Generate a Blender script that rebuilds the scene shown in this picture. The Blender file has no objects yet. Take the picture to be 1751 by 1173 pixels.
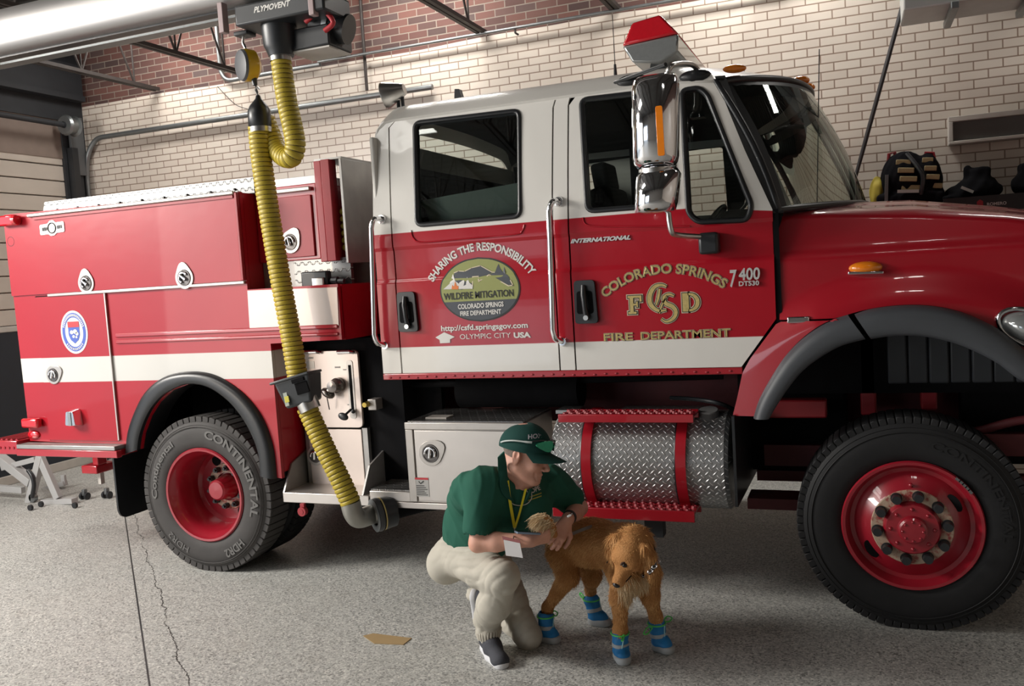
import bpy, bmesh, math, random
import numpy as np
from mathutils import Vector, Matrix
from mathutils.geometry import tessellate_polygon
PI = math.pi
SC = bpy.context.scene
COL = SC.collection
random.seed(4)
RNG = np.random.default_rng(4)

# ------------------------------------------------------------------ camera
FPX, YAW, PITCH, ROLL = 1500.0, 0.377, -0.0781, -0.0625
EYE = np.array([4.118, -4.604, 1.878])
_cy, _sy = math.cos(YAW), math.sin(YAW)
FWD = np.array([-_sy * math.cos(PITCH), _cy * math.cos(PITCH), math.sin(PITCH)])
_r0 = np.array([_cy, _sy, 0.0]); _u0 = np.cross(_r0, FWD)
RGT = _r0 * math.cos(ROLL) + _u0 * math.sin(ROLL)
UPV = -_r0 * math.sin(ROLL) + _u0 * math.cos(ROLL)
cd = bpy.data.cameras.new('camera'); cam = bpy.data.objects.new('camera', cd); COL.objects.link(cam)
cd.sensor_width = 36; cd.sensor_fit = 'HORIZONTAL'; cd.lens = FPX * 36 / 1751; cd.clip_end = 100
mw = Matrix.Identity(4)
for i in range(3):
    mw[i][0], mw[i][1], mw[i][2], mw[i][3] = RGT[i], UPV[i], -FWD[i], EYE[i]
cam.matrix_world = mw
SC.camera = cam

# ------------------------------------------------------------------ world, light, exposure
SC.view_settings.view_transform = 'Standard'; SC.view_settings.look = 'None'
SC.view_settings.gamma = 1.0; SC.view_settings.use_curve_mapping = False
SC.view_settings.exposure = 0.14
w = bpy.data.worlds.new('daylight'); SC.world = w; w.use_nodes = True
bgn = w.node_tree.nodes['Background']; bgn.inputs['Color'].default_value = (.78, .88, 1, 1); bgn.inputs['Strength'].default_value = 1.5

def area(name, loc, target, sx, sy, power, col, spread=180):
    l = bpy.data.lights.new(name, 'AREA'); l.shape = 'RECTANGLE'; l.size = sx; l.size_y = sy; l.energy = power; l.color = col
    l.spread = math.radians(spread)
    o = bpy.data.objects.new(name, l); COL.objects.link(o); o.location = loc
    d = Vector(target) - Vector(loc); o.rotation_euler = d.to_track_quat('-Z', 'Y').to_euler(); return o
# daylight entering by the open bay doors (left wall of the camera's bay, and the street side behind the camera)
area('bay_door_daylight', (-4.05, -6.7, 1.9), (3, -2.6, 1.2), 3.6, 3.4, 130, (1, .93, .85))
area('bay_key_light', (-4.05, -2.9, 3.85), (2.4, -.8, .8), 2.2, 1.2, 480, (1, .95, .88))  # added key lamp, set above the opening to stay out of paint reflections
area('street_door_daylight', (-2.3, -10.6, 1.5), (1.5, 0, 1.4), 2.2, 2.4, 20, (.90, .95, 1))
# ceiling tube lamps, plus one wide added key lamp on the camera's side
for lx, ly, sx_, sy_, pw in ((-2.4, 2.6, 1.25, .3, 50), (.4, 2.6, 1.25, .3, 60), (3.4, 2.6, 1.25, .3, 58), (6.0, 2.4, 1.25, .3, 24), (-1.6, -3.6, 2.4, 1.2, 110), (5.0, -2.6, .6, .15, 6)):
    area('ceiling_tube_and_key', (lx, ly, 4.9), (lx, ly, 0), sx_, sy_, pw, (1, .96, .9))
# added warm spot inside the room that brightens the pump bay; no sun enters
sp = bpy.data.lights.new('pump_bay_spot', 'SPOT'); sp.energy = 330; sp.color = (1, .82, .62); sp.spot_size = math.radians(11); sp.spot_blend = .55; sp.shadow_soft_size = .12
spo = bpy.data.objects.new('pump_bay_spot', sp); COL.objects.link(spo); spo.location = (-3.4, -7.6, 2.6)
spo.rotation_euler = (Vector((1.0, .1, 1.45)) - spo.location).to_track_quat('-Z', 'Y').to_euler()

# ------------------------------------------------------------------ picture <-> place
def ray(px, py):
    return FWD + (px - 875.5) / FPX * RGT - (py - 586.5) / FPX * UPV
def at(px, py, y=0.0):
    d = ray(px, py); return EYE + d * ((y - EYE[1]) / d[1])
def az(px, py, z=0.0):
    d = ray(px, py); return EYE + d * ((z - EYE[2]) / d[2])
def ax(px, py, x):
    d = ray(px, py); return EYE + d * ((x - EYE[0]) / d[0])
def aon(px, py, yf):
    y = 0.0
    for _ in range(8):
        P = at(px, py, y); y = yf(P[0], P[2])
    return at(px, py, y)

# ------------------------------------------------------------------ objects
def link(o, parent=None):
    COL.objects.link(o)
    if parent is not None:
        o.parent = parent
        if parent.type == 'EMPTY': o.matrix_parent_inverse = Matrix.Translation(-parent.location)
    return o
def tag(o, label=None, cat=None, group=None, kind=None):
    for k, v in (('label', label), ('category', cat), ('group', group), ('kind', kind)):
        if v: o[k] = v
    return o
def thing(name, loc, label, cat, group=None):
    o = bpy.data.objects.new(name, None); o.location = loc; o.empty_display_size = .1
    COL.objects.link(o); return tag(o, label, cat, group)
def copy_tree(o, d, parent=None):
    c = o.copy(); COL.objects.link(c)
    if parent is None: c.location = Vector(o.location) + Vector(d)
    else: c.parent = parent
    for ch in [x for x in bpy.data.objects if x.parent == o and x is not c]: copy_tree(ch, d, c)
    return c

def norm(v):
    v = np.asarray(v, float); n = np.linalg.norm(v); return v / n if n > 1e-12 else v
def frame(d):
    d = norm(d); a = np.array([0, 0, 1.0]) if abs(d[2]) < .9 else np.array([1.0, 0, 0])
    u = norm(np.cross(a, d)); return u, np.cross(d, u)
class MB:
    def __init__(s): s.v = []; s.f = []
    def add(s, vs, fs):
        o = len(s.v); s.v += [tuple(map(float, p)) for p in vs]; s.f += [tuple(i + o for i in f) for f in fs]; return s
    def box(s, lo, hi):
        (a, b, c), (d, e, g) = lo, hi
        return s.add([(a, b, c), (d, b, c), (d, e, c), (a, e, c), (a, b, g), (d, b, g), (d, e, g), (a, e, g)],
                     [(0, 3, 2, 1), (4, 5, 6, 7), (0, 1, 5, 4), (1, 2, 6, 5), (2, 3, 7, 6), (3, 0, 4, 7)])
    def cbox(s, c, h, R=None):
        R = np.eye(3) if R is None else np.asarray(R); c = np.asarray(c, float)
        P = [c + R @ (np.array([x, y, z]) * h) for z in (-1, 1) for x, y in ((-1, -1), (1, -1), (1, 1), (-1, 1))]
        return s.add(P, [(0, 3, 2, 1), (4, 5, 6, 7), (0, 1, 5, 4), (1, 2, 6, 5), (2, 3, 7, 6), (3, 0, 4, 7)])
    def bar(s, a, b, w, h, up=(0, 0, 1)):
        a = np.asarray(a, float); b = np.asarray(b, float); d = norm(b - a); u = norm(np.cross(up, d)); 
        if np.linalg.norm(u) < .5: u = np.array([1.0, 0, 0])
        v = np.cross(d, u); R = np.stack([d, u, v], 1)
        return s.cbox((a + b) / 2, np.array([np.linalg.norm(b - a) / 2, w / 2, h / 2]), R)
    def cone(s, a, b, ra, rb, n=16, caps=True):
        a = np.asarray(a, float); b = np.asarray(b, float); u, v = frame(b - a)
        ring = [(math.cos(2 * PI * i / n), math.sin(2 * PI * i / n)) for i in range(n)]
        P = [a + ra * (c * u + q * v) for c, q in ring] + [b + rb * (c * u + q * v) for c, q in ring]
        F = [(i, (i + 1) % n, n + (i + 1) % n, n + i) for i in range(n)]
        if caps: F += [tuple(range(n - 1, -1, -1)), tuple(range(n, 2 * n))]
        return s.add(P, F)
    def tube(s, path, r, n=10, caps=True, closed=False):
        P = [np.asarray(p, float) for p in path]; m = len(P); rs = [r] * m if np.isscalar(r) else list(r)
        V = []; u = None
        for i in range(m):
            d = (P[(i + 1) % m] - P[i - 1]) if closed else (P[min(i + 1, m - 1)] - P[max(i - 1, 0)])
            d = norm(d)
            if u is None: u, v = frame(d)
            else:
                u = norm(u - d * np.dot(u, d)); v = np.cross(d, u)
            for k in range(n):
                t = 2 * PI * k / n; V.append(P[i] + rs[i] * (math.cos(t) * u + math.sin(t) * v))
        F = []
        for i in range(m if closed else m - 1):
            j = (i + 1) % m
            for k in range(n): F.append((i * n + k, i * n + (k + 1) % n, j * n + (k + 1) % n, j * n + k))
        if caps and not closed: F += [tuple(range(n - 1, -1, -1)), tuple(range((m - 1) * n, m * n))]
        return s.add(V, F)
    def lathe(s, prof, c, axis=(0, 1, 0), n=48, u0=None):
        # prof: list of (distance along axis, radius)
        c = np.asarray(c, float); ax_ = norm(axis)
        u, v = frame(ax_)
        V = []
        for h, r in prof:
            for k in range(n):
                t = 2 * PI * k / n; V.append(c + ax_ * h + r * (math.cos(t) * u + math.sin(t) * v))
        F = [(i * n + k, i * n + (k + 1) % n, (i + 1) * n + (k + 1) % n, (i + 1) * n + k) for i in range(len(prof) - 1) for k in range(n)]
        return s.add(V, F)
    def ell(s, c, r, R=None, n=16, m=10):
        R = np.eye(3) if R is None else np.asarray(R); c = np.asarray(c, float); r = np.asarray(r, float)
        V = [c + R @ (r * np.array([0, 0, 1]))]
        for j in range(1, m):
            th = PI * j / m
            for k in range(n):
                t = 2 * PI * k / n; V.append(c + R @ (r * np.array([math.sin(th) * math.cos(t), math.sin(th) * math.sin(t), math.cos(th)])))
        V.append(c + R @ (r * np.array([0, 0, -1])))
        F = [(0, 1 + k, 1 + (k + 1) % n) for k in range(n)]
        for j in range(m - 2):
            for k in range(n):
                a = 1 + j * n; F.append((a + k, a + n + k, a + n + (k + 1) % n, a + (k + 1) % n))
        e = 1 + (m - 2) * n; L = len(V) - 1
        F += [(e + k, L, e + (k + 1) % n) for k in range(n)]
        return s.add(V, F)
    def grid(s, G, closed_u=False):
        G = np.asarray(G, float); a, b = G.shape[:2]
        F = [(i * b + j, i * b + j + 1, ((i + 1) % a) * b + j + 1, ((i + 1) % a) * b + j) for i in range(a if closed_u else a - 1) for j in range(b - 1)]
        return s.add(G.reshape(-1, 3), F)
    def prism(s, poly, fn, t0, t1):
        # poly in 2D, fn(a, b, t) -> 3D point, extruded from t0 to t1
        n = len(poly); V = [fn(a, b, t0) for a, b in poly] + [fn(a, b, t1) for a, b in poly]
        tri = tessellate_polygon([[Vector((a, b, 0)) for a, b in poly]])
        F = [tuple(t) for t in tri] + [tuple(n + i for i in reversed(t)) for t in tri] + [(i, (i + 1) % n, n + (i + 1) % n, n + i) for i in range(n)]
        return s.add(V, F)
    def build(s, name, mat, parent=None, angle=35, bevel=0, seg=2, solid=0, off=-1, sub=0, fixn=True):
        me = bpy.data.meshes.new(name); me.from_pydata(s.v, [], s.f)
        if fixn:
            bm = bmesh.new(); bm.from_mesh(me); bmesh.ops.recalc_face_normals(bm, faces=bm.faces); bm.to_mesh(me); bm.free()
        me.polygons.foreach_set('use_smooth', [angle > 0] * len(me.polygons))
        if 0 < angle < 180: me.set_sharp_from_angle(angle=math.radians(angle))
        me.materials.append(mat); me.update()
        o = bpy.data.objects.new(name, me); link(o, parent)
        if solid:
            md = o.modifiers.new('solid', 'SOLIDIFY'); md.thickness = solid; md.offset = off
            md = o.modifiers.new('split', 'EDGE_SPLIT'); md.split_angle = math.radians(60 if angle >= 60 else 30)
        if bevel:
            md = o.modifiers.new('bevel', 'BEVEL'); md.width = bevel; md.segments = seg; md.limit_method = 'ANGLE'; md.angle_limit = .6; md.harden_normals = False
        if sub:
            md = o.modifiers.new('sub', 'SUBSURF'); md.levels = sub; md.render_levels = sub
        return o
def spline(P, n=12, closed=False):
    P = [np.asarray(p, float) for p in P]; m = len(P); out = []
    for i in range(m if closed else m - 1):
        p0, p1, p2, p3 = (P[(i - 1) % m], P[i], P[(i + 1) % m], P[(i + 2) % m]) if closed else (P[max(i - 1, 0)], P[i], P[i + 1], P[min(i + 2, m - 1)])
        for k in range(n):
            t = k / n
            out.append(.5 * (2 * p1 + (p2 - p0) * t + (2 * p0 - 5 * p1 + 4 * p2 - p3) * t * t + (3 * p1 - p0 - 3 * p2 + p3) * t ** 3))
    if not closed: out.append(P[-1])
    return out
def resample(P, d):
    P = np.asarray(P); L = np.r_[0, np.cumsum(np.linalg.norm(np.diff(P, axis=0), axis=1))]; n = max(2, int(L[-1] / d))
    s = np.linspace(0, L[-1], n); return np.stack([np.interp(s, L, P[:, i]) for i in range(P.shape[1])], 1)
def rounded(poly, r, n=5):
    out = []; m = len(poly); rs = [r] * m if np.isscalar(r) else r
    for i in range(m):
        p = np.asarray(poly[i], float); a = np.asarray(poly[i - 1], float); b = np.asarray(poly[(i + 1) % m], float)
        da, db = a - p, b - p; la, lb = np.linalg.norm(da), np.linalg.norm(db); q = min(rs[i], .45 * la, .45 * lb)
        if q < 1e-5: out.append(tuple(p)); continue
        p0, p1 = p + da / la * q, p + db / lb * q
        for k in range(n + 1):
            t = k / n; out.append(tuple((1 - t) ** 2 * p0 + 2 * t * (1 - t) * p + t * t * p1))
    return out
def offset_poly(poly, d):
    P = np.asarray(poly, float); A = .5 * sum(P[i - 1][0] * P[i][1] - P[i][0] * P[i - 1][1] for i in range(len(P))); sg = 1 if A > 0 else -1
    out = []
    for i in range(len(P)):
        t = norm(P[(i + 1) % len(P)] - P[i - 1]); out.append(tuple(P[i] + sg * d * np.array([t[1], -t[0]])))
    return out
def panel(name, outline, holes, mat, parent, yf=lambda x, z: 0.0, thick=.025, cuts=(), xcuts=(), angle=20, bevel=0):
    # flat sheet in (x, z) with holes, bent to y = yf(x, z), given a thickness inward (+y)
    rings = [outline] + list(holes)
    bm = bmesh.new(); vs = [bm.verts.new((a, 0, b)) for r in rings for a, b in r]
    for t in tessellate_polygon([[Vector((a, b, 0)) for a, b in r] for r in rings]):
        try: bm.faces.new([vs[i] for i in t])
        except ValueError: pass
    for z in cuts: bmesh.ops.bisect_plane(bm, geom=bm.verts[:] + bm.edges[:] + bm.faces[:], plane_co=(0, 0, z), plane_no=(0, 0, 1))
    for x in xcuts: bmesh.ops.bisect_plane(bm, geom=bm.verts[:] + bm.edges[:] + bm.faces[:], plane_co=(x, 0, 0), plane_no=(1, 0, 0))
    bmesh.ops.recalc_face_normals(bm, faces=bm.faces)
    for f in bm.faces:
        if f.normal.y > 0: f.normal_flip()
    for v in bm.verts: v.co.y = yf(v.co.x, v.co.z)
    me = bpy.data.meshes.new(name); bm.to_mesh(me); bm.free()
    me.polygons.foreach_set('use_smooth', [True] * len(me.polygons)); me.set_sharp_from_angle(angle=math.radians(angle)); me.materials.append(mat)
    o = bpy.data.objects.new(name, me); link(o, parent)
    md = o.modifiers.new('solid', 'SOLIDIFY'); md.thickness = thick; md.offset = -1
    md = o.modifiers.new('split', 'EDGE_SPLIT'); md.split_angle = math.radians(30)
    if bevel:
        md = o.modifiers.new('bevel', 'BEVEL'); md.width = bevel; md.segments = 2; md.limit_method = 'ANGLE'; md.angle_limit = .7
    return o

# ------------------------------------------------------------------ lettering
def glyphs(txt, bold=0.0, shear=0.0, space=1.0):
    cu = bpy.data.curves.new('lettering', 'FONT'); cu.body = txt; cu.size = 1; cu.offset = bold; cu.shear = shear; cu.space_character = space; cu.resolution_u = 3
    o = bpy.data.objects.new('lettering', cu); COL.objects.link(o)
    dg = bpy.context.evaluated_depsgraph_get(); me = bpy.data.meshes.new_from_object(o.evaluated_get(dg))
    V = np.array([v.co[:2] for v in me.vertices]); F = [tuple(p.vertices) for p in me.polygons]
    bpy.data.objects.remove(o); bpy.data.curves.remove(cu); bpy.data.meshes.remove(me)
    return V, F
def letters(mb, txt, fn, width=None, height=None, bold=0.0, shear=0.0, space=1.0, align='L'):
    """fn(u, v) -> 3D; the text is scaled to width (and height, capital letters)"""
    V, F = glyphs(txt, bold, shear, space)
    x0, x1 = V[:, 0].min(), V[:, 0].max(); cap = .729
    s = width / (x1 - x0) if width else height / cap
    sv = height / cap if height else s
    u = (V[:, 0] - x0) * s; v = V[:, 1] * sv
    if align == 'C': u = u - (x1 - x0) * s / 2
    return mb.add([fn(a, b) for a, b in zip(u, v)], F)

# ------------------------------------------------------------------ materials
class NT:
    def __init__(s, name):
        s.m = bpy.data.materials.new(name); s.m.use_nodes = True; s.t = s.m.node_tree; s.t.nodes.clear(); s.L = s.t.links
    def n(s, ty, **kw):
        nd = s.t.nodes.new(ty)
        for k, v in kw.items():
            if k[0] == 'i' and k[1:].isdigit(): s.set(nd.inputs[int(k[1:])], v)
            elif hasattr(nd, k) and k not in ('Color', 'Scale'): setattr(nd, k, v)
            else: s.set(nd.inputs[k.replace('_', ' ')], v)
        return nd
    def set(s, sock, v):
        if hasattr(v, 'is_output') or isinstance(v, bpy.types.NodeSocket): s.L.new(v, sock)
        else:
            if isinstance(v, (tuple, list)) and len(v) == 3 and sock.type == 'RGBA': v = (*v, 1)
            sock.default_value = v
    def math(s, op, a, b=0.0, c=0.0, clamp=False):
        nd = s.n('ShaderNodeMath', operation=op, use_clamp=clamp, i0=a, i1=b)
        if op in ('MULTIPLY_ADD', 'SMOOTH_MIN', 'COMPARE'): s.set(nd.inputs[2], c)
        return nd.outputs[0]
    def mix(s, f, a, b):
        nd = s.n('ShaderNodeMix', data_type='RGBA'); s.set(nd.inputs[0], f); s.set(nd.inputs[6], a); s.set(nd.inputs[7], b); return nd.outputs[2]
    def step(s, x, edge, w=.002):  # 0 below edge, 1 above
        nd = s.n('ShaderNodeMapRange', i0=x, i1=edge - w, i2=edge + w); return nd.outputs[0]
    def ramp(s, x, stops):
        nd = s.n('ShaderNodeValToRGB', i0=x); e = nd.color_ramp.elements
        for i, (p, c) in enumerate(stops):
            q = e[i] if i < 2 else e.new(p); q.position = p; q.color = (*c, 1)
        return nd.outputs[0]
    def noise(s, scale, detail=3, vec=None, rough=.5):
        nd = s.n('ShaderNodeTexNoise', Scale=scale, Detail=detail, Roughness=rough) if 0 else s.t.nodes.new('ShaderNodeTexNoise')
        nd.inputs['Scale'].default_value = scale; nd.inputs['Detail'].default_value = detail; nd.inputs['Roughness'].default_value = rough
        s.set(nd.inputs['Vector'], vec if vec is not None else s.obj()); return nd.outputs[0]
    def obj(s):
        return s.t.nodes.new('ShaderNodeTexCoord').outputs['Object']
    def xyz(s, v=None):
        nd = s.n('ShaderNodeSeparateXYZ', i0=v if v is not None else s.obj()); return nd.outputs
    def bump(s, h, strength=.3, dist=.01):
        nd = s.t.nodes.new('ShaderNodeBump'); nd.inputs['Strength'].default_value = strength; nd.inputs['Distance'].default_value = dist; s.set(nd.inputs['Height'], h); return nd.outputs[0]
    def out(s, col, rough=.5, metal=0.0, coat=0.0, normal=None, spec=.5, **kw):
        p = s.t.nodes.new('ShaderNodeBsdfPrincipled')
        s.set(p.inputs['Base Color'], col); s.set(p.inputs['Roughness'], rough); s.set(p.inputs['Metallic'], metal); s.set(p.inputs['Coat Weight'], coat)
        p.inputs['Coat Roughness'].default_value = .04; p.inputs['Specular IOR Level'].default_value = spec
        for k, v in kw.items(): s.set(p.inputs[k.replace('_', ' ')], v)
        if normal is not None: s.set(p.inputs['Normal'], normal)
        o = s.t.nodes.new('ShaderNodeOutputMaterial'); s.L.new(p.outputs[0], o.inputs[0]); s.p = p
        return s.m
def sc(c, k): return tuple(min(1, x * k) for x in c)
def simple(name, col, rough=.5, metal=0.0, coat=0.0, var=.12, scale=9, bump=0, bscale=60, spec=.5, **kw):
    t = NT(name); nz = t.noise(scale, 4)
    c = t.mix(nz, sc(col, 1 - var), sc(col, 1 + var))
    nm = t.bump(t.noise(bscale, 3), bump, .004) if bump else None
    return t.out(c, rough, metal, coat, nm, spec, **kw)
RED = (.36, .006, .016); WHITE = (.70, .68, .64)
M = {}
M['red'] = simple('red_paint', RED, .32, 0, .9, .06, 3)
M['red_dull'] = simple('red_dull_paint', (.30, .012, .02), .5, 0, .2, .25, 6)
M['red_frame'] = simple('red_chassis_paint', (.10, .012, .016), .6, 0, 0, .4, 7)
M['white'] = simple('white_paint', WHITE, .35, 0, .6, .03, 3)
M['black'] = simple('black_rubber', (.012, .013, .015), .36, bump=.08)
M['plastic'] = simple('black_plastic', (.018, .02, .023), .38)
M['flare'] = simple('grey_flare_rubber', (.055, .06, .068), .5, bump=.1, bscale=200)
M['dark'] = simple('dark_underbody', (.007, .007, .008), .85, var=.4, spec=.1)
M['chrome'] = simple('chrome', (.82, .82, .84), .07, 1.0, var=.02)
M['badge'] = simple('silver_badge', (.62, .61, .60), .35, .35, var=.05)
M['steel'] = simple('brushed_steel', (.55, .54, .52), .3, 1.0, var=.08, scale=20)
M['galv'] = simple('galvanised_steel', (.24, .255, .26), .42, .85, var=.15, scale=14)
M['amber'] = simple('amber_lens', (.80, .22, .01), .15, 0, .8, .1, 40)
M['redlens'] = simple('red_lens', (.55, .01, .02), .12, 0, 1, .1, 60)
M['clearlens'] = simple('clear_lens', (.33, .345, .345), .10, .45, .8, .12, 50)
M['textwhite'] = simple('white_vinyl', (.66, .64, .61), .5, var=.03)
M['textblack'] = simple('black_vinyl', (.015, .016, .015), .5)
M['gold'] = simple('gold_leaf', (.50, .39, .15), .4, .2, var=.35, scale=90)
M['goldedge'] = simple('pale_gold_edge', (.60, .52, .37), .5, .1, var=.1)
def glass(name, tint, gl=.09):
    t = NT(name); tr = t.n('ShaderNodeBsdfTransparent'); t.set(tr.inputs[0], tint)
    g = t.t.nodes.new('ShaderNodeBsdfGlossy'); g.inputs['Roughness'].default_value = .02; g.inputs[0].default_value = (.9, .95, .92, 1)
    lw = t.t.nodes.new('ShaderNodeFresnel'); lw.inputs[0].default_value = 1.5
    f = t.math('ADD', lw.outputs[0], gl, clamp=True)
    mx = t.n('ShaderNodeMixShader', i0=f, i1=tr.outputs[0], i2=g.outputs[0]); o = t.t.nodes.new('ShaderNodeOutputMaterial'); t.L.new(mx.outputs[0], o.inputs[0]); return t.m
M['glass'] = glass('tinted_glass', (.62, .70, .66), .03); M['windscreen'] = glass('windscreen_glass', (.62, .70, .62), .06)
# aluminium panels
def alu():
    t = NT('satin_aluminium'); nz = t.noise(5, 5); c = t.mix(nz, (.50, .465, .435), (.62, .58, .545))
    r = t.n('ShaderNodeMapRange', i0=t.noise(11, 4), i3=.28, i4=.5).outputs[0]
    return t.out(c, r, .75)
M['alu'] = alu()
M['aludark'] = simple('weathered_aluminium', (.34, .33, .32), .42, .7, var=.25, scale=8)
def checker(name, col, sx=14.0, swap='xz', rough=.3):
    # raised bars alternating +45 / -45 degrees, in the plane named by swap
    t = NT(name); o = t.xyz(); ix = {'x': 0, 'y': 1, 'z': 2}
    u = o[ix[swap[0]]]; v = o[ix[swap[1]]]
    hs = []
    for sgn, off in ((1, 0.0), (-1, .5)):
        uu = t.math('ADD', t.math('MULTIPLY', u, sx), off); vv = t.math('MULTIPLY', v, sx * 1.0)
        row = t.math('FLOOR', vv); uu = t.math('ADD', uu, t.math('MULTIPLY', t.math('MODULO', row, 2.0), .5))
        fu = t.math('SUBTRACT', t.math('FRACT', uu), .5); fv = t.math('SUBTRACT', t.math('FRACT', vv), .5)
        a = t.math('MULTIPLY', t.math('ADD', fu, t.math('MULTIPLY', fv, sgn)), .7071); b = t.math('MULTIPLY', t.math('SUBTRACT', fu, t.math('MULTIPLY', fv, sgn)), .7071)
        d = t.math('ADD', t.math('POWER', t.math('DIVIDE', a, .27), 2.0), t.math('POWER', t.math('DIVIDE', b, .075), 2.0))
        hs.append(t.n('ShaderNodeMapRange', i0=d, i1=1.3, i2=.3).outputs[0])
    h = t.math('MAXIMUM', hs[0], hs[1])
    nm = t.bump(h, .9, .006)
    c = t.mix(h, sc(col, .82), sc(col, 1.15))
    return t.out(c, rough, .9, 0, nm)
M['plate_xz'] = checker('diamond_plate_upright', (.25, .25, .245), 18)
M['plate_xy'] = checker('diamond_plate_flat', (.42, .415, .41), 18, 'xy')
M['redplate'] = simple('red_grip_strut', (.28, .012, .022), .55, 0, 0, .2, 30)
# ------------------------------------------------------------------ smooth solid shapes (distance field meshed by surface nets)
def C(a, b, ra, rb=None, k=.02, op='+'): return ('c', np.asarray(a, float), np.asarray(b, float), ra, ra if rb is None else rb, k, op)
def EL(c, r, k=.02, R=None, op='+'): return ('e', np.asarray(c, float), np.asarray(r, float), np.eye(3) if R is None else np.asarray(R, float), 0, k, op)
def BX(c, h, rr=.01, k=.01, R=None, op='+'): return ('b', np.asarray(c, float), np.asarray(h, float), np.eye(3) if R is None else np.asarray(R, float), rr, k, op)
def CH(pts, rs, k=.02):
    return [C(pts[i], pts[i + 1], rs[i], rs[i + 1], k) for i in range(len(pts) - 1)]
def rot(ax_, deg):
    return np.array(Matrix.Rotation(math.radians(deg), 3, ax_))
def basis(fwd, up=(0, 0, 1)):
    """columns: forward, left, up"""
    f = norm(fwd); l = norm(np.cross(up, f)); return np.stack([f, l, np.cross(f, l)], 1)
def _dist(p, X):
    if p[0] == 'c':
        a, b, ra, rb = p[1:5]; ba = b - a; l2 = max(ba @ ba, 1e-12); pa = X - a
        h = np.clip((pa @ ba) / l2, 0, 1)
        return np.sqrt(((pa - h[..., None] * ba) ** 2).sum(-1)) - (ra + (rb - ra) * h)
    if p[0] == 'e':
        q = (X - p[1]) @ p[3]; r = p[2]; k0 = np.sqrt(((q / r) ** 2).sum(-1)); k1 = np.sqrt(((q / (r * r)) ** 2).sum(-1)) + 1e-9
        return k0 * (k0 - 1) / k1
    q = np.abs((X - p[1]) @ p[3]) - (p[2] - p[4]); return np.sqrt((np.maximum(q, 0) ** 2).sum(-1)) + np.minimum(q.max(-1), 0) - p[4]
def _bb(p):
    if p[0] == 'c':
        r = max(p[3], p[4]); return np.minimum(p[1], p[2]) - r, np.maximum(p[1], p[2]) + r
    e = np.abs(p[3]) @ p[2]; return p[1] - e, p[1] + e
def sdf_mesh(prims, vox, disp=None):
    flat = []
    for p in prims: flat += p if isinstance(p, list) else [p]
    pos = [p for p in flat if p[6] == '+']
    lo = np.min([_bb(p)[0] for p in pos], 0) - 3 * vox - .01; hi = np.max([_bb(p)[1] for p in pos], 0) + 3 * vox + .01
    n = np.ceil((hi - lo) / vox).astype(int) + 1
    F = np.full(n, 1.0, np.float32)
    for p in flat:
        k = p[5]; a, b = _bb(p); m = k + 3 * vox
        i0 = np.clip(np.floor((a - m - lo) / vox).astype(int), 0, n - 1); i1 = np.clip(np.ceil((b + m - lo) / vox).astype(int) + 1, 1, n)
        G = np.stack(np.meshgrid(*[lo[q] + vox * np.arange(i0[q], i1[q]) for q in range(3)], indexing='ij'), -1)
        d = _dist(p, G); S = F[i0[0]:i1[0], i0[1]:i1[1], i0[2]:i1[2]]
        if p[6] == '+':
            h = np.maximum(k - np.abs(S - d), 0) / max(k, 1e-6); S[...] = np.minimum(S, d) - h * h * k * .25
        else:
            h = np.maximum(k - np.abs(S + d), 0) / max(k, 1e-6); S[...] = np.maximum(S, -d) + h * h * k * .25
    if disp is not None:
        near = np.abs(F) < 4 * vox; idx = np.argwhere(near); F[near] -= disp(lo + vox * idx).astype(np.float32)
    ins = F < 0
    c = np.zeros(n - 1, np.int8)
    for q in range(8): c += ins[q & 1:n[0] - 1 + (q & 1), (q >> 1) & 1:n[1] - 1 + ((q >> 1) & 1), (q >> 2) & 1:n[2] - 1 + ((q >> 2) & 1)]
    cells = np.argwhere((c > 0) & (c < 8)); ids = np.full(n - 1, -1, np.int64); ids[tuple(cells.T)] = np.arange(len(cells))
    acc = np.zeros((len(cells), 3)); cnt = np.zeros(len(cells))
    cor = [np.array([q & 1, (q >> 1) & 1, (q >> 2) & 1]) for q in range(8)]
    val = [F[tuple((cells + cc).T)] for cc in cor]
    for i in range(8):
        for j in range(i + 1, 8):
            if bin(i ^ j).count('1') != 1: continue
            a, b = val[i], val[j]; mk = (a < 0) != (b < 0); t = np.where(mk, a / np.where(mk, a - b, 1), 0)
            acc += np.where(mk[:, None], cor[i] + t[:, None] * (cor[j] - cor[i]), 0); cnt += mk
    V = lo + vox * (cells + acc / cnt[:, None])
    Q = []
    for axn in range(3):
        u, v = (axn + 1) % 3, (axn + 2) % 3
        sl0 = [slice(1, None)] * 3; sl0[axn] = slice(None)
        A = ins.copy(); s0 = [slice(None)] * 3; s1 = [slice(None)] * 3; s0[axn] = slice(0, -1); s1[axn] = slice(1, None)
        D = ins[tuple(s0)].astype(np.int8) - ins[tuple(s1)].astype(np.int8)
        E = np.argwhere(D != 0); E = E[(E[:, u] > 0) & (E[:, v] > 0) & (E[:, u] < n[u] - 1) & (E[:, v] < n[v] - 1)]
        sg = D[tuple(E.T)]
        def cid(du, dv):
            e = E.copy(); e[:, u] -= du; e[:, v] -= dv; return ids[tuple(e.T)]
        q = np.stack([cid(1, 1), cid(0, 1), cid(0, 0), cid(1, 0)], 1); q[sg < 0] = q[sg < 0][:, ::-1]; Q.append(q)
    Q = np.concatenate(Q); Q = Q[(Q >= 0).all(1)]
    return V, Q
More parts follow.
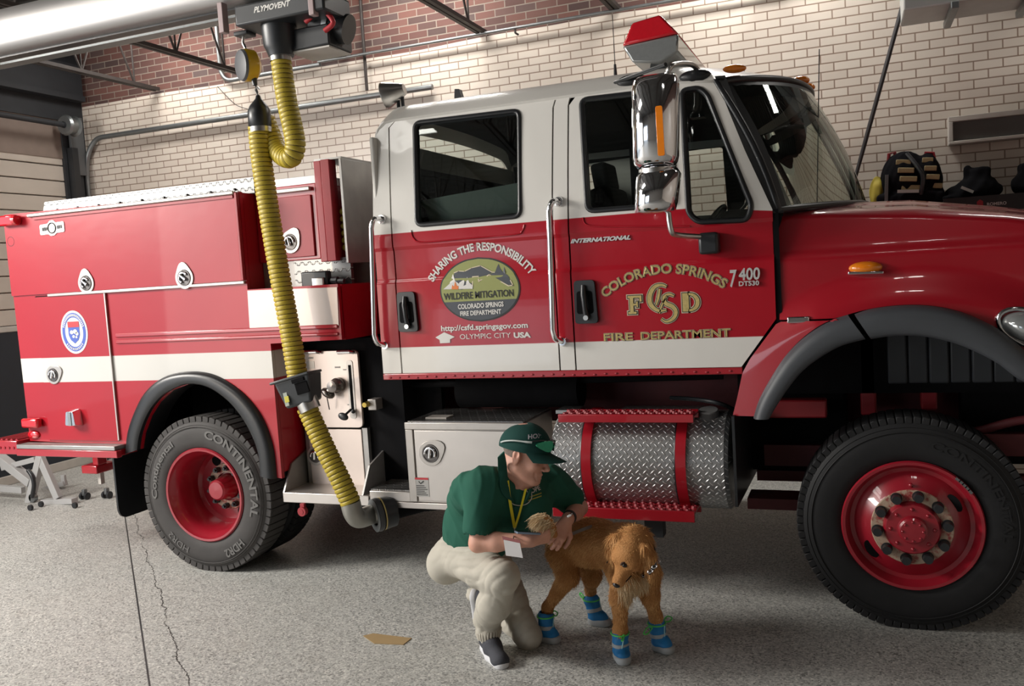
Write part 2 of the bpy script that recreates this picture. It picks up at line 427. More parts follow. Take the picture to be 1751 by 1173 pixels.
def relax(V, Q, it=1, lam=.5):
    e = np.concatenate([Q[:, [0, 1]], Q[:, [1, 2]], Q[:, [2, 3]], Q[:, [3, 0]]])
    for _ in range(it):
        s = np.zeros_like(V); c = np.zeros(len(V))
        for a, b in ((0, 1), (1, 0)):
            for k in range(3): s[:, k] += np.bincount(e[:, a], V[e[:, b], k], len(V))
            c += np.bincount(e[:, a], minlength=len(V))
        V = V + lam * (s / c[:, None] - V)
    return V
def vnormals(V, Q):
    a = np.cross(V[Q[:, 2]] - V[Q[:, 0]], V[Q[:, 3]] - V[Q[:, 1]]); N = np.zeros_like(V)
    for j in range(4):
        for k in range(3): N[:, k] += np.bincount(Q[:, j], a[:, k], len(V))
    return N / (np.linalg.norm(N, axis=1)[:, None] + 1e-12)
def npmesh(name, V, Q, mat, parent=None, smooth=True):
    me = bpy.data.meshes.new(name); me.vertices.add(len(V)); me.vertices.foreach_set('co', V.astype(np.float32).ravel())
    q = Q.shape[1]; me.loops.add(len(Q) * q); me.loops.foreach_set('vertex_index', Q.astype(np.int32).ravel()); me.polygons.add(len(Q))
    me.polygons.foreach_set('loop_start', np.arange(0, len(Q) * q, q, dtype=np.int32))
    me.update(calc_edges=True); me.validate()
    me.polygons.foreach_set('use_smooth', [smooth] * len(me.polygons)); me.materials.append(mat)
    return link(bpy.data.objects.new(name, me), parent)
def solid(name, prims, vox, mat, parent=None, disp=None, it=1):
    V, Q = sdf_mesh(prims, vox, disp); V = relax(V, Q, it)
    return npmesh(name, V, Q, mat, parent)
def wob(f, amp, seed=0):
    rs = np.random.default_rng(seed); K = rs.normal(size=(5, 3)) * f; ph = rs.uniform(0, 6.28, 5)
    return lambda X: amp * np.mean([np.sin(X @ K[i] + ph[i]) for i in range(5)], 0) * 1.6
# ================================================================== the fire station bay
WY, WX, CZ = 3.3, -4.2, 5.0       # back wall, rear (bay door) wall, ceiling
def brick_wall(name, swap, split):
    t = NT(name); o = t.xyz(); cv = t.t.nodes.new('ShaderNodeCombineXYZ'); t.set(cv.inputs[0], o[0] if swap == 'x' else o[1]); t.set(cv.inputs[1], o[2])
    b = t.t.nodes.new('ShaderNodeTexBrick'); t.set(b.inputs['Vector'], cv.outputs[0]); b.offset = .5
    for k, v in (('Scale', 1), ('Mortar Size', .0055), ('Mortar Smooth', .15), ('Bias', 0), ('Brick Width', .205), ('Row Height', .0705)): b.inputs[k].default_value = v
    b.inputs['Color1'].default_value = (0, 0, 0, 1); b.inputs['Color2'].default_value = (1, 1, 1, 1); b.inputs['Mortar'].default_value = (.5, .5, .5, 1)
    big = t.noise(1.1, 4); fine = t.noise(40, 4)
    wht = t.mix(b.outputs[0], (.60, .535, .47), (.68, .62, .55)); wht = t.mix(t.math('MULTIPLY', big, .35), wht, (.50, .43, .37))
    rd = t.ramp(b.outputs[0], [(0, (.05, .028, .026)), (.35, (.105, .042, .034)), (.7, (.15, .06, .046)), (1, (.07, .046, .044))])
    rd = t.mix(t.math('MULTIPLY', fine, .4), rd, (.09, .055, .05))
    wht = t.mix(b.outputs[1], wht, (.27, .20, .155)); rd = t.mix(b.outputs[1], rd, (.21, .175, .145))
    # the glazed courses stop at a ragged course: painted smears above the line
    edge = t.math('ADD', split, t.math('MULTIPLY', t.math('SUBTRACT', t.noise(.7, 1), .5), .10))
    col = t.mix(t.step(t.math('SUBTRACT', o[2], edge), 0, .003), wht, rd)
    h = t.math('SUBTRACT', 1.0, b.outputs[1])
    r = t.mix(t.step(o[2], split, .01), (.32, .32, .32), (.8, .8, .8))
    return t.out(col, r, 0, 0, t.bump(h, .5, .006))
def floor_mat():
    t = NT('flaked_epoxy_floor'); o = t.xyz()
    v1 = t.t.nodes.new('ShaderNodeTexVoronoi'); v1.inputs['Scale'].default_value = 120; t.set(v1.inputs['Vector'], t.obj())
    sep = t.n('ShaderNodeSeparateColor', i0=v1.outputs['Color'])
    flake = t.ramp(sep.outputs[0], [(0, (.10, .105, .105)), (.2, (.31, .315, .305)), (.55, (.46, .465, .45)), (.85, (.58, .58, .55)), (1, (.74, .735, .69))])
    big = t.noise(1.3, 5); st = t.noise(3.7, 6, rough=.7)
    c = t.mix(t.math('MULTIPLY', big, .45), flake, (.41, .395, .36))
    c = t.mix(t.n('ShaderNodeMapRange', i0=st, i1=.55, i2=.75, i3=0.0, i4=.35).outputs[0], c, (.25, .23, .20))
    def line(p, q, width, wob, sc_):
        p = np.array(p[:2]); q = np.array(q[:2]); d = norm(q - p); nx, ny = -d[1], d[0]
        e = t.math('ADD', t.math('MULTIPLY', o[0], nx), t.math('MULTIPLY', o[1], ny)); e = t.math('SUBTRACT', e, float(p[0] * nx + p[1] * ny))
        if wob: e = t.math('ADD', e, t.math('MULTIPLY', t.math('SUBTRACT', t.noise(sc_, 5, rough=.65), .5), wob))
        return t.n('ShaderNodeMapRange', i0=t.math('ABSOLUTE', e), i1=width, i2=width * 1.8, i3=1.0, i4=0.0).outputs[0]
    c = t.mix(line(az(215, 892), az(256, 1173), .0035, 0, 1), c, (.03, .032, .034))
    ck = t.math('MULTIPLY', line(az(240, 915), az(322, 1173), .0022, .14, 3.2), t.step(t.noise(2.3, 2), .36, .1))
    c = t.mix(ck, c, (.035, .034, .032))
    r = t.n('ShaderNodeMapRange', i0=t.noise(6, 4), i3=.34, i4=.55).outputs[0]
    return t.out(c, r, 0, 0, t.bump(sep.outputs[0], .12, .002), .45)
def deck_mat():
    t = NT('steel_deck'); o = t.xyz(); s = t.math('SINE', t.math('MULTIPLY', o[1], 40.0)); return t.out(t.mix(t.noise(2, 3), (.05, .05, .05), (.10, .10, .095)), .6, .2, 0, t.bump(s, .8, .03))
def struct(name, mb, mat, parent=None, **kw): return tag(mb.build(name, mat, parent, **kw), kind='structure')
X1, Y0 = 8.5, -10.8
struct('floor', MB().box((-9, Y0 - 4, -.15), (X1 + .2, WY + .2, 0)), floor_mat(), angle=0)
bw = brick_wall('glazed_and_red_brick', 'x', 4.125)
struct('wall_back', MB().box((WX - .2, WY, 0), (X1 + .2, WY + .2, CZ + .1)), bw, angle=0)
M['cmu'] = simple('painted_block', (.20, .19, .175), .7, bump=.2, scale=3)
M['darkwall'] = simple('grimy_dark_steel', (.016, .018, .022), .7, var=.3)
# rear wall: closed bay door behind the truck, an open bay door beside the camera
D1 = (-.9, 2.98); D2 = (-8.5, -1.8)
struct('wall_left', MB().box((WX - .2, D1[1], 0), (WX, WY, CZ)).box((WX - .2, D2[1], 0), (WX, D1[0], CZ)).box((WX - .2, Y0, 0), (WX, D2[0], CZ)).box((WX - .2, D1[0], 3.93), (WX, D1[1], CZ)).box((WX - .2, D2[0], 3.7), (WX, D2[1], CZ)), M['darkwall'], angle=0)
struct('wall_right', MB().box((X1, Y0, 0), (X1 + .2, WY, CZ)), brick_wall('brick_right', 'y', 4.125), angle=0)
struct('wall_front', MB().box((WX - .2, Y0 - .2, 0), (-3.6, Y0, CZ)).box((-1.0, Y0 - .2, 0), (X1 + .2, Y0, CZ)).box((-3.6, Y0 - .2, 3.0), (-1.0, Y0, CZ)), M['cmu'], angle=0)
struct('ceiling', MB().box((WX - .2, Y0 - .2, CZ), (X1 + .2, WY + .2, CZ + .1)), deck_mat(), angle=0)
# closed sectional door
M['doorcream'] = simple('cream_door_steel', (.50, .455, .40), .45, var=.08, scale=4)
M['doornavy'] = simple('dark_navy_door_panel', (.010, .016, .026), .45, var=.2)
M['doorshade'] = simple('shaded_brown_panel', (.20, .155, .13), .6, var=.15)  # shade on the top door panel, put into its colour
dr = MB(); dn = MB(); db = MB()
z = 1.66
while z < 3.5:
    dr.box((WX - .09, D1[0], z + .006), (WX - .03, D1[1], z + .17)); z += .176
dr.box((WX - .10, D1[0], 1.66), (WX - .088, D1[1], 3.5))
tag(dr.build('door_1', M['doorcream'], bevel=.006), kind='structure')
dn.box((WX - .09, D1[0], .10), (WX - .035, D1[1], 1.60)); tag(dn.build('door_2', M['doornavy']), kind='structure')
db.box((WX - .08, D1[0], 3.50), (WX - .02, D1[1], 3.93)); tag(db.build('door_3', M['doorshade']), kind='structure')
tag(MB().box((WX - .10, D1[0], 0), (WX - .02, D1[1], .10)).box((WX - .10, D1[0], 1.60), (WX - .02, D1[1], 1.66)).build('trim_1', simple('pale_door_edge', (.48, .46, .42), .6), bevel=.008), kind='structure')
# door track, spring shaft, drum and header beam
t = thing('door_track', (WX + .08, 3.08, 0), 'black bay door track with cable drum bracket in the rear wall corner', 'door track')
MB().box((WX + .01, 3.02, 0), (WX + .09, 3.10, 3.62)).box((WX + .01, 3.10, 0), (WX + .03, 3.2, 3.62)).build('rail', M['plastic'], t)
MB().box((WX + .02, 3.05, 3.32), (WX + .06, 3.23, 3.98)).build('bracket', simple('dark_grey_steel', (.12, .125, .13), .5, .4), t, bevel=.004)
dm = MB().lathe([(0, .0), (0, .10), (.03, .115), (.05, .09), (.12, .09), (.14, .115), (.16, .10), (.16, 0)], (WX + .18, 2.86, 3.84), (0, 1, 0), 24).build('drum', M['galv'], t)
MB().lathe([(0, 0), (0, .035), (-.02, .035), (-.02, 0)], (WX + .18, 2.86, 3.84), (0, 1, 0), 16).build('hub', M['plastic'], dm)
tag(MB().cone((WX + .18, -.8, 3.84), (WX + .18, 2.86, 3.84), .03, .03, 12).build('door_spring_shaft', M['darkwall']), 'dark steel spring shaft running above the closed bay door', 'shaft')
hb = MB().box((WX + .0, -.9, 4.16), (WX + .12, 3.25, 4.22)).box((WX + .03, -.9, 4.22), (WX + .09, 3.25, 4.5)).box((WX, -.9, 4.5), (WX + .12, 3.25, 4.56))
tag(hb.build('trim_2', M['darkwall']), kind='structure')
# ---- open web joists
M['joist'] = simple('dark_joist_steel', (.035, .028, .026), .6, .3, var=.4)
ORD = ('first', 'second', 'third', 'fourth', 'fifth', 'sixth', 'seventh', 'eighth')
def joist(x, first):
    j = thing('ceiling_joist', (x, WY, 4.2), None, 'joist', 'open web joists under the deck'); j['label'] = 'dark open web ceiling joist, %s out from the closed bay door' % ORD[first]
    y0 = -10.5
    MB().box((x - .045, y0, 4.15), (x - .008, WY - .03, 4.185)).box((x + .008, y0, 4.15), (x + .045, WY - .03, 4.185)).build('bottom_chord', M['joist'], j)
    MB().box((x - .05, y0, CZ - .06), (x + .05, WY, CZ - .01)).build('top_chord', M['joist'], j)
    y = WY - .35; web = MB()
    while y > y0 + .7:
        web.cone((x, y, 4.17), (x, y - .35, CZ - .03), .011, .011, 6).cone((x, y - .35, CZ - .03), (x, y - .7, 4.17), .011, .011, 6).cone((x, y, 4.17), (x, y, CZ - .03), .010, .010, 6); y -= .7
    web.build('web', M['joist'], j)
    return j
for k, x in enumerate((-3.05, -1.85, -.6, .9, 2.2, 3.5, 4.8, 6.1)): joist(x, k)
M['insul'] = simple('yellow_insulation', (.42, .33, .19), .9, bump=.8, bscale=14, var=.3)
ins = MB(); 
for i in range(7):
    P = [( -1.9 + i * .42 + .1 * math.sin(i * 3), 1.5 + .9 * math.sin(i * 2.1), 4.80 + .05 * math.cos(i))]
    ins.ell(P[0], (.32, .5, .12), n=14, m=8)
tag(ins.build('insulation', M['insul'], angle=180), 'torn yellow insulation batts sagging between the joists', 'insulation', None, 'stuff')
# ---- conduits on the back wall
def conduit(name, P, r, label, mat='galv', n=10):
    return tag(MB().tube(P, r, n).build(name, M[mat], angle=60), label, 'conduit')
c0 = at(158, 400, WY - .06); c1 = at(165, 250, WY - .06); c2 = at(225, 212, WY - .06)
zc = 3.735
conduit('wall_conduit', [(c0[0], WY - .06, .9), (c0[0], WY - .06, 3.2)] + spline([(c0[0], WY - .06, 3.3), (c0[0] + .05, WY - .06, 3.55), (c0[0] + .2, WY - .06, zc - .02), (c0[0] + .42, WY - .06, zc)], 8) + [(.2, WY - .06, zc), (.35, WY - .06, zc)], .028, 'grey conduit curving up from the corner and along the brick wall')
conduit('ceiling_conduit', spline([(-2.15, WY - .05, CZ), (-2.15, WY - .05, 4.35), (-2.13, WY - .05, 4.2), (-2.05, WY - .05, 4.13), (-1.9, WY - .05, 4.125)], 8) + [(-.9, WY - .05, 4.13)], .022, 'short conduit dropping from the deck to the red brick edge', 'galv')
pa = at(607, 0, WY - .05); pb = at(614, 155, WY - .05)
conduit('drop_pipe', [(-.38, WY - .05, CZ), (-.38, WY - .05, 3.8)], .016, 'thin rusty pipe dropping down the wall beside the hose trolley', 'joist')
conduit('roof_edge_pipe', [(-.9, WY - .09, 4.145), (6, WY - .09, 4.145)], .014, 'thin pale pipe running along the top of the white brick')
hk = MB().tube([(1.25, WY - .02, 4.1), (1.25, WY - .09, 4.1), (1.25, WY - .09, 4.14)], .01, 6); tag(hk.build('pipe_hook', M['joist']), 'small dark hook holding the thin pale pipe on the wall', 'hook')
# ---- framed recess on the wall at the right
p0 = at(1620, 203, WY - .03); p1 = at(1620, 250, WY - .03)
wx0, wz1, wz0 = p0[0], p0[2], p1[2]
t = thing('wall_cabinet', (wx0, WY, wz0), 'pale shallow framed cabinet with grey face high on the wall', 'cabinet')
M['framewhite'] = simple('aged_white_frame', (.50, .47, .43), .5)
fr = MB().box((wx0, WY - .12, wz1 - .04), (wx0 + 1.6, WY - .005, wz1)).box((wx0, WY - .12, wz0), (wx0 + 1.6, WY - .005, wz0 + .025)).box((wx0, WY - .12, wz0 + .025), (wx0 + .03, WY - .005, wz1 - .04)).box((wx0 + 1.57, WY - .12, wz0 + .025), (wx0 + 1.6, WY - .005, wz1 - .04))
fr.build('frame', M['framewhite'], t, bevel=.004)
MB().box((wx0 + .03, WY - .08, wz0 + .025), (wx0 + 1.57, WY - .06, wz1 - .04)).build('face', simple('grey_face', (.10, .095, .09), .4), t)
# ---- unit heater / fluorescent trough at the top right
q0 = at(1543, 8, 2.6); q1 = at(1542, 27, 2.6)
t = thing('ceiling_trough', (q0[0], 2.6, q1[2]), 'pale grey metal trough with brackets hanging at the top right', 'duct')
MB().box((q0[0], 2.45, q1[2]), (q0[0] + 2.2, 2.95, q1[2] + .22)).build('trough', simple('pale_grey_sheet', (.46, .47, .46), .45, .2), t, bevel=.01)
for k, dx in enumerate((.30, .78)):
    MB().box((q0[0] + dx, 2.40, q1[2] - .05), (q0[0] + dx + .05, 3.0, q1[2] - .002)).build('bracket', M['galv'], t, bevel=.005)
MB().box((q0[0] + .9, 2.4, q1[2] + .225), (q0[0] + 1.0, WY - .01, CZ - .01)).build('hanger', M['galv'], t)
# ---- cord hanging down to behind the hood
e0 = at(1465, 295, 2.9); e1 = at(1546, 0, 2.9)
dd = (e1 - e0) / np.linalg.norm(e1 - e0)
MB_ = MB().tube([e0 - dd * .05, e0 + dd * .3, e1, e1 + dd * (CZ - e1[2]) / dd[2]], [.014, .017, .017, .017], 8)
tag(MB_.build('hanging_cord', simple('dark_cord', (.035, .033, .036), .6)), 'dark slanting cord hanging from the ceiling behind the hood', 'cord')
# thin wires on the left of the wall
tag(MB().tube(spline([at(372, 148, WY - .03), at(388, 165, WY - .03), at(405, 180, WY - .03), at(425, 187, WY - .03)], 6), .004, 6).build('loose_wire', M['joist']), 'thin loose wire drooping across the brick above the conduit', 'wire')
# ---- gear rack behind the hood with turnout bags
gy = 2.72
rk0 = at(1500, 352, gy); rk1 = at(1751, 348, gy)
RZ = rk0[2] - .035
t = thing('gear_rack', (rk0[0] + .6, gy + .3, 0), 'black gear rack with name strip along the wall behind the hood', 'rack')
xs0, xs1 = rk0[0] - .25, rk0[0] + 2.6
MB().box((xs0, gy - .02, RZ - .06), (xs1, WY - .01, RZ)).build('shelf', M['plastic'], t, bevel=.004)
for x in np.linspace(xs0 + .05, xs1 - .05, 4): MB().box((x - .02, gy + .06, 0), (x + .02, gy + .1, RZ - .061)).build('post', M['plastic'], t)
st0 = at(1678, 356, gy - .03)
MB().box((st0[0] - .25, gy - .045, RZ - .07), (st0[0] + .9, gy - .021, RZ + .045)).build('name_strip', simple('black_name_strip', (.012, .012, .014), .5), t)
lt = MB(); s1 = at(1688, 358, gy - .05); letters(lt, 'ROMERO', lambda u, v: (s1[0] + u, gy - .047, RZ - .03 + v), width=.125, bold=.02)
lt.build('name_lettering', simple('dim_silver_lettering', (.5, .48, .47), .5), t)
em = MB().prism([(0, .0), (.02, .015), (.02, .045), (0, .06), (-.02, .045), (-.02, .015)], lambda a, b, s: (s1[0] - .045 + a, gy - .046 - s, RZ - .04 + b), 0, .003); em.build('emblem', M['red_dull'], t)
M['bagblack'] = simple('black_nylon', (.006, .006, .0075), .9, bump=.5, bscale=30, spec=.08); M['tan'] = simple('tan_webbing', (.34, .27, .14), .8, var=.2, scale=40)
M['hivis'] = simple('dirty_yellow_fabric', (.45, .36, .04), .7); M['reflect'] = simple('silver_tape', (.45, .45, .43), .4)
# ---- turnout bags on the rack
RY = gy + .22
def wpt(px, py, y=RY): return at(px, py, y)
a = wpt(1555, 300); ground = RZ
t = thing('gear_backpack', (a[0], RY, RZ), 'black backpack with rows of tan webbing resting on the rack', 'backpack')
S_ = abs(wpt(1600, 300)[0] - wpt(1500, 300)[0]) / 100.0   # metres per picture unit there
cx = a[0]; H_ = 106 * S_
solid('body', [EL((cx - .04, RY, RZ + H_ * .5 + .01), (.17, .14, H_ * .5), .03), EL((cx + .13, RY, RZ + H_ * .46 + .01), (.10, .13, H_ * .46), .03), BX((cx, RY, RZ + .068), (.24, .14, .058), .03, .03)], .010, M['bagblack'], t, wob(40, .006, 2))
for side, x0_, wd in ((0, cx - .02, .13), (1, cx + .15, .10)):
    for i in range(4):
        zz = RZ + H_ * (.36 + .15 * i); yy = RY - .135 + .012 * abs(i - 1.5) ** 1.5
        MB().cbox((x0_ + .02 - .015 * i, yy + (.02 if side else 0) + (i > 2) * .02, zz), (wd / 2 - .004 * i, .022, .019), rot('Y', 6)).build('webbing', M['tan'], t, bevel=.004)
MB().tube(spline([(cx + .07, RY - .13, RZ + .10), (cx + .085, RY - .16, RZ + .22), (cx + .05, RY - .15, RZ + H_ * .7), (cx - .02, RY - .08, RZ + H_ * .96)], 8), .016, 8).build('strap', M['plastic'], t)
MB().cbox((cx - .02, RY - .150, RZ + .13), (.075, .006, .012), rot('Y', 4)).build('reflective_band', M['reflect'], t)
MB().cbox((cx - .17, RY - .12, RZ + .16), (.012, .02, .11), rot('Y', 3)).build('side_strap', M['galv'], t)
MB().tube([(cx - .15, RY, RZ + H_ * .8), (cx - .14, RY, RZ + H_ * 1.0), (cx - .10, RY, RZ + H_ * 1.02), (cx - .09, RY, RZ + H_ * .82)], .014, 8).build('haul_loop', M['red_dull'], t)
MB().tube([(cx + .11, RY, RZ + H_ * .8), (cx + .12, RY, RZ + H_ * .96), (cx + .17, RY, RZ + H_ * .94), (cx + .18, RY, RZ + H_ * .78)], .014, 8).build('haul_loop', M['red_dull'], t)
solid('side_pouch', [EL((cx - .23, RY + .02, RZ + .14), (.06, .09, .135), .02)], .010, M['hivis'], t, wob(50, .004, 3))
b = wpt(1664, 320)
t = thing('turnout_jacket', (b[0], RY, RZ), 'black folded turnout jacket heaped on the rack with a silver patch', 'jacket')
solid('cloth', [EL((b[0], RY, RZ + .088), (.20, .15, .075), .05), EL((b[0] + .03, RY, RZ + .13), (.13, .11, .09), .05), BX((b[0] + .04, RY, RZ + .20), (.075, .07, .07), .03, .03), C((b[0] - .035, RY, RZ + .2), (b[0] - .04, RY, RZ + .27), .03, .025, .02), C((b[0] - .1, RY - .1, RZ + .05), (b[0] - .2, RY - .12, RZ + .05), .04, .03, .03)], .010, M['bagblack'], t, wob(45, .008, 5))
MB().cbox((b[0] - .055, RY - .145, RZ + .105), (.045, .005, .010), rot('Y', 28)).build('reflective_patch', M['reflect'], t)
c = wpt(1757, 325)
t = thing('gear_bag', (c[0], RY, RZ), 'black gear bag cut off at the right edge beside the folded jacket', 'bag')
solid('cloth', [EL((c[0] + .05, RY, RZ + .122), (.16, .13, .11), .05), BX((c[0] + .06, RY, RZ + .20), (.10, .08, .09), .03, .03, rot('Y', -15))], .010, M['bagblack'], t, wob(40, .008, 8))
# ================================================================== the fire truck
TR = thing('fire_truck', (1.4, 1.2, 0), 'red and white crew cab brush fire truck parked along the brick wall', 'fire truck')
def two_tone(name, cab):
    t = NT(name); o = t.xyz(); nz = t.noise(3, 3)
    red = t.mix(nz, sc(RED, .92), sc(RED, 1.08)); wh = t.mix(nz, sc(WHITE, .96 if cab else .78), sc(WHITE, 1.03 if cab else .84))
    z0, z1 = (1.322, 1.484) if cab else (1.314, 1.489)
    s = t.math('MULTIPLY', t.step(o[2], z0), t.math('SUBTRACT', 1.0, t.step(o[2], z1)))
    if cab:
        line = t.math('SUBTRACT', 2.16, t.math('MAXIMUM', t.math('MULTIPLY', t.math('SUBTRACT', o[0], 3.33), .115), 0.0))
        s = t.math('MAXIMUM', s, t.step(t.math('SUBTRACT', o[2], line), 0))
    # faint streaks of dirt and orange peel
    return t.out(t.mix(s, red, wh), .30 if cab else .36, 0, .4 if cab else .35, t.bump(t.noise(5 if cab else 9, 2), .16 if cab else .06, .02), .3)
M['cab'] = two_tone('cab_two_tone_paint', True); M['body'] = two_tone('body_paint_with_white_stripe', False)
def S(px, py, y=0.0):
    p = at(px, py, y); return (p[0], p[2])
def xz(a, y=0.0): return (a[0], y, a[1])
# ---------------------------------------------------------------- rear utility body
arch_in = [S(*q) for q in ((240, 768), (244, 742), (255, 712), (270, 688), (292, 668), (325, 656), (358, 660), (388, 678), (412, 703), (432, 735), (446, 772), (450, 812))]
arch_out = [S(*q) for q in ((217, 776), (221, 738), (234, 700), (252, 668), (282, 644), (322, 635), (362, 639), (398, 657), (428, 683), (452, 718), (468, 765), (474, 818))]
XB0, XU, XL, XC = -1.56, .508, .650, 1.178           # rear end, end of upper box, front of lower body, front of ledge
ZT0, ZT1 = 2.515, 1.885                              # top of the box, ledge
ztop = 2.512
poly = [(XB0, 2.53), (XU, 2.505), (XU, ZT1), (XC, ZT1), (XC, 1.545), (XL, 1.535), (XL, arch_out[-1][1] + .0), arch_in[-1]]
poly += arch_in[::-1][1:] + [(-.60, .86), (-1.54, .885)]
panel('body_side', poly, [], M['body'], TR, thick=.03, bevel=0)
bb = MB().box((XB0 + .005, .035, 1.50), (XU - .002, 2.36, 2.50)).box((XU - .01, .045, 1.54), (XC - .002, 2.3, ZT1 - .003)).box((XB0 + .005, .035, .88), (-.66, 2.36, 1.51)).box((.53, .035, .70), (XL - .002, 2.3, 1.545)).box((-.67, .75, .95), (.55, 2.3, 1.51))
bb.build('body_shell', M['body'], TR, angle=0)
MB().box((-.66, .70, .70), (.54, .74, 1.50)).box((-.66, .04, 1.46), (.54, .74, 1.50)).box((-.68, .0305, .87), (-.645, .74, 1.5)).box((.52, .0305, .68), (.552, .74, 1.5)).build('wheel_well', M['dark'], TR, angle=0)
# upper compartment door, trims, drip rail
ZL = 1.945
panel('upper_door', rounded([(-1.555, ZL), (.485, ZL), (.485, 2.475), (-1.555, 2.49)], .006, 2), [], M['body'], TR, yf=lambda x, z: -.012, thick=.012)
M['trim'] = simple('worn_aluminium_trim', (.46, .43, .40), .35, .7, var=.12, scale=15)
MB().box((-1.30, -.035, 2.488), (.485, -.001, 2.512)).build('drip_rail', M['trim'], TR, bevel=.006)
MB().box((-1.26, -.022, 2.468), (.47, -.013, 2.486)).build('door_hinge', M['red_dull'], TR)
MB().box((-1.20, -.020, ZL - .022), (.50, -.001, ZL - .002)).build('lower_trim', M['trim'], TR, bevel=.004)
MB().box((.486, -.028, ZL), (.506, -.001, 2.50)).build('door_edge', M['red_dull'], TR, bevel=.004)
dl = [S(60, 528), S(182, 524), S(206, 754), S(81, 754)]
panel('rear_door', [(-1.33, .895), (-.683, .895), (-.683, 1.925), (-1.33, 1.925)], [], M['body'], TR, yf=lambda x, z: -.011, thick=.011)
MB().box((-.682, -.015, .90), (-.672, -.001, 1.93)).build('door_hinge', M['trim'], TR)
MB().box((-1.338, -.004, .89), (-1.331, -.0005, 1.93)).box((-1.33, -.004, 1.926), (-.69, -.0005, 1.933)).build('door_gap', M['dark'], TR)
for za, zb in ((1.615, 1.640), (1.572, 1.592)):
    MB().box((-.62, -.012, za), (1.16, -.001, zb)).build('rub_ridge', M['red'], TR, bevel=.006)
# top: diamond plate roof strip with screws
pm = MB()
y_n, y_f = .10, 2.2
pm.grid([[(-1.30, y_n, 2.515), (-1.30, y_f, 2.515)], [(-1.27, y_n, 2.60), (-1.27, y_f, 2.60)], [(.55, y_n, 2.60), (.55, y_f, 2.60)], [(.55, y_n, 2.50), (.55, y_f, 2.50)]])
pm.add([(-1.30, y_n, 2.515), (-1.27, y_n, 2.60), (.55, y_n, 2.60), (.55, y_n, 2.50)], [(0, 1, 2, 3)])
top = pm.build('roof_plate', M['plate_xz'], TR, angle=20)
for x in np.linspace(-1.15, .4, 9):
    MB().cone((x, .101, 2.535), (x, .085, 2.535), .009, .006, 8).build('screw', M['plastic'], top)
# recessed upper compartment with its own door
YR = .147
xr0, xr1 = XU, at(546, 400, YR)[0]
zr0, zr1 = at(490, 447, YR)[2], at(490, 318, YR)[2]
MB().box((XU + .002, YR, zr0), (xr1, 2.2, zr1)).build('compartment', M['red'], TR, bevel=.006)
cdr = MB().box((XU + .08, YR - .014, zr0 + .02), (xr1 - .035, YR - .001, zr1 - .07)).build('compartment_door', M['red_dull'], TR, bevel=.004)
MB().box((XU + .06, YR - .03, zr1 - .045), (xr1 - .03, YR - .001, zr1 - .02)).build('drip_rail', M['trim'], TR, bevel=.005)
MB().box((XU + .01, YR + .02, zr1 + .001), (xr1, 2.1, zr1 + .05)).build('roof_plate', M['plate_xy'], TR)
MB().box((XU + .25, YR + .02, ZT1 - .002), (XC - .002, YR + .05, zr0)).build('back_plate', M['plate_xz'], TR)
MB().box((XU + .002, YR + .03, ZT1 - .002), (XU + .25, YR + .06, zr0)).build('back_sheet', M['aludark'], TR)
# tall hose cabinet beside the cab
xh0, xh1, zh0, zh1 = xr1, XC, at(590, 450, YR)[2], at(585, 270, YR)[2]
xo = at(576, 400, YR)[0]
hc = MB().box((xh0, YR - .005, zr0 - .02), (xh0 + .05, YR + .05, zh1)).build('hose_cabinet', M['red_dull'], TR, bevel=.004)
MB().box((xh0 + .065, YR - .03, zr0 - .02), (xo, YR + .05, zh1)).build('cabinet_door', M['red_dull'], hc, bevel=.004)
MB().box((xh0, YR + .9, ZT1), (xh1, 2.2, zh1)).build('cabinet_body', M['red_dull'], hc, bevel=.004)
xs = at(592, 400, YR)[0]
MB().add([(XC, YR, zh0), (XC, 1.05, zh0), (XC, 1.05, zh1), (XC, YR, zh1), (XC - .02, YR, zh0), (XC - .02, 1.05, zh0), (XC - .02, 1.05, zh1), (XC - .02, YR, zh1)], [(0, 1, 2, 3), (7, 6, 5, 4), (0, 4, 5, 1), (1, 5, 6, 2), (2, 6, 7, 3), (3, 7, 4, 0)]).build('cabinet_side', M['aludark'], hc, bevel=.003)
MB().box((xh0, YR, zh1), (XC, 1.05, zh1 + .012)).build('cabinet_top', M['aludark'], hc)
MB().box((xo + .002, YR + .30, zr0), (XC - .021, YR + .32, zh1)).build('cabinet_back', M['dark'], hc)
hz = []
for i in range(150):
    t = i / 149; a = t * 2 * PI * 6; hz.append(((xo + XC) / 2 - .014 + .012 * math.cos(a), YR + .10 + .05 * math.sin(a), zr0 + .03 + .27 * t))
MB().tube(hz, .018, 8).build('stowed_hose', simple('stowed_yellow_hose', (.33, .26, .03), .6, bump=.5, bscale=90), hc, angle=60)
# silver panel and dark end of the ledge
p = [S(424, 497), S(577, 491), S(580, 556), S(428, 562)]
MB().prism([p[3], p[2], p[1], p[0]], lambda a, b, s: (a, -s, b), .001, .006).build('silver_panel', simple('bare_aluminium_sheet', (.50, .44, .41), .42, .5, var=.06, scale=4), TR)
gx, gz = S(530, 481)
cl = MB().box((gx - .10, .05, gz - .05), (gx + .09, .11, gz + .06)).build('valve_block', M['plastic'], TR, bevel=.01)
MB().box((gx - .01, .03, gz - .035), (gx + .075, .06, gz + .02)).build('valve_cover', M['steel'], cl, bevel=.006)
MB().tube([(gx + .09, .08, gz - .005), (gx + .2, .07, gz - .01)], .014, 8).cone((gx + .11, .08, gz - .005), (gx + .15, .08, gz - .005), .024, .024, 10).build('valve_rod', M['plastic'], cl)
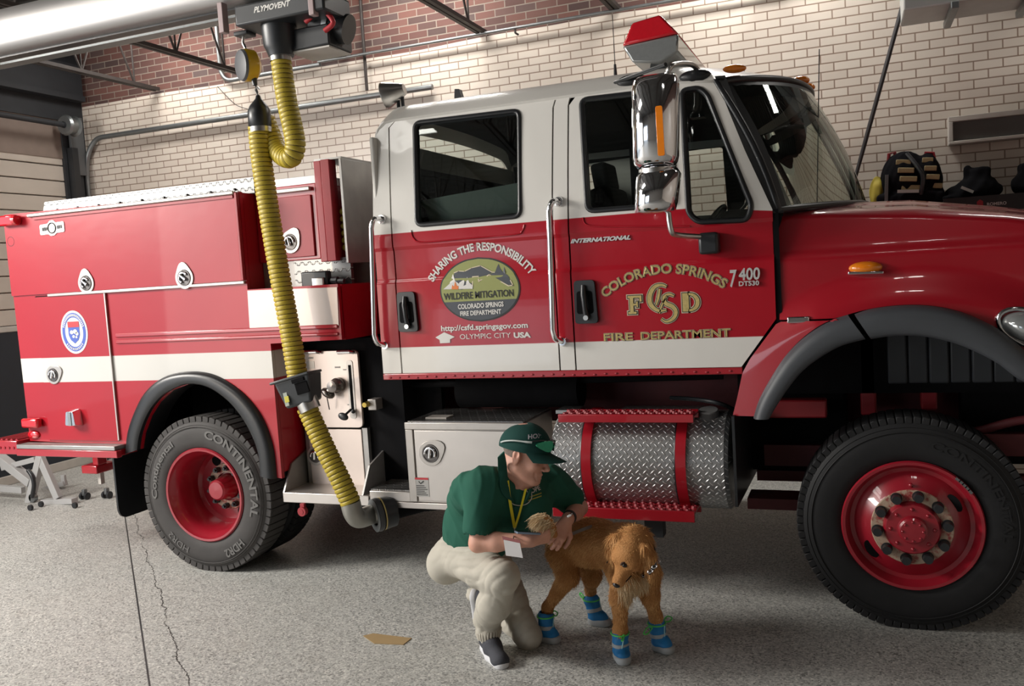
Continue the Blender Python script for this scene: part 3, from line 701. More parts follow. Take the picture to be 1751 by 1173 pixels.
# ---- latches: teardrop plate, dish and turning handle
M['dish'] = simple('latch_dish_dark_steel', (.13, .12, .115), .35, .8)
def latch(x, y, z, r, ang, name='door_latch', parent=None):
    ca, sa = math.cos(ang), math.sin(ang)
    def f(a, b, s): return (x + a * ca - b * sa, y - s, z + a * sa + b * ca)
    out = []
    for k in range(28):
        t = 2 * PI * k / 28; rr = r * (1 + .42 * max(0, math.cos(t - PI / 2)) ** 7); out.append((rr * math.cos(t), rr * math.sin(t)))
    pl = MB().prism(out, f, .001, .007).build(name, M['trim'], TR if parent is None else parent, bevel=.002)
    MB().lathe([(-.0075, r * .74), (-.012, r * .70), (-.012, r * .62), (-.0078, r * .58), (-.0076, 0)], (x, y, z), (0, 1, 0), 28).build('latch_dish', M['dish'], pl)
    h = MB(); d = [(.36 * r, .1 * r), (-.36 * r, -.1 * r)]
    h.tube([f(.45 * r * math.cos(q), .45 * r * math.sin(q), .016) for q in np.linspace(.5, 4.2, 14)], r * .11, 8)
    h.tube([f(-.3 * r, .28 * r, .018), f(.25 * r, -.22 * r, .018)], r * .15, 8)
    h.build('latch_handle', M['chrome'], pl, angle=60); return pl
for (px, py, y, r, an) in ((148, 484, -.012, .072, .05), (316, 475, -.012, .074, .1), (92, 641, -.012, .066, -1.1), (497, 414, YR - .015, .072, -.6)):
    p = at(px, py, y); latch(p[0], y, p[2], r, an)
# ---- emblem, maker plate, lights on the body side
def disc(mb, x, y, z, rx, rz, n=40): return mb.prism([(rx * math.cos(2 * PI * k / n), rz * math.sin(2 * PI * k / n)) for k in range(n)], lambda a, b, s: (x + a, y - s, z + b), 0, .0015)
ex, ez = S(127, 568, -.012)
M['blue'] = simple('royal_blue_vinyl', (.05, .10, .42), .5); M['vred'] = simple('red_vinyl', (.50, .03, .04), .5)
em = disc(MB(), ex, -.0115, ez, .125, .152).build('round_emblem', M['textwhite'], TR)
rg = MB().grid([[(ex + q * .110 * math.cos(a), -.0135, ez + q * .136 * math.sin(a)) for q in (1, .76)] for a in np.linspace(0, 2 * PI, 49)]); rg.build('emblem_ring', M['blue'], em)
sh = [(-.052, .07), (.052, .07), (.052, -.02), (.035, -.055), (0, -.08), (-.035, -.055), (-.052, -.02)]
MB().prism(sh, lambda a, b, s: (ex + a, -.0135 - s, ez + b), 0, .001).build('emblem_shield', M['blue'], em)
MB().prism([(-.052, .035), (.052, .035), (.052, .075), (-.052, .075)], lambda a, b, s: (ex + a, -.0147 - s, ez + b), 0, .001).build('emblem_band', M['vred'], em)
sm = MB()
for a, b, r in ((-.02, 0, .014), (.012, .004, .016), (.028, -.012, .012), (-.006, -.03, .01), (.02, -.035, .008)): disc(sm, ex + a, -.0147, ez + b, r * 1.2, r, 12)
sm.build('emblem_marks', M['textwhite'], em)
tk = MB()
for a in list(np.linspace(.35, 2.8, 22)) + list(np.linspace(3.9, 5.5, 12)):
    tk.cbox((ex + .097 * math.cos(a), -.0145, ez + .120 * math.sin(a)), (.0035, .001, .008), rot('Y', -math.degrees(a) + 90))
tk.build('emblem_ticks', M['textwhite'], em)
mx, mz = S(92, 390)
ou = rounded([(-.115, -.045), (-.035, -.045), (-.02, -.062), (.02, -.062), (.035, -.045), (.115, -.045), (.115, .04), (.035, .04), (.02, .062), (-.02, .062), (-.035, .04), (-.115, .04)], .015, 3)
mp = MB().prism(ou, lambda a, b, s: (mx + a * 1.0, -.0125 - s, mz + b * .85 + .04 * a), 0, .004).build('maker_plate', M['trim'], TR)
mk = MB().tube([(mx + .045 * math.cos(a) * .8, -.018, mz + .035 * math.sin(a)) for a in np.linspace(0, 2 * PI, 20)], .004, 5)
for q in (-.085, -.068, -.052, .055, .07, .088): mk.cbox((mx + q, -.018, mz + .04 * q), (.005, .002, .012))
mk.build('plate_relief', M['plastic'], mp)
lx, lz = S(23, 378)
ml = MB().box((lx - .08, -.06, lz - .035), (lx + .06, -.001, lz + .04)).build('side_marker_light', M['redlens'], TR, bevel=.012)
MB().cone((lx + .065, -.045, lz + .0), (lx + .095, -.045, lz), .04, .035, 12).build('light_end', M['redlens'], ml, bevel=.004)
rx, rz = S(21, 413); MB().tube([(rx + .033 * math.cos(a), -.004, rz + .033 * math.sin(a)) for a in np.linspace(0, 2 * PI, 24)], .009, 6, closed=False).build('grommet', M['plastic'], TR)
lx, lz = S(61, 722); ml = MB().box((lx - .09, -.055, lz - .035), (lx + .075, -.001, lz + .035)).build('tail_light', M['redlens'], TR, bevel=.016)
lx, lz = S(57, 743); MB().ell((lx + .01, -.004, lz), (.06, .02, .032), n=20).build('reflector', M['redlens'], TR, angle=180)
sx, sz = S(133, 713)
sl = MB().prism(rounded([(-.055, -.06), (.06, -.06), (.045, .06), (-.035, .06)], .015, 3), lambda a, b, s: (sx + a * (1 - s * 3), -.013 - s, sz + b * (1 - s * 3)), 0, .06).build('step_light', M['chrome'], TR, bevel=.006)
MB().prism([(.0, -.05), (.028, -.05), (.028, .045), (.0, .045)], lambda a, b, s: (sx + a - .01, -.074 - s, sz + b), 0, .003).build('light_lens', M['clearlens'], sl)
# ---- rear running board, bumper grip, mud flap, hitch bits
MB().box((-1.56, -.10, .845), (-.63, .0, .875)).build('running_board', M['aludark'], TR, bevel=.004)
MB().box((-1.56, -.105, .795), (-.61, -.06, .844)).box((-1.56, -.06, .80), (-.63, .1, .844)).build('board_edge', M['red'], TR, bevel=.004)
rb = MB().box((-1.80, -.09, .80), (-1.565, 2.3, .90)).build('rear_bumper', M['red'], TR, bevel=.006)
gb = MB()
for i in range(5): gb.cone((-1.79 + i * .05, -.07, .90), (-1.79 + i * .05, 2.2, .90), .014, .014, 6)
gb.build('grip_pattern', M['redplate'], rb)
gx_ = MB()
for i in range(5): gx_.cone((-1.78 + i * .045, -.085, .85), (-1.78 + i * .045, -.096, .85), .012, .009, 8)
gx_.build('stud_pattern', M['redplate'], rb)
fl = rounded([(.03, .32), (.66, .32), (.66, .80), (.03, .80)], [.09, .09, .0, .0], 6)
MB().prism(fl, lambda a, b, s: (-.80 + s, a, b), 0, .015).build('mud_flap', M['black'], TR)
q = at(176, 790, .9)
zb2, zt2 = at(165, 811, .8)[2], at(165, 797, .8)[2]
MB().box((q[0] - .03, .82, zt2), (q[0] + .03, .92, .87)).box((q[0] - .14, .80, zb2), (q[0] + .03, 1.0, zt2)).build('rear_step_bracket', M['red'], TR, bevel=.008)
MB().box((q[0] - .03, .86, zb2 - .10), (q[0] + .0, .90, zb2 - .001)).build('rear_step_peg', M['framewhite'], TR)
# ---- rear fender flare
def flare(name, outer, inner, yo, yi, depth, mat, lip=0.0):
    O = resample(spline([np.array(p) for p in outer], 6), .02); n = len(O)
    I = np.asarray(spline([np.array(p) for p in inner], 6)); L = np.r_[0, np.cumsum(np.linalg.norm(np.diff(I, axis=0), axis=1))]; s = np.linspace(0, L[-1], n)
    I = np.stack([np.interp(s, L, I[:, k]) for k in range(2)], 1)
    G = []
    for o_, i_ in zip(O, I):
        row = [(o_[0], yo, o_[1])]
        for u, yy in ((.06, -.55), (.22, -.9), (.45, -1.0), (.70, -1.0), (.90, -.93), (1.0, -.75)):
            c = o_ + (i_ - o_) * u; row.append((c[0], yi + (yo - yi) * (1 + yy), c[1]))
        row.append((i_[0], depth, i_[1])); G.append(row)
    return MB().grid(G).build(name, mat, TR, angle=50)
flare('rear_fender_flare', arch_out, arch_in, .0, -.042, .2, M['black'])
# ---- pump bay: recess walls, panel, lower door
YP = .25
xp0, xp1 = XL + .002, at(625, 720, YP)[0]
zp0, zp1, zpm = at(560, 838, YP)[2], at(560, 597, YP)[2], at(560, 730, YP)[2]
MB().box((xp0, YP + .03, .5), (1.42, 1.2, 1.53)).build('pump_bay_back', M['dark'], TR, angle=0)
M['pumpalu'] = simple('pump_panel_aluminium', (.66, .57, .52), .38, .55, var=.07, scale=5)
pp = MB().prism(rounded([(xp0 + .03, zpm), (xp1 - .01, zpm), (xp1 - .01, zp1 - .01), (xp0 + .03, zp1 - .01)], .035, 4), lambda a, b, s: (a, YP - s, b), 0, .02).build('pump_panel', M['pumpalu'], TR, bevel=.002)
pd = MB().prism([(xp0 + .06, zp0 + .02), (xp1 - .03, zp0 + .02), (xp1 - .03, zpm - .012), (xp0 + .06, zpm - .012)], lambda a, b, s: (a, YP - s, b), 0, .012).build('pump_door', M['pumpalu'], TR, bevel=.003)
MB().box((xp1 - .028, YP - .005, zp0), (xp1 + .01, YP + .03, zpm - .005)).build('pump_frame', M['aludark'], TR)
MB().box((xp0 + .03, YP - .005, zp0), (xp0 + .055, YP + .03, zpm - .005)).build('pump_frame', M['aludark'], TR)
lp = at(540, 779, YP - .014); latch(lp[0], YP - .014, lp[2], .064, -.9, parent=TR)
def pq(px, py, d=.02): return at(px, py, YP - d)
for (px, py) in ((535, 602), (592, 602)):
    c = pq(px, py, .03); MB().tube([c + np.array([-.055, 0, -.004]), c + np.array([-.045, -.03, .004]), c + np.array([.045, -.03, .004]), c + np.array([.055, 0, -.004])], .012, 8).build('panel_handle', M['chrome'], pp)
kn = MB(); c = pq(580, 658, .02); kn.lathe([(0, .05), (-.03, .05), (-.035, .04), (-.09, .036), (-.095, 0)], c, (0, 1, 0), 18); c2 = c + np.array([-.05, -.06, -.045]); kn.ell(c2, (.05, .04, .028), rot('Y', 35), 14, 8); kn.cone(c + np.array([0, -.06, 0]), c2, .022, .028, 10)
kn.build('pump_outlet', simple('dark_chrome', (.18, .16, .15), .25, .9), pp, angle=60)
MB().tube([c2 + np.array([-.01, .0, -.03]), c2 + np.array([-.012, .02, -.11])], .0035, 6).build('outlet_chain', M['plastic'], pp)
a_, b_ = pq(598, 624), pq(601, 708)
MB().prism(rounded([(a_[0] - .024, b_[2] - .03), (a_[0] + .022, b_[2] - .03), (a_[0] + .022, a_[2] + .03), (a_[0] - .024, a_[2] + .03)], .02, 4), lambda a, b, s: (a, YP - .021 - s, b), 0, .003).build('lever_plate', M['trim'], pp)
MB().box((a_[0] - .009, YP - .027, b_[2] + .03), (a_[0] + .009, YP - .0245, a_[2])).build('lever_slot', M['dark'], pp)
l0 = pq(600, 703, .03); MB().cone(l0 + np.array([.0, 0, .01]), l0 + np.array([-.01, -.07, -.02]), .008, .008, 8).ell(l0 + np.array([-.012, -.075, -.022]), (.038, .016, .024), rot('Y', 18), 14, 8).ell(l0 + np.array([.025, -.012, 0]), (.014, .014, .014), n=10, m=8).build('throttle_lever', M['plastic'], pp, angle=60)
for (px, py, w_, h_) in ((531, 612, .04, .012), (577, 628, .04, .011), (590, 632, .03, .008), (531, 624, .06, .05), (598, 692, .035, .008)):
    c = pq(px, py, .0205); MB().box((c[0] - w_ / 2, YP - .0225, c[2] - h_ / 2), (c[0] + w_ / 2, YP - .0205, c[2] + h_ / 2)).build('legend_plate', M['trim'] if h_ > .03 else M['textwhite'], pp)
    if h_ < .03: MB().box((c[0] - w_ * .42, YP - .0235, c[2] - h_ * .15), (c[0] + w_ * .42, YP - .0226, c[2] + h_ * .15)).build('legend_rule', M['textblack'], pp)
c = at(634, 690, .22); MB().box((c[0] - .01, .20, c[2] - .04), (c[0] + .05, .3, c[2] + .03)).build('air_fitting', M['trim'], TR, bevel=.004)
MB().cone(c + np.array([-.012, 0, 0]), c + np.array([-.012, -.06, 0]), .020, .016, 12).build('air_valve', simple('brass', (.55, .40, .10), .3, .9), TR)
# tray under the pump bay, gussets, tread steps
s0, s1 = S(485, 858), S(620, 846)
tr = MB().box((.650, -.005, .510), (1.285, .30, .575)).build('pump_tray', M['alu'], TR, bevel=.004)
for x in (.652, 1.235):
    MB().add([(x, -.005, .575), (x, .29, .575), (x, .29, .80), (x, .10, .74), (x + .012, -.005, .575), (x + .012, .29, .575), (x + .012, .29, .80), (x + .012, .10, .74)], [(0, 1, 2, 3), (7, 6, 5, 4), (0, 4, 5, 1), (1, 5, 6, 2), (2, 6, 7, 3), (3, 7, 4, 0)]).build('tray_gusset', M['aludark'], tr)
st = MB().box((1.29, .0, .545), (1.585, .45, .605)).build('tread_step', M['alu'], TR, bevel=.004)
MB().box((1.29, .02, .606), (1.575, .44, .612)).build('step_plate', M['plate_xy'], st)
MB().box((1.45, -.002, .505), (2.37, .06, .543)).build('lower_rail', M['alu'], TR, bevel=.004)
MB().box((1.30, .46, .55), (1.60, .50, 1.25)).build('gap_shade_box', M['dark'], TR)  # dark box standing in for the shade of the gap
MB().cone((.80, .0, .46), (.80, -.03, .46), .03, .03, 14).cone((.80, -.031, .46), (.80, -.033, .46), .014, .014, 10).box((.785, -.02, .47), (.815, .0, .51)).build('tow_eye', M['red_dull'], TR)
# ---- aluminium gear box
gbx = MB().box((1.576, .002, .545), (2.335, .50, 1.03)).build('gear_box', M['alu'], TR, bevel=.006)
MB().box((1.585, .012, 1.031), (2.325, .49, 1.038)).build('box_top_plate', M['plate_xy'], gbx)
MB().box((1.572, -.012, .99), (2.34, .01, 1.035)).build('box_lip', M['trim'], gbx, bevel=.005)
for x in (1.574, 2.262): MB().box((x, -.010, .55), (x + .05, .001, .99)).build('box_post', M['trim'], gbx, bevel=.003)
gd = MB().box((1.632, -.007, .558), (2.252, .0, .985)).build('box_door', M['alu'], gbx, bevel=.003)
MB().box((2.236, -.009, .56), (2.250, -.0075, .98)).build('door_seal', M['dark'], gbx)
lp = at(737, 775, -.008); latch(lp[0], -.008, lp[2], .076, -1.0, 'box_latch', gbx)
tx = MB(); g0 = at(711, 727, -.008); letters(tx, 'MS GEAR', lambda u, v: (g0[0] + u, -.0085, g0[2] - .018 + v), width=.12, bold=.012); tx.build('box_lettering', simple('faded_pen', (.10, .10, .12), .7), gbx)
w0 = at(722, 833, -.008)
wl = MB().box((w0[0] - .045, -.0095, w0[2] - .058), (w0[0] + .045, -.008, w0[2] + .058)).build('warning_label', simple('grey_label', (.42, .41, .39), .6), gbx)
MB().box((w0[0] - .045, -.0105, w0[2] + .046), (w0[0] + .045, -.0096, w0[2] + .058)).build('label_red_band', M['vred'], gbx)
lm = MB()
for i in range(6): lm.box((w0[0] - .038, -.0105, w0[2] - .048 + i * .011), (w0[0] + .036 - (i % 3) * .01, -.0096, w0[2] - .044 + i * .011))
lm.tube([(w0[0] - .02, -.0105, w0[2] + .035), (w0[0] - .008, -.0105, w0[2] + .022), (w0[0] + .012, -.0105, w0[2] + .038)], .003, 5); lm.build('label_print', M['textblack'], gbx)
MB().box((1.66, .10, 1.0385), (1.80, .2, 1.045)).build('paper_scrap', M['framewhite'], gbx)
# ---- fuel tank, straps, steps
TKR, TKY, TKZ = .272, .275, .785
tk0, tk1 = 2.475, 3.462
def cyl_plate():
    t = NT('diamond_plate_wrapped'); o = t.xyz()
    ang = t.math('ARCTAN2', t.math('SUBTRACT', o[2], TKZ), t.math('SUBTRACT', TKY, o[1])); v = t.math('MULTIPLY', ang, TKR); u = o[0]
    sx = 24.0; hs = []
    uu0 = t.math('MULTIPLY', u, sx); vv0 = t.math('MULTIPLY', v, sx)
    for sgn, ofu, ofv in ((1, 0, 0), (-1, .5, .5)):
        fu = t.math('SUBTRACT', t.math('FRACT', t.math('ADD', uu0, ofu + 100)), .5); fv = t.math('SUBTRACT', t.math('FRACT', t.math('ADD', vv0, ofv + 100)), .5)
        a = t.math('MULTIPLY', t.math('ADD', fu, t.math('MULTIPLY', fv, sgn)), .7071); b = t.math('MULTIPLY', t.math('SUBTRACT', fu, t.math('MULTIPLY', fv, sgn)), .7071)
        d = t.math('ADD', t.math('POWER', t.math('DIVIDE', t.math('ABSOLUTE', a), .36), 2.0), t.math('POWER', t.math('DIVIDE', t.math('ABSOLUTE', b), .11), 2.0)); hs.append(t.n('ShaderNodeMapRange', i0=d, i1=1.2, i2=.2).outputs[0])
    h = t.math('MAXIMUM', hs[0], hs[1])
    return t.out(t.mix(h, (.36, .36, .36), (.74, .74, .73)), .36, .7, 0, t.bump(h, .7, .008))  # glint of the raised bars put into the colour
tank = MB().lathe([(0, 0), (0, TKR - .02), (.02, TKR), (tk1 - tk0 - .02, TKR), (tk1 - tk0, TKR - .02), (tk1 - tk0, 0)], (tk0, TKY, TKZ), (1, 0, 0), 64).build('fuel_tank', cyl_plate(), TR, angle=40)
for x in (2.665, 3.19):
    G = [[(x, TKY - (TKR + q) * math.cos(a), TKZ + (TKR + q) * math.sin(a)) for q in (.002, .016)] for a in np.linspace(-1.7, 1.75, 36)]
    G2 = [[(x + .055, p[1], p[2]) for p in r] for r in G]
    MB().grid(np.concatenate([np.array(G), np.array(G2)[:, ::-1]], 1)[:, [0, 1, 2, 3, 0]]).build('tank_strap', M['red'], TR, angle=50)
    MB().tube([(x - .004, TKY - (TKR + .008) * math.cos(a), TKZ + (TKR + .008) * math.sin(a)) for a in np.linspace(-1.5, 1.5, 30)], .006, 5).build('strap_liner', M['black'], TR)
fc = at(1216, 702, .28); zt = TKZ + TKR
MB().lathe([(0, .055), (.035, .055), (.04, .05), (.04, 0)], (fc[0], .2, zt - .02), (0, -.25, 1), 20).build('fuel_cap', simple('grey_cap', (.13, .13, .13), .5), TR, angle=40)
MB().tube(spline([(fc[0] - .25, .42, zt + .05), (fc[0] - .1, .3, zt + .06), (fc[0] + .05, .22, zt + .05), (fc[0] + .12, .3, zt)], 8), .012, 8).build('fuel_hose', M['plastic'], TR)
def grip_step(name, x0, x1, y0, y1, z1, h, mat):
    s = MB().box((x0, y0, z1 - h), (x1, y0 + .02, z1)).box((x0, y1 - .02, z1 - h), (x1, y1, z1)).box((x0, y0 + .02, z1 - .018), (x1, y1 - .02, z1 - .008)).build(name, mat, TR, bevel=.003)
    d = MB(); h_ = MB()
    n = int((x1 - x0) / .045)
    for i in range(n):
        for j in range(3):
            c = (x0 + .03 + i * .045 + .02 * (j % 2), y0 + .045 + j * (y1 - y0 - .09) / 2, z1 - .008)
            d.lathe([(0, .018), (.012, .014), (.012, .009), (.002, .008)], c, (0, 0, 1), 8); h_.cone(np.array(c) + [0, 0, .0005], np.array(c) + [0, 0, .002], .008, .008, 8)
    d.build('grip_pattern', M['redplate'], s); h_.build('grip_hole_pattern', M['dark'], s); return s
grip_step('upper_step', 2.55, 3.30, -.02, .16, 1.085, .045, M['red'])
grip_step('lower_step', 2.50, 3.29, -.06, .16, .572, .058, M['red'])
for x in (2.68, 3.2): MB().box((x, .1, .50), (x + .05, .5, .535)).build('step_bracket', M['plastic'], TR)
MB().box((3.0, .02, .40), (3.10, .1, .50)).build('step_hanger', M['plastic'], TR)
MB().box((2.47, .18, 1.055), (2.60, .34, 1.075)).build('step_plate', M['plate_xy'], TR)
MB().box((2.85, .17, 1.06), (3.3, .34, 1.075)).build('step_plate', M['plate_xy'], TR)
YFL = ax(1297, 800, 3.51)[1]
MB().prism(rounded([(-.04, .60), (YFL, .63), (YFL, 1.08), (-.04, 1.08)], .01, 2), lambda a, b, s: (3.50 + s + .03 * (a), a, b), 0, .014).build('mud_flap', M['plastic'], TR)
# ---------------------------------------------------------------- cab
def ycab(x, z):
    y = .105 * max(0, (z - 2.12) / .75) ** 1.25
    t = min(1, max(0, (z - 1.865) / .03)); y += .010 * t * t * (3 - 2 * t)
    t = min(1, max(0, (z - 2.06) / .02)); y -= .008 * t
    return y
def K(px, py): p = aon(px, py, ycab); return (p[0], p[2])
ZC = [1.865, 1.872, 1.88, 1.888, 1.895, 2.06, 2.07, 2.08, 2.12, 2.2, 2.3, 2.4, 2.5, 2.6, 2.7, 2.8, 2.85]
roofz = 2.845
def vline(px0, py0, px1, py1):   # a door gap, as x at sill and x at roof
    return S(px0, py0)[0], K(px1, py1)[0]
def gx(g, z): return g[0] + (g[1] - g[0]) * max(0, (z - 2.0) / .84) if z > 2.0 else g[0]
gA = vline(685, 638, 665, 200); gB = vline(958, 635, 946, 165); gC = vline(985, 632, 972, 160)
gA = (gA[0] + .01, gA[1]); XR = 1.45
xf = [(3.735, 1.57), (3.742, 2.12), (3.62, 2.43), (3.49, 2.80), (3.47, roofz)]
g = .0045
zs = [1.33, 2.0, 2.4, roofz]
# corner strip
panel('cab_corner', [(XR, 1.33), (gA[0] - g, 1.33)] + [(gx(gA, z) - g, z) for z in (1.7, 2.0, 2.4, 2.7)] + [(gx(gA, 2.79) - g, 2.79), (gx(gA, roofz) + .06, roofz), (XR + .10, roofz), (XR + .05, 2.825), (XR + .018, 2.78), (XR, 2.70), (XR, 2.2)], [], M['cab'], TR, ycab, cuts=ZC)
for gg in (gA, gB, gC):
    gap = MB().grid([[(gx(gg, z) + q, ycab(0, z) + .012, z) for q in (-.012, .012)] for z in np.linspace(1.33, roofz - .03, 24)])
    gap.build('door_gap', M['dark'], TR)
W1 = rounded([K(707, 208), K(890, 186), K(892, 372), K(711, 388)], .05, 5)
W1b = W1
rd = [(gA[0] + g, 1.33), (gB[0] - g, 1.33), (gB[0] - g, 2.0), (gx(gB, 2.78) - g, 2.78), (gx(gB, roofz) + .015, roofz), (gx(gA, roofz) + .065, roofz), (gx(gA, 2.79) + g, 2.79), (gx(gA, 2.4) + g, 2.4), (gA[0] + g, 2.0)]
rear_door = panel('cab_rear_door', rd, [offset_poly(W1, -.004)], M['cab'], TR, ycab, cuts=ZC)
panel('cab_pillar', [(gB[0] + g, 1.33), (gC[0] - g, 1.33), (gC[0] - g, 2.0), (gx(gC, 2.78) - g, 2.78), (gx(gC, roofz) + .012, roofz), (gx(gB, roofz) + .024, roofz), (gx(gB, 2.78) + g, 2.78), (gB[0] + g, 2.0)], [], M['cab'], TR, ycab, cuts=ZC)
W2 = rounded([K(991, 168), K(1150, 149), K(1158, 352), K(1002, 364)], [.05, .03, .04, .05], 5)
W3 = rounded([K(1163, 152), K(1196, 147), K(1212, 160), K(1289, 352), K(1280, 379), K(1192, 383), K(1174, 366)], [.04, .03, .03, .04, .05, .05, .05], 5)
fd = [(gC[0] + g, 1.33), (3.555, 1.33), (3.735, 1.57), (3.738, 2.12), (3.612, 2.43), (3.483, 2.79), (3.45, roofz), (gx(gC, roofz) + .06, roofz), (gx(gC, 2.78) + g, 2.78), (gC[0] + g, 2.0)]
front_door = panel('cab_front_door', fd, [offset_poly(W2, -.004), offset_poly(W3, -.004)], M['cab'], TR, ycab, cuts=ZC)
MB().grid([[(3.735 + q, .01, z) for q in (.0, .03)] for z in (1.5, 1.8, 2.12)]).build('cowl_gap', M['dark'], TR)
def window(W, parent, name='window'):
    I = offset_poly(W, .018 if 0 else -.0); 
    A = np.array(W); c = A.mean(0)
    inn = np.array(offset_poly(W, -.024)); out_ = np.array(offset_poly(W, .006))
    G = []
    for o_, i_ in zip(list(out_) + [out_[0]], list(inn) + [inn[0]]):
        row = [(o_[0], ycab(*o_) + .004, o_[1])]
        for u, d in ((.05, -.006), (.3, -.012), (.75, -.010), (1.0, .004)): q = o_ + (i_ - o_) * u; row.append((q[0], ycab(*q) + d, q[1]))
        row.append((i_[0], ycab(*i_) + .03, i_[1])); G.append(row)
    gs = MB().grid(G).build(name + '_gasket', M['black'], parent, angle=60)
    tri = tessellate_polygon([[Vector((a, b, 0)) for a, b in inn]])
    MB().add([(a, ycab(a, b) + .014, b) for a, b in inn], [tuple(t) for t in tri]).build('pane', M['glass'], parent, angle=0)
for W, pa_ in ((W1, rear_door), (W2, front_door), (W3, front_door)):
    # the vent pane wants its gasket to fill the frame: same sign for every outline
    W = W if sum(W[i - 1][0] * W[i][1] - W[i][0] * W[i - 1][1] for i in range(len(W))) > 0 else W[::-1]
    window(W, pa_)
# pressed swage line under each window
def swage(pts, par):
    P = [np.array((a, ycab(a, b) - .001, b)) for a, b in pts]; MB().tube(spline(P, 8), .0055, 6).build('swage_line', M['cab'], par, angle=60)
swage([K(703, 394), K(708, 408), K(725, 414), K(800, 408), K(880, 401), K(893, 395), K(897, 384)], rear_door)
swage([K(997, 372), K(1003, 384), K(1030, 387), K(1100, 387), K(1180, 387)], front_door)
# sill rail with rivets
sr = MB().box((1.45, -.006, 1.292), (3.56, .05, 1.328)).build('sill_rail', M['red'], TR, bevel=.004)
rv = MB()
for x in np.linspace(1.5, 3.5, 34): rv.ell((x, -.007, 1.306 + .004 * math.sin(x * 40)), (.010, .004, .006), n=8, m=6)
rv.build('sill_rivets', M['redplate'], sr, angle=180)
# grab handles
def grab(px0, py0, px1, py1, par):
    a = aon(px0, py0, ycab); b = aon(px1, py1, ycab); a[1] -= .0; 
    o = np.array([0, -.07, 0]); P = [a + [.035, .0, .0], a + o * .9 + [.02, 0, .0], a + o + [0, 0, -.05], b + o + [0, 0, .05], b + o * .8 + [.01, 0, 0], b + [.03, 0, -.02]]
    h = MB().tube([P[0]] + spline(P[0:3], 6)[1:] + spline(P[3:], 6), .0165, 12).build('grab_handle', M['chrome'], TR, angle=60)
    f = MB().cone(P[0] + [0, .0, 0], P[0] + [0, -.012, 0], .03, .026, 14).cone(P[-1], P[-1] + [0, -.012, 0], .026, .022, 14).build('handle_foot', M['chrome'], h, angle=40)
grab(644, 376, 651, 585, TR); grab(945, 346, 953, 578, TR)
# door handles
def door_handle(px, py, par):
    c = aon(px, py, ycab); x, y, z = c
    pl = MB().prism(rounded([(-.062, -.118), (.068, -.118), (.058, .118), (-.058, .118)], .022, 4), lambda a, b, s: (x + a, y - s, z + b), .0, .022).build('door_handle', M['plastic'], par, bevel=.004)
    MB().prism(rounded([(-.048, -.065), (.048, -.065), (.044, .06), (-.044, .06)], .018, 4), lambda a, b, s: (x + a, y - .0225 - s, z + b), 0, .001).build('handle_well', M['dark'], pl)
    MB().tube([(x - .002, y - .03, z + .09), (x + .0, y - .045, z + .04), (x + .004, y - .045, z - .03), (x + .008, y - .03, z - .085)], [.012, .015, .013, .018], 10).build('handle_lever', M['plastic'], pl, angle=60)
    MB().cone((x + .008, y - .022, z - .085), (x + .008, y - .052, z - .085), .015, .014, 14).build('key_lock', M['steel'], pl)
door_handle(698, 533, rear_door); door_handle(1002, 516, front_door)
# roof: brow over the windscreen, shoulders and crown
def top_curve(v):    # front edge of the roof = windscreen top, v 0..1 across
    s = 1 - (2 * v - 1) ** 2
    return np.array([3.475 + .42 * s ** .8, .10 + 2.2 * v, 2.80 + .07 * s ** .8])
def base_curve(v):
    s = 1 - (2 * v - 1) ** 2
    return np.array([3.765 + .43 * s, .028 + 2.344 * v, 2.115 + .045 * s])
G = []
NV = 40
for i in range(27):
    u = i / 26; row = []
    for j in range(NV + 1):
        v = j / NV; f = top_curve(v); s = min(1, min(v, 1 - v) / .10); sh = math.sin(s * PI / 2) ** .8
        zc = roofz - .01 + .10 * sh + .05 * (1 - (2 * v - 1) ** 2)
        uu = u ** 1.25; x = XR + (f[0] - XR) * uu
        fr_ = max(0, (u - .80) / .20); bk = max(0, (XR + .12 - x) / .12)
        z = zc - (zc - f[2] - .006) * fr_ ** 2.2 - .14 * (1 - math.sqrt(max(0, 1 - bk * bk)))
        row.append((x, f[1] - .012 * (1 - s), z))
    G.append(row)
roof = MB().grid(G).build('cab_roof', M['cab'], TR, angle=180, solid=.02, off=-1)
MB().box((XR + .002, .03, 1.33), (XR + .03, 2.36, 2.74)).build('cab_rear_wall', M['cab'], TR, bevel=.01)
# windscreen, black surround, pillar
wg = [[base_curve(v) * (1 - u) + top_curve(v) * u + np.array([.03 * math.sin(PI * u), 0, 0]) for u in np.linspace(0, 1, 9)] for v in np.linspace(0, 1, 33)]
ws = MB().grid(wg).build('windscreen', M['windscreen'], TR, angle=180)
W_ = np.array(wg)
bd = [W_[i, 0] for i in range(33)] + [W_[32, i] for i in range(1, 9)] + [W_[i, 8] for i in range(31, -1, -1)] + [W_[0, i] for i in range(7, 0, -1)]
MB().tube(bd, .020, 8, closed=True).build('screen_seal', M['black'], ws, angle=60)
ib = []
for i in range(33): ib.append([W_[i, 8] + [.004, 0, 0], W_[i, 8] * .86 + W_[i, 0] * .14 + [.006, 0, 0]])
MB().grid(ib).build('screen_top_band', M['plastic'], ws)
ib = [[W_[0, i] + [.003, -.003, 0], W_[1, i] * .7 + W_[0, i] * .3 + [.005, -.002, 0]] for i in range(9)]
MB().grid(ib).build('screen_side_band', M['plastic'], ws)
# black reveal between door frame and screen
MB().grid([[(x + q, ycab(x, z) + .004 + q * .3, z) for q in (0.0, .05)] for x, z in ((3.742, 2.10), (3.622, 2.40), (3.494, 2.76), (3.47, 2.83))]).build('pillar_reveal', M['black'], TR)
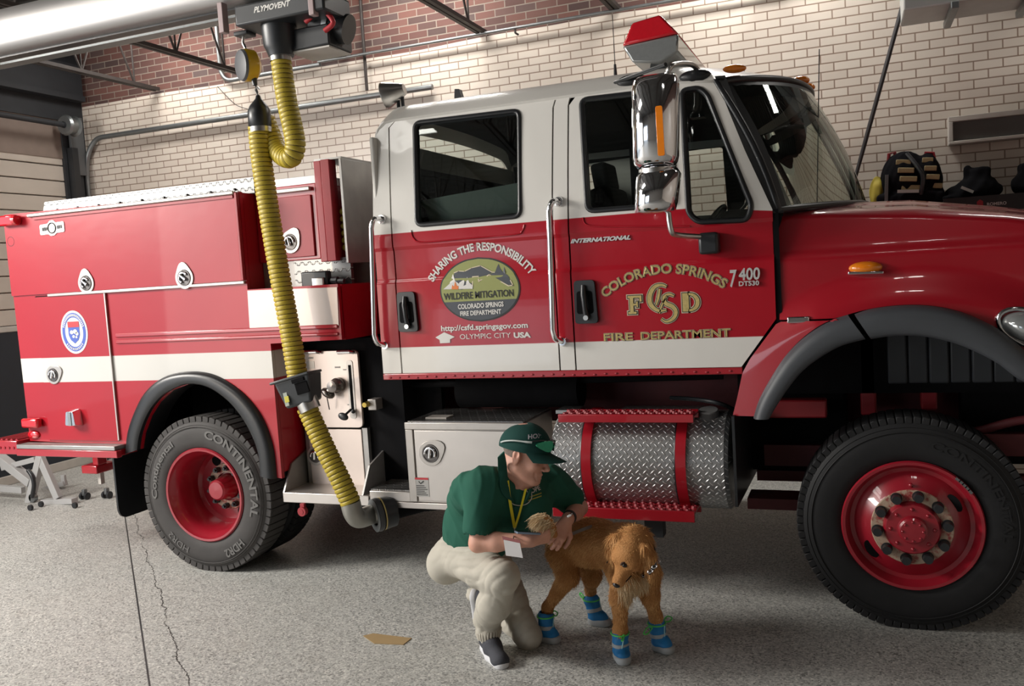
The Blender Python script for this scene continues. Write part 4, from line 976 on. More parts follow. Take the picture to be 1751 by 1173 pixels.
# far side of the cab: same openings, so the brick shows through both panes
far = lambda o_: [(a, b) for a, b in o_]
fo = [(XR, 1.33), (3.555, 1.33), (3.735, 1.57), (3.74, 2.12), (3.62, 2.43), (3.487, 2.79), (3.45, roofz), (XR + .03, roofz), (XR, 2.7)]
def shrink(W, fx, fz):
    A = np.array(W); c = A.mean(0); return [tuple(c + (p - c) * [fx, fz]) for p in A]
fo_in = [(1.5, 1.40), (3.5, 1.40), (3.68, 1.6), (3.69, 2.12), (3.58, 2.42), (3.45, 2.74), (1.5, 2.76)]
fside = panel('cab_far_side', fo, [shrink(W1, .8, .7), shrink(W2, .8, .8), W3], M['cab'], TR, lambda x, z: 2.4 - ycab(x, z), thick=-.02, cuts=ZC[8:])
# interior
M['interior'] = simple('dark_grey_cab_trim', (.010, .011, .012), .8, spec=.2)
panel('cab_lining', [(a, b) for a, b in fo_in], [shrink(W1, .8, .7), shrink(W2, .8, .8), W3], M['interior'], TR, lambda x, z: 2.372 - ycab(x, z), thick=.005, cuts=ZC[8:])
MB().grid([[(p[0], p[1] if abs(p[1] - 1.2) < 1.0 else 1.2 + (p[1] - 1.2) * .985, p[2] - .035) for p in r] for r in G[1:-1]]).build('headliner', M['interior'], TR, angle=180)
MB().box((XR + .033, .14, 1.4), (XR + .05, 2.2, 2.6)).build('rear_lining', M['interior'], TR)
MB().box((XR + .04, .06, 1.34), (3.70, 2.34, 1.40)).box((1.5, .06, 1.40), (1.6, 2.34, 2.05)).build('cab_floor', M['interior'], TR)
for (x, y, nm) in ((2.62, .25, 'seat'), (2.62, 1.45, 'seat')):
    se = MB().cbox((x + .1, y + .3, 1.72), (.26, .27, .12)).build('seat', M['interior'], TR, bevel=.05, seg=3)
    MB().cbox((x - .14, y + .3, 2.10), (.09, .27, .36), rot('Y', -8)).build('seat_back', M['interior'], se, bevel=.05, seg=3)
    MB().cbox((x - .20, y + .3, 2.54), (.06, .16, .10), rot('Y', -8)).build('head_rest', M['interior'], se, bevel=.03, seg=3)
MB().cbox((1.85, 1.2, 1.75), (.25, 1.05, .13)).cbox((1.66, 1.2, 2.15), (.08, 1.05, .36)).build('rear_bench', M['interior'], TR, bevel=.04)
MB().prism([(1.70, 2.205), (2.42, 2.235), (2.42, 2.40), (1.70, 2.35)], lambda a, b, s: (a, .13 + s + .3 * (2.40 - b), b), 0, .01).build('cab_pale_board', simple('pale_board', (.60, .66, .62), .5), TR)  # pale board behind the lower part of the rear window
da = MB().cbox((3.62, 1.2, 1.98), (.16, 1.12, .16)).build('dashboard', M['interior'], TR, bevel=.05, seg=3)
c = np.array([3.30, .62, 2.02]); R_ = rot('Y', -55)
MB().tube([c + R_ @ np.array([.21 * math.cos(a), .21 * math.sin(a), 0]) for a in np.linspace(0, 2 * PI, 33)[:-1]], .014, 8, closed=True).tube([c, c + np.array([.2, 0, -.15])], .025, 8).tube([c + R_ @ np.array([.2, 0, 0]), c, c + R_ @ np.array([-.2, 0, 0])], .014, 6).build('steering_wheel', M['plastic'], da, angle=60)
MB().box((2.50, 2.22, 2.1), (2.64, 2.30, 2.86)).build('seat_belt_post', M['interior'], TR)
MB().tube(spline([(3.42, 2.1, 2.62), (3.36, 2.05, 2.45), (3.40, 2.0, 2.3), (3.33, 2.0, 2.2), (3.38, 2.0, 2.1)], 10), .012, 6).build('coiled_radio_cord', M['plastic'], TR)
MB().cbox((3.45, 1.25, 2.62), (.02, .12, .04)).build('inner_mirror', M['plastic'], TR, bevel=.008)
# roof marker lights, beacon bar, work lamp, aerials
def roofz_at(v, u):
    i, j = u * 26, v * NV; return np.array(G[int(round(i))][int(round(j))])
ml = at(1257, 119, .22)
MB().ell((ml[0], .20, ml[2]), (.062, .03, .022), rot('Z', 20), 20, 10).build('marker_light', M['amber'], TR, angle=180)
for px, py, v in ((1344, 137, .38), (1362, 149, .5), (1377, 159, .62)):
    f = top_curve(v); MB().ell((f[0] - .03, f[1], f[2] + .035), (.055, .055, .028), n=18, m=10).build('marker_light', M['amber'], TR, angle=180)
f = top_curve(.93); MB().ell((f[0] - .08, f[1], f[2] + .05), (.06, .05, .026), n=18, m=10).build('marker_light', M['amber'], TR, angle=180)
# light bar across the roof
b0 = at(1063, 75, .30); b1 = at(1160, 70, .30)
bx0, bx1, bz = b0[0], b1[0], b0[2]
xm = (bx0 + bx1) / 2; hw = (bx1 - bx0) / 2
prof_r = [(-1, .0), (-.55, .10), (.55, .115), (1, .02)]
def bar_sec(y, top=True):
    k = 1.0
    if top: return [(xm - hw, y, bz - .01), (xm - hw * .60, y, bz + .105), (xm + hw * .40, y, bz + .125), (xm + hw * 1.0, y, bz + .01)]
    return [(xm - hw, y, bz - .012), (xm + hw, y, bz + .008), (xm + hw * .95, y, bz - .09), (xm + hw * .3, y, bz - .13), (xm - hw * .65, y, bz - .11)]
def loft(rings, caps=True):
    mb = MB(); n = len(rings[0]); V = [p for r in rings for p in r]
    F = [(i * n + k, i * n + (k + 1) % n, (i + 1) * n + (k + 1) % n, (i + 1) * n + k) for i in range(len(rings) - 1) for k in range(n)]
    if caps: F += [tuple(range(n)), tuple(range((len(rings) - 1) * n, len(rings) * n))]
    return mb.add(V, F)
bar_ = loft([bar_sec(.30), bar_sec(2.05)]).build('beacon_bar', M['redlens'], TR, angle=20, bevel=.012)
loft([bar_sec(.305, False), bar_sec(2.045, False)]).build('beacon_base', M['clearlens'], bar_, angle=20, bevel=.012)
lm = MB()
for y in (.62, .9, 1.4, 1.8): lm.lathe([(0, .02), (.03, .05), (.06, .065)], (xm - .02, y, bz - .06), (0, -1, -.1), 14)
lm.build('beacon_reflector', M['chrome'], bar_, angle=60)
MB().box((xm - .05, .5, roofz + .06), (xm + .05, .6, bz - .10)).box((xm - .05, 1.8, roofz + .06), (xm + .05, 1.9, bz - .10)).build('beacon_foot', M['plastic'], bar_)
# air horn / dark oval recesses under the bar at the door top
for px, py in ((1080, 138), (1188, 130)):
    c = aon(px, py, ycab); MB().ell((c[0], c[1] + .01, c[2]), (.085, .04, .035), n=20).build('roof_speaker', M['black'], TR, angle=180)
c = at(680, 157, .45)
wl = MB().lathe([(0, .0), (.0, .035), (.05, .055), (.13, .085), (.14, .085)], c + np.array([.05, 0, .01]), (-.9, -.1, -.18), 22).build('work_lamp', M['steel'], TR, angle=60)
MB().lathe([(.139, .082), (.15, .05), (.152, 0)], c + np.array([.05, 0, .01]), (-.9, -.1, -.18), 22).build('lamp_glass', M['clearlens'], wl, angle=60)
MB().cone(c + [0, 0, -.03], (c[0], c[1], roofz + .03), .012, .012, 8).cone(c + [.03, 0, -.03], (c[0] + .03, c[1], roofz + .03), .012, .012, 8).build('lamp_stalk', M['plastic'], wl)
c = at(782, 160, 1.0); MB().prism([(-.035, -.12), (.05, -.12), (.015, .03), (-.02, .035)], lambda a, b, s: (c[0] + a, 1.0 + s, c[2] + b), 0, .05).build('aerial_fin', M['plastic'], TR, bevel=.004)
c = at(1052, 118, 1.1); MB().cone((c[0], 1.1, c[2] - .15), (c[0], 1.1, c[2] + .03), .018, .008, 10).cone((c[0], 1.1, c[2] + .03), (c[0], 1.1, c[2] + .34), .003, .002, 6).build('whip_aerial', M['plastic'], TR)
c = at(1398, 390, .75); c1 = at(1401, 84, .75); MB().cone((c[0], .75, 2.13), c1, .004, .003, 6).build('whip_aerial', M['plastic'], TR)
# ---------------------------------------------------------------- mirror
my = -.22
a = at(1120, 130, my); b = at(1122, 280, my); c0 = at(1126, 290, my); c1 = at(1126, 362, my)
rx = .5 * (at(1160, 240, my)[0] - at(1079, 240, my)[0])
def mirror_sec(x, z, rx_, ry_, n=28):
    return [(x + rx_ * np.sign(math.cos(t)) * abs(math.cos(t)) ** .75, my + ry_ * math.sin(t) * (1.0 if math.sin(t) < 0 else .6), z) for t in np.linspace(0, 2 * PI, n, endpoint=False)]
rings = [mirror_sec(a[0] + .005, a[2] + .0, rx * .80, .05), mirror_sec(a[0], a[2] - .02, rx * .93, .085), mirror_sec(a[0], a[2] - .06, rx, .11), mirror_sec((a[0] + b[0]) / 2, (a[2] + b[2]) / 2, rx, .115), mirror_sec(b[0], b[2] + .03, rx * .98, .11), mirror_sec(b[0], b[2], rx * .92, .09), mirror_sec(b[0], b[2] - .02, rx * .80, .06)]
mir = loft(rings).build('side_mirror', M['chrome'], TR, angle=60)
rings = [mirror_sec(c0[0], c0[2] - .0, rx * .80, .07), mirror_sec(c0[0], c0[2] - .03, rx * .95, .10), mirror_sec(c1[0] - .01, c1[2] + .04, rx * .92, .105), mirror_sec(c1[0] - .015, c1[2], rx * .86, .09), mirror_sec(c1[0] - .015, c1[2] - .012, rx * .6, .04)]
loft(rings).build('convex_mirror', M['chrome'], mir, angle=60)
MB().lathe([(0, rx * .75), (.03, rx * .75)], (b[0], my, b[2] - .025), (0, 0, -1), 24).build('mirror_neck', M['steel'], mir, angle=60)
p0 = at(1127, 180, my - .13); p1 = at(1130, 266, my - .13)
lt_ = MB().prism(rounded([(-.017, 0), (.017, 0), (.017, p0[2] - p1[2]), (-.017, p0[2] - p1[2])], .01, 3), lambda s_, b_, s: (p1[0] + s_ - .006 * b_, my - .108 - s, p1[2] + b_), 0, .012).build('mirror_marker', M['amber'], mir, bevel=.003)
m0 = at(1143, 364, my); m1 = at(1148, 395, my); m2 = at(1160, 402, my + .05); m3 = at(1205, 405, -.04)
MB().tube([m0 + [0, .0, .05], m0] + spline([m0, m1, m2, m3], 6)[1:], .014, 10).build('mirror_arm', M['steel'], mir, angle=60)
q0 = aon(1195, 122, ycab); MB().tube(spline([q0 + [0, .04, 0], q0 + [-.03, -.05, .03], at(1150, 112, my), at(1140, 130, my)], 6), .014, 10).build('mirror_arm', M['steel'], mir, angle=60)
q1 = at(1150, 100, my); MB().tube([aon(1050, 140, ycab) + [0, .02, 0], at(1138, 110, my)], .010, 8).build('mirror_stay', M['black'], mir, angle=60)
z_ = at(1212, 416, -.05); MB().cbox((z_[0], -.03, z_[2]), (.05, .045, .055)).build('mirror_foot', M['plastic'], mir, bevel=.015)
# ---------------------------------------------------------------- hood and fenders
CX, CZW = 4.36, .53
fo_px = [(1290, 711), (1300, 680), (1322, 640), (1345, 606), (1375, 575), (1410, 551), (1450, 537), (1490, 527), (1540, 521), (1590, 522), (1640, 532), (1690, 553), (1730, 580), (1751, 600)]
fi_px = [(1318, 711), (1330, 690), (1350, 660), (1375, 630), (1405, 607), (1440, 588), (1480, 577), (1530, 571), (1575, 572), (1620, 581), (1660, 596), (1700, 617), (1730, 640), (1751, 652)]
fo = [S(*q) for q in fo_px]; fi = [S(*q) for q in fi_px]
fo += [(fo[-1][0] + .12, fo[-1][1] - .12), (fo[-1][0] + .22, fo[-1][1] - .30)]; fi += [(fi[-1][0] + .08, fi[-1][1] - .08), (fi[-1][0] + .14, fi[-1][1] - .22)]
FO = np.array(spline([np.array(p) for p in fo], 6))
def bulge(x, z):
    d = math.hypot(x - CX, z - .50); t = min(1, max(0, (1.31 - d) / .20)); t = t * t * (3 - 2 * t)
    return -.075 * t * min(1, max(0, (x - 3.60) / .5 + .35))
def yhood(x, z):
    e = .02 + .10 * max(0, (x - 3.75) / 1.5) ** 1.2
    t = min(1, max(0, (z - 1.86) / .05)); t = t * t * (3 - 2 * t)
    return e + .022 * t + .10 * max(0, (z - 1.88) / .3) + bulge(x, z) - .0
zsplit = 1.565
def zbot(x):
    up = FO[FO[:, 0] > 4.0]
    zz = np.interp(x, FO[:, 0], FO[:, 1]) if x > FO[0, 0] else zsplit
    return max(zsplit if x < 4.05 else 0, zz)
def zshould(x): return np.interp(x, [3.745, 4.0, 4.4, 4.8, 5.1, 5.35], [2.085, 2.075, 2.04, 1.99, 1.93, 1.86])
G2 = []
for x in np.concatenate([np.linspace(3.752, 4.9, 54), np.linspace(4.92, 5.3, 14)]):
    zb, zs_ = zbot(x) , zshould(x); row = []
    for t in np.linspace(0, 1, 26): z = zb + (zs_ - zb) * t; row.append((x, yhood(x, z), z))
    ye = row[-1][1]; cr = np.interp(x, [3.745, 4.15, 4.4, 4.8, 5.1, 5.35], [.075, .09, .105, .085, .08, .07])
    for k in range(1, 25):
        u = k / 24; y = ye + (2.4 - 2 * ye) * u; s = math.sin(PI * u) ** .55
        ridge = .018 * math.exp(-((u - .26) / .05) ** 2) + .018 * math.exp(-((u - .74) / .05) ** 2)
        row.append((x, y, zs_ + cr * s + ridge * min(1, (x - 3.75) / .4)))
    for t in np.linspace(.95, 0, 8): z = max(zb, 1.2) + (zs_ - max(zb, 1.2)) * t; row.append((x, 2.4 - yhood(x, z), z))
    G2.append(row)
hood = MB().grid(G2).build('hood', M['red'], TR, angle=180, solid=.012, off=-1)
nose = [p for p in G2[-1]]
MB().add([(p[0] + .0, p[1], p[2]) for p in nose] + [(5.30, .3, 1.1), (5.30, 2.1, 1.1)], [tuple(list(range(len(nose))) + [len(nose) + 1, len(nose)])]).build('grille_panel', M['plastic'], TR)
# split line and catch on the fender
fl_ = [(3.508, 1.078), (3.56, 1.33), (3.735, 1.558), (4.02, 1.558)]
low = [p for p in FO if p[0] < 4.03]
LB = resample([(3.500, 1.075), (3.525, 1.16), (3.56, 1.30), (3.60, 1.37), (3.735, 1.545), (3.76, 1.556), (4.03, 1.557)], .004); low = resample(low, .004)
LB = LB[np.linspace(0, len(LB) - 1, 60).astype(int)]; low = low[np.linspace(0, len(low) - 1, 60).astype(int)]
MB().grid([[(q[0], .012 + bulge(*q), q[1]) for q in (a + (b - a) * u for u in np.linspace(0, 1, 12))] for a, b in zip(LB, low)]).build('fender_lower', M['red'], TR, angle=180, solid=.02, off=1)
c = S(1363, 546); MB().box((c[0] - .045, -.045, c[1] - .016), (c[0] + .06, .0, c[1] + .016)).build('hood_catch', M['chrome'], TR, bevel=.006)
O_, I_ = [np.array(p) for p in fo], [np.array(p) for p in fi]
k = 6
flare('fender_flare', fo[:k + 1], fi[:k + 1], -.04, -.115, .2, M['flare'])
flare('fender_flare', [tuple(O_[k] * .93 + O_[k + 1] * .07 + [.022, 0])] + fo[k + 1:], [tuple(I_[k] * .9 + I_[k + 1] * .1 + [.01, 0])] + fi[k + 1:], -.05, -.125, .2, M['flare'])
c = S(1480, 458); y_ = yhood(*c)
tl = MB().lathe([(0, .0)] + [(-.06 * math.sin(t), .085 * math.cos(t)) for t in np.linspace(PI / 2, 0, 8)], (0, 0, 0), (0, 1, 0), 24)
tl = MB().ell((c[0], y_ - .002, c[1]), (.078, .045, .032), n=24, m=12).build('turn_signal', M['amber'], TR, angle=180)
MB().cbox((c[0], y_ - .008, c[1] - .024), (.08, .03, .007), rot('Y', 2)).build('signal_base', M['chrome'], tl, bevel=.003)
h0 = at(1735, 560, -.02)
hl = MB().ell((h0[0] + .07, .02, h0[2] - .01), (.13, .10, .075), rot('Y', 20), 28, 14).build('headlamp', M['clearlens'], TR, angle=180)
MB().ell((h0[0] + .09, -.04, h0[2] - .03), (.04, .05, .03), n=16).build('lamp_signal', M['amber'], hl, angle=180)
MB().tube([(h0[0] + .07 + .135 * math.cos(t), -.005, h0[2] - .01 + .085 * math.sin(t) - .045 * math.cos(t)) for t in np.linspace(0, 2 * PI, 28)[:-1]], .012, 8, closed=True).build('lamp_bezel', M['chrome'], hl, angle=60)
# ---------------------------------------------------------------- chassis
ch = MB().box((-1.5, .72, .92), (5.3, .80, 1.20)).box((-1.5, 1.60, .92), (5.3, 1.68, 1.20)).build('chassis_rail', M['red_frame'], TR)
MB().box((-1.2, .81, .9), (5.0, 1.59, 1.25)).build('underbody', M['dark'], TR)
MB().cone((1.75, .45, 1.16), (2.55, .45, 1.16), .11, .11, 20).cone((1.35, .42, 1.2), (3.4, .42, 1.23), .02, .02, 8).build('air_tank', M['dark'], TR, angle=40)
MB().cone((.0, -.0 + .7, .53), (0, 1.7, .53), .11, .11, 16).ell((0, 1.2, .53), (.22, .24, .22)).cone((4.33, .4, .53), (4.33, 2.0, .53), .07, .07, 14).build('axle', M['red_frame'], TR, angle=40)
MB().box((3.55, .55, .60), (5.2, .62, .66)).box((3.60, .50, .70), (4.1, .60, .82)).build('leaf_spring', M['red_frame'], TR)
MB().box((3.62, .35, 1.0), (3.95, .45, 1.10)).box((4.12, .45, 1.0), (4.2, .62, 1.50)).box((4.42, .5, 1.02), (4.50, .6, 1.48)).build('frame_bracket', M['red_dull'], TR, bevel=.01)
sp_ = MB()
for i in range(10): sp_.box((4.26 + i * .10, .44 + .006 * (i % 2), 1.17), (4.355 + i * .10, .47, 1.46))
sp_.build('splash_panel', M['flare'], TR, bevel=.01)
MB().tube(spline([(4.35, .38, .98), (4.6, .34, .93), (4.85, .3, 1.0), (5.1, .3, 1.02)], 8), .022, 8).box((4.3, .3, .82), (5.2, .38, .93)).build('steering_link', M['red_frame'], TR, angle=60)
MB().box((3.52, .30, .50), (4.9, .50, .56)).build('cross_member', M['red_frame'], TR)
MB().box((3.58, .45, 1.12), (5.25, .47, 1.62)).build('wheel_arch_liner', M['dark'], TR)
# ---------------------------------------------------------------- wheels
M['tyre'] = simple('tyre_rubber', (.016, .016, .017), .6, bump=.1, bscale=120, var=.25, spec=.25)
M['tyregrey'] = simple('dusty_tyre_rubber', (.045, .041, .039), .72, bump=.1, bscale=120, var=.3)
M['tyretext'] = simple('tyre_lettering_rubber', (.13, .125, .12), .7)
M['rimred'] = simple('wheel_red_enamel', (.30, .010, .022), .32, 0, .5, .10, 12)
M['hubworn'] = None
t = NT('worn_red_over_cream'); nz = t.noise(26, 6, rough=.7); cc = t.ramp(nz, [(0, (.30, .02, .025)), (.40, (.30, .03, .03)), (.52, (.45, .33, .24)), (1, (.55, .46, .36))]); M['hubworn'] = t.out(cc, .5)
def tyre(name, c, wd, R, rin, mat, par, blocks, depth):
    # outer sidewall at c.y, runs inward (+y)
    x, y, z = c
    prof = [(.035, rin), (.012, rin + .02), (.004, rin + .06), (.0, rin + .11), (.006, R - .075), (.022, R - .035), (.045, R - .012), (.075, R), (wd - .075, R), (wd - .045, R - .012), (wd - .022, R - .035), (wd, rin + .11), (wd - .012, rin + .02), (wd - .035, rin)]
    w_ = MB().lathe(prof, c, (0, 1, 0), 96).build(name, mat, par, angle=40)
    s_ = MB()
    for k in range(blocks):
        a = 2 * PI * k / blocks; ca, sa = math.cos(a), math.sin(a)
        Rm = np.array([[ca, 0, -sa], [0, 1, 0], [sa, 0, ca]])
        s_.cbox((x + (R - .015 + depth * .5) * ca, y + .072, z + (R - .015 + depth * .5) * sa), (.018 + depth * .5, .046, PI * R / blocks * .9), Rm)
        s_.cbox((x + (R - .008 + depth * .5) * ca, y + wd * .5, z + (R - .008 + depth * .5) * sa), (.012 + depth * .5, wd * .3, PI * R / blocks * .9), Rm)
    s_.build('tread_blocks', mat, w_, bevel=.004, seg=1)
    rr = MB()
    for q, yy in ((rin + .155, .0045), (R - .048, .017)): rr.tube([(x + q * math.cos(t_), y + yy - .001, z + q * math.sin(t_)) for t_ in np.linspace(0, 2 * PI, 97)[:-1]], .003, 5, closed=True)
    rr.build('sidewall_ribs', mat, w_, angle=60)
    return w_
def arc_text(mb, txt, c, rad, a_mid, h, bold=.03, y=-.004, tight=1.0, span=None):
    V, F = glyphs(txt, bold); s = h / .729; x0, x1 = V[:, 0].min(), V[:, 0].max(); L = (x1 - x0) * s * tight
    k = (span * rad / L) if span else 1.0
    P = []
    for a, b in V:
        th = a_mid - ((a - x0) * s * tight - L / 2) * k / rad; r = rad + b * s
        P.append((c[0] + r * math.cos(th), c[1] + y, c[2] + r * math.sin(th)))
    return mb.add(P, F)
# rear: outer dual with deep dish
cR = np.array([0.0, .0, .53])
rw = MB()
wheelR = tyre('rear_tyre', cR, .28, .525, .31, M['tyregrey'], TR, 60, .004)
for tx_ in (('CONTINENTAL', cR, .395, .55, .056, .03, 1.75), ('HDR2', cR, .395, -1.0, .054, .03, .42), ('Continental', cR, .393, 2.68, .042, .02, 1.1), ('HDR2', cR, .395, -2.2, .045, .0, .45)):
    arc_text(MB(), tx_[0], tx_[1], tx_[2], tx_[3], tx_[4], bold=tx_[5], span=tx_[6]).build('tyre_lettering', M['tyretext'], wheelR)
rr = MB().lathe([(.045, .318), (.012, .322), (.002, .314), (.004, .300), (.03, .290), (.05, .272), (.10, .262), (.245, .252), (.268, .232), (.271, .12), (.271, 0)], cR, (0, 1, 0), 72)
rimR = rr.build('rear_wheel', M['rimred'], TR, angle=35)
hb_ = MB().lathe([(.268, .165), (.255, .160), (.252, .10)], cR, (0, 1, 0), 40).build('hub_plate', M['hubworn'], rimR)
MB().lathe([(.254, .09), (.20, .078), (.14, .070), (.128, .058), (.124, 0)], cR, (0, 1, 0), 32).build('hub_cap', M['rimred'], rimR)
for k_ in range(10):
    a = 2 * PI * k_ / 10 + .2; c = cR + np.array([.135 * math.cos(a), .252, .135 * math.sin(a)]); MB().cone(c, c - [0, .035, 0], .021, .019, 6).cone(c - [0, .035, 0], c - [0, .05, 0], .010, .010, 8).build('lug_nut', M['plastic'], rimR)
for a in (2.05, 5.2): c = cR + np.array([.20 * math.cos(a), .268, .20 * math.sin(a)]); MB().cone(c, c + [0, .003, 0], .038, .038, 24).build('hand_hole', M['dark'], rimR)
tyre('inner_tyre', cR + np.array([0, .33, 0]), .28, .525, .31, M['tyre'], TR, 60, .004)
for yy in (1.78, 2.10): MB().lathe([(0, .31), (0, .42), (.03, .525), (.25, .525), (.28, .42), (.28, .31)], (0, yy, .53), (0, 1, 0), 40).build('far_tyre', M['tyre'], TR)
# front
cF = np.array([4.335, -.005, .53])
wheelF = tyre('front_tyre', cF, .33, .535, .31, M['tyre'], TR, 84, .0004)
rimF = MB().lathe([(.045, .318), (.006, .324), (-.006, .318), (-.004, .304), (.025, .292), (.045, .282), (.05, .262), (.040, .250), (.02, .215), (-.005, .19), (-.012, .18), (-.012, 0)], cF, (0, 1, 0), 72).build('front_wheel', M['rimred'], TR, angle=35)
MB().lathe([(-.013, .186), (-.020, .182), (-.020, .13)], cF, (0, 1, 0), 48).build('hub_plate', M['hubworn'], rimF)
MB().lathe([(-.018, .132), (-.045, .125), (-.052, .118), (-.055, .068), (-.085, .064), (-.092, .055), (-.094, 0)], cF, (0, 1, 0), 40).build('hub_cap', M['rimred'], rimF)
for k_ in range(10):
    a = 2 * PI * k_ / 10 + .12; c = cF + np.array([.158 * math.cos(a), -.018, .158 * math.sin(a)]); MB().cone(c, c - [0, .012, 0], .027, .027, 16).cone(c - [0, .012, 0], c - [0, .05, 0], .024, .021, 12).build('lug_nut', M['plastic'], rimF)
nm = MB()
for k_ in range(8):
    a = 2 * PI * k_ / 8; c = cF + np.array([.098 * math.cos(a), -.052, .098 * math.sin(a)]); nm.ell(c, (.010, .012, .010), n=8, m=6); c = cF + np.array([.046 * math.cos(a), -.092, .046 * math.sin(a)]); nm.ell(c, (.007, .008, .007), n=8, m=6)
nm.ell(cF + np.array([0, -.004, .206]), (.011, .01, .011), n=8, m=6)
nm.build('hub_rivet_pattern', M['rimred'], rimF, angle=180)
for a in (.55, 3.75):
    hm = MB()
    c = cF + np.array([.226 * math.cos(a), .021, .226 * math.sin(a)])
    pts = [(math.cos(q) * .048, math.sin(q) * .024) for q in np.linspace(0, 2 * PI, 20)[:-1]]
    hm.prism(pts, lambda u, v, s: (c[0] - u * math.sin(a) + v * math.cos(a), c[1] - s - .4 * v, c[2] + u * math.cos(a) + v * math.sin(a)), 0, .004)
    hm.build('hand_hole', M['dark'], rimF)
bw_ = MB()
for a in np.linspace(.62, .86, 5): bw_.cbox(cF + np.array([.316 * math.cos(a), -.006, .316 * math.sin(a)]), (.006, .007, .012), rot('Y', -math.degrees(a)))
bw_.build('wheel_weight', M['galv'], rimF)
tt = MB(); arc_text(tt, 'CONTINENTAL', cF, .395, .6, .04, span=1.5, y=-.003); tt.build('tyre_lettering', M['tyre'], wheelF)
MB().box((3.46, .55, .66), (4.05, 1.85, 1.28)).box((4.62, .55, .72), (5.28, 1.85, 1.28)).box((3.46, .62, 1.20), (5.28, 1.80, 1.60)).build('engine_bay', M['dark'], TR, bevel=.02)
MB().lathe([(0, .31), (0, .42), (.03, .535), (.30, .535), (.33, .42), (.33, .31)], (4.335, 2.05, .53), (0, 1, 0), 48).build('far_tyre', M['tyre'], TR)
# ---------------------------------------------------------------- lettering on the doors
def door_fn(px, py, off=.0035, slope=0.0):
    p = aon(px, py, ycab)
    def f(u, v):
        x, z = p[0] + u, p[2] + v + slope * u; return (x, ycab(x, z) - off, z)
    return f
def door_len(pxa, pya, pxb, pyb): return float(np.linalg.norm(aon(pxb, pyb, ycab) - aon(pxa, pya, ycab)))
def arc_door(txt, c, rad, a0, a1, h, mats, bolds, par, name, offs):
    for mat, bo, of in zip(mats, bolds, offs):
        V, F = glyphs(txt, bo); s = h / .729
        b0 = glyphs(txt, 0)[0]; x0, x1 = b0[:, 0].min(), b0[:, 0].max()
        P = []
        for a, b in V:
            th = a0 + (a1 - a0) * (a - x0) / (x1 - x0); r = rad + b * s
            x, z = c[0] + r * math.sin(th), c[1] + r * math.cos(th); P.append((x, ycab(x, z) - of, z))
        MB().add(P, F).build(name, mat, par, angle=0)
# wildfire logo
oc = K(820, 495); orx = .5 * door_len(753, 497, 887, 491); orz = .5 * (K(820, 441)[1] - K(820, 548)[1])
olive = simple('olive_vinyl', (.27, .29, .09), .5, var=.05)
nvy = simple('slate_vinyl', (.055, .062, .075), .5)
orange = simple('orange_vinyl', (.70, .19, .04), .5)
def oval(rx, rz, off, mat, name, par, z0=-9, z1=9, n=72):
    pts = []
    for k_ in range(n):
        t = 2 * PI * k_ / n; pts.append((oc[0] + rx * math.cos(t), min(max(oc[1] + rz * math.sin(t), z0), z1)))
    tri = tessellate_polygon([[Vector((a, b, 0)) for a, b in pts]])
    return MB().add([(a, ycab(a, b) - off, b) for a, b in pts], [tuple(t) for t in tri]).build(name, mat, par, angle=0)
# build the oval in strips so it follows the door pressing
def oval_strip(rx, rz, off, mat, name, par, zlo, zhi):
    G = []
    for z in np.linspace(zlo, zhi, 40):
        w = rx * math.sqrt(max(0, 1 - ((z - oc[1]) / rz) ** 2)); G.append([(oc[0] - w + 2 * w * q, ycab(oc[0], z) - off, z) for q in np.linspace(0, 1, 3)])
    return MB().grid(G).build(name, mat, par, angle=0)
lg = oval_strip(orx * 1.02, orz * 1.03, .003, M['textblack'], 'logo_border', rear_door, oc[1] - orz * 1.03, oc[1] + orz * 1.03)
zsp = K(820, 514)[1]
oval_strip(orx * .985, orz * .98, .0042, olive, 'logo_field', rear_door, zsp, oc[1] + orz * .98)
oval_strip(orx * .985, orz * .98, .0042, nvy, 'logo_base', rear_door, oc[1] - orz * .98, zsp)
def LP(px, py): return K(px, py)
def logo_poly(pts, mat, name, off):
    P = [LP(*q) for q in pts]; tri = tessellate_polygon([[Vector((a, b, 0)) for a, b in P]])
    return MB().add([(a, ycab(a, b) - off, b) for a, b in P], [tuple(t) for t in tri]).build(name, mat, rear_door, angle=0)
# picture-plane offsets inside the emblem, read at scale 5.865 from (720, 400)
def L(px, py): return (720 + px / 5.865, 400 + py / 5.865)
smoke = [L(335, 390), L(370, 370), L(440, 375), L(500, 345), L(560, 325), L(600, 318), (L(650, 350)), L(715, 385), L(680, 405), L(585, 475), L(575, 425), L(520, 430), L(515, 530), L(400, 560), L(340, 480)]
logo_poly(smoke, nvy, 'logo_smoke', .0055)
logo_poly([L(690, 400), L(745, 385), L(765, 330), L(780, 300), L(795, 345), L(825, 385), L(835, 330), L(850, 400), L(870, 410), L(885, 430), L(910, 510), L(885, 518), L(760, 445)], nvy, 'logo_pines', .0055)
logo_poly([L(228, 555), L(290, 500), L(325, 400), L(345, 470), L(385, 500), L(415, 400), L(440, 480), L(430, 520), L(455, 510), L(465, 430), L(490, 490), L(525, 520), L(520, 550)], M['textwhite'], 'logo_flames', .0065)
logo_poly([L(310, 555), L(318, 510), L(335, 530), L(345, 475), L(365, 520), L(380, 520), L(378, 555)], orange, 'logo_flame_core', .0075)
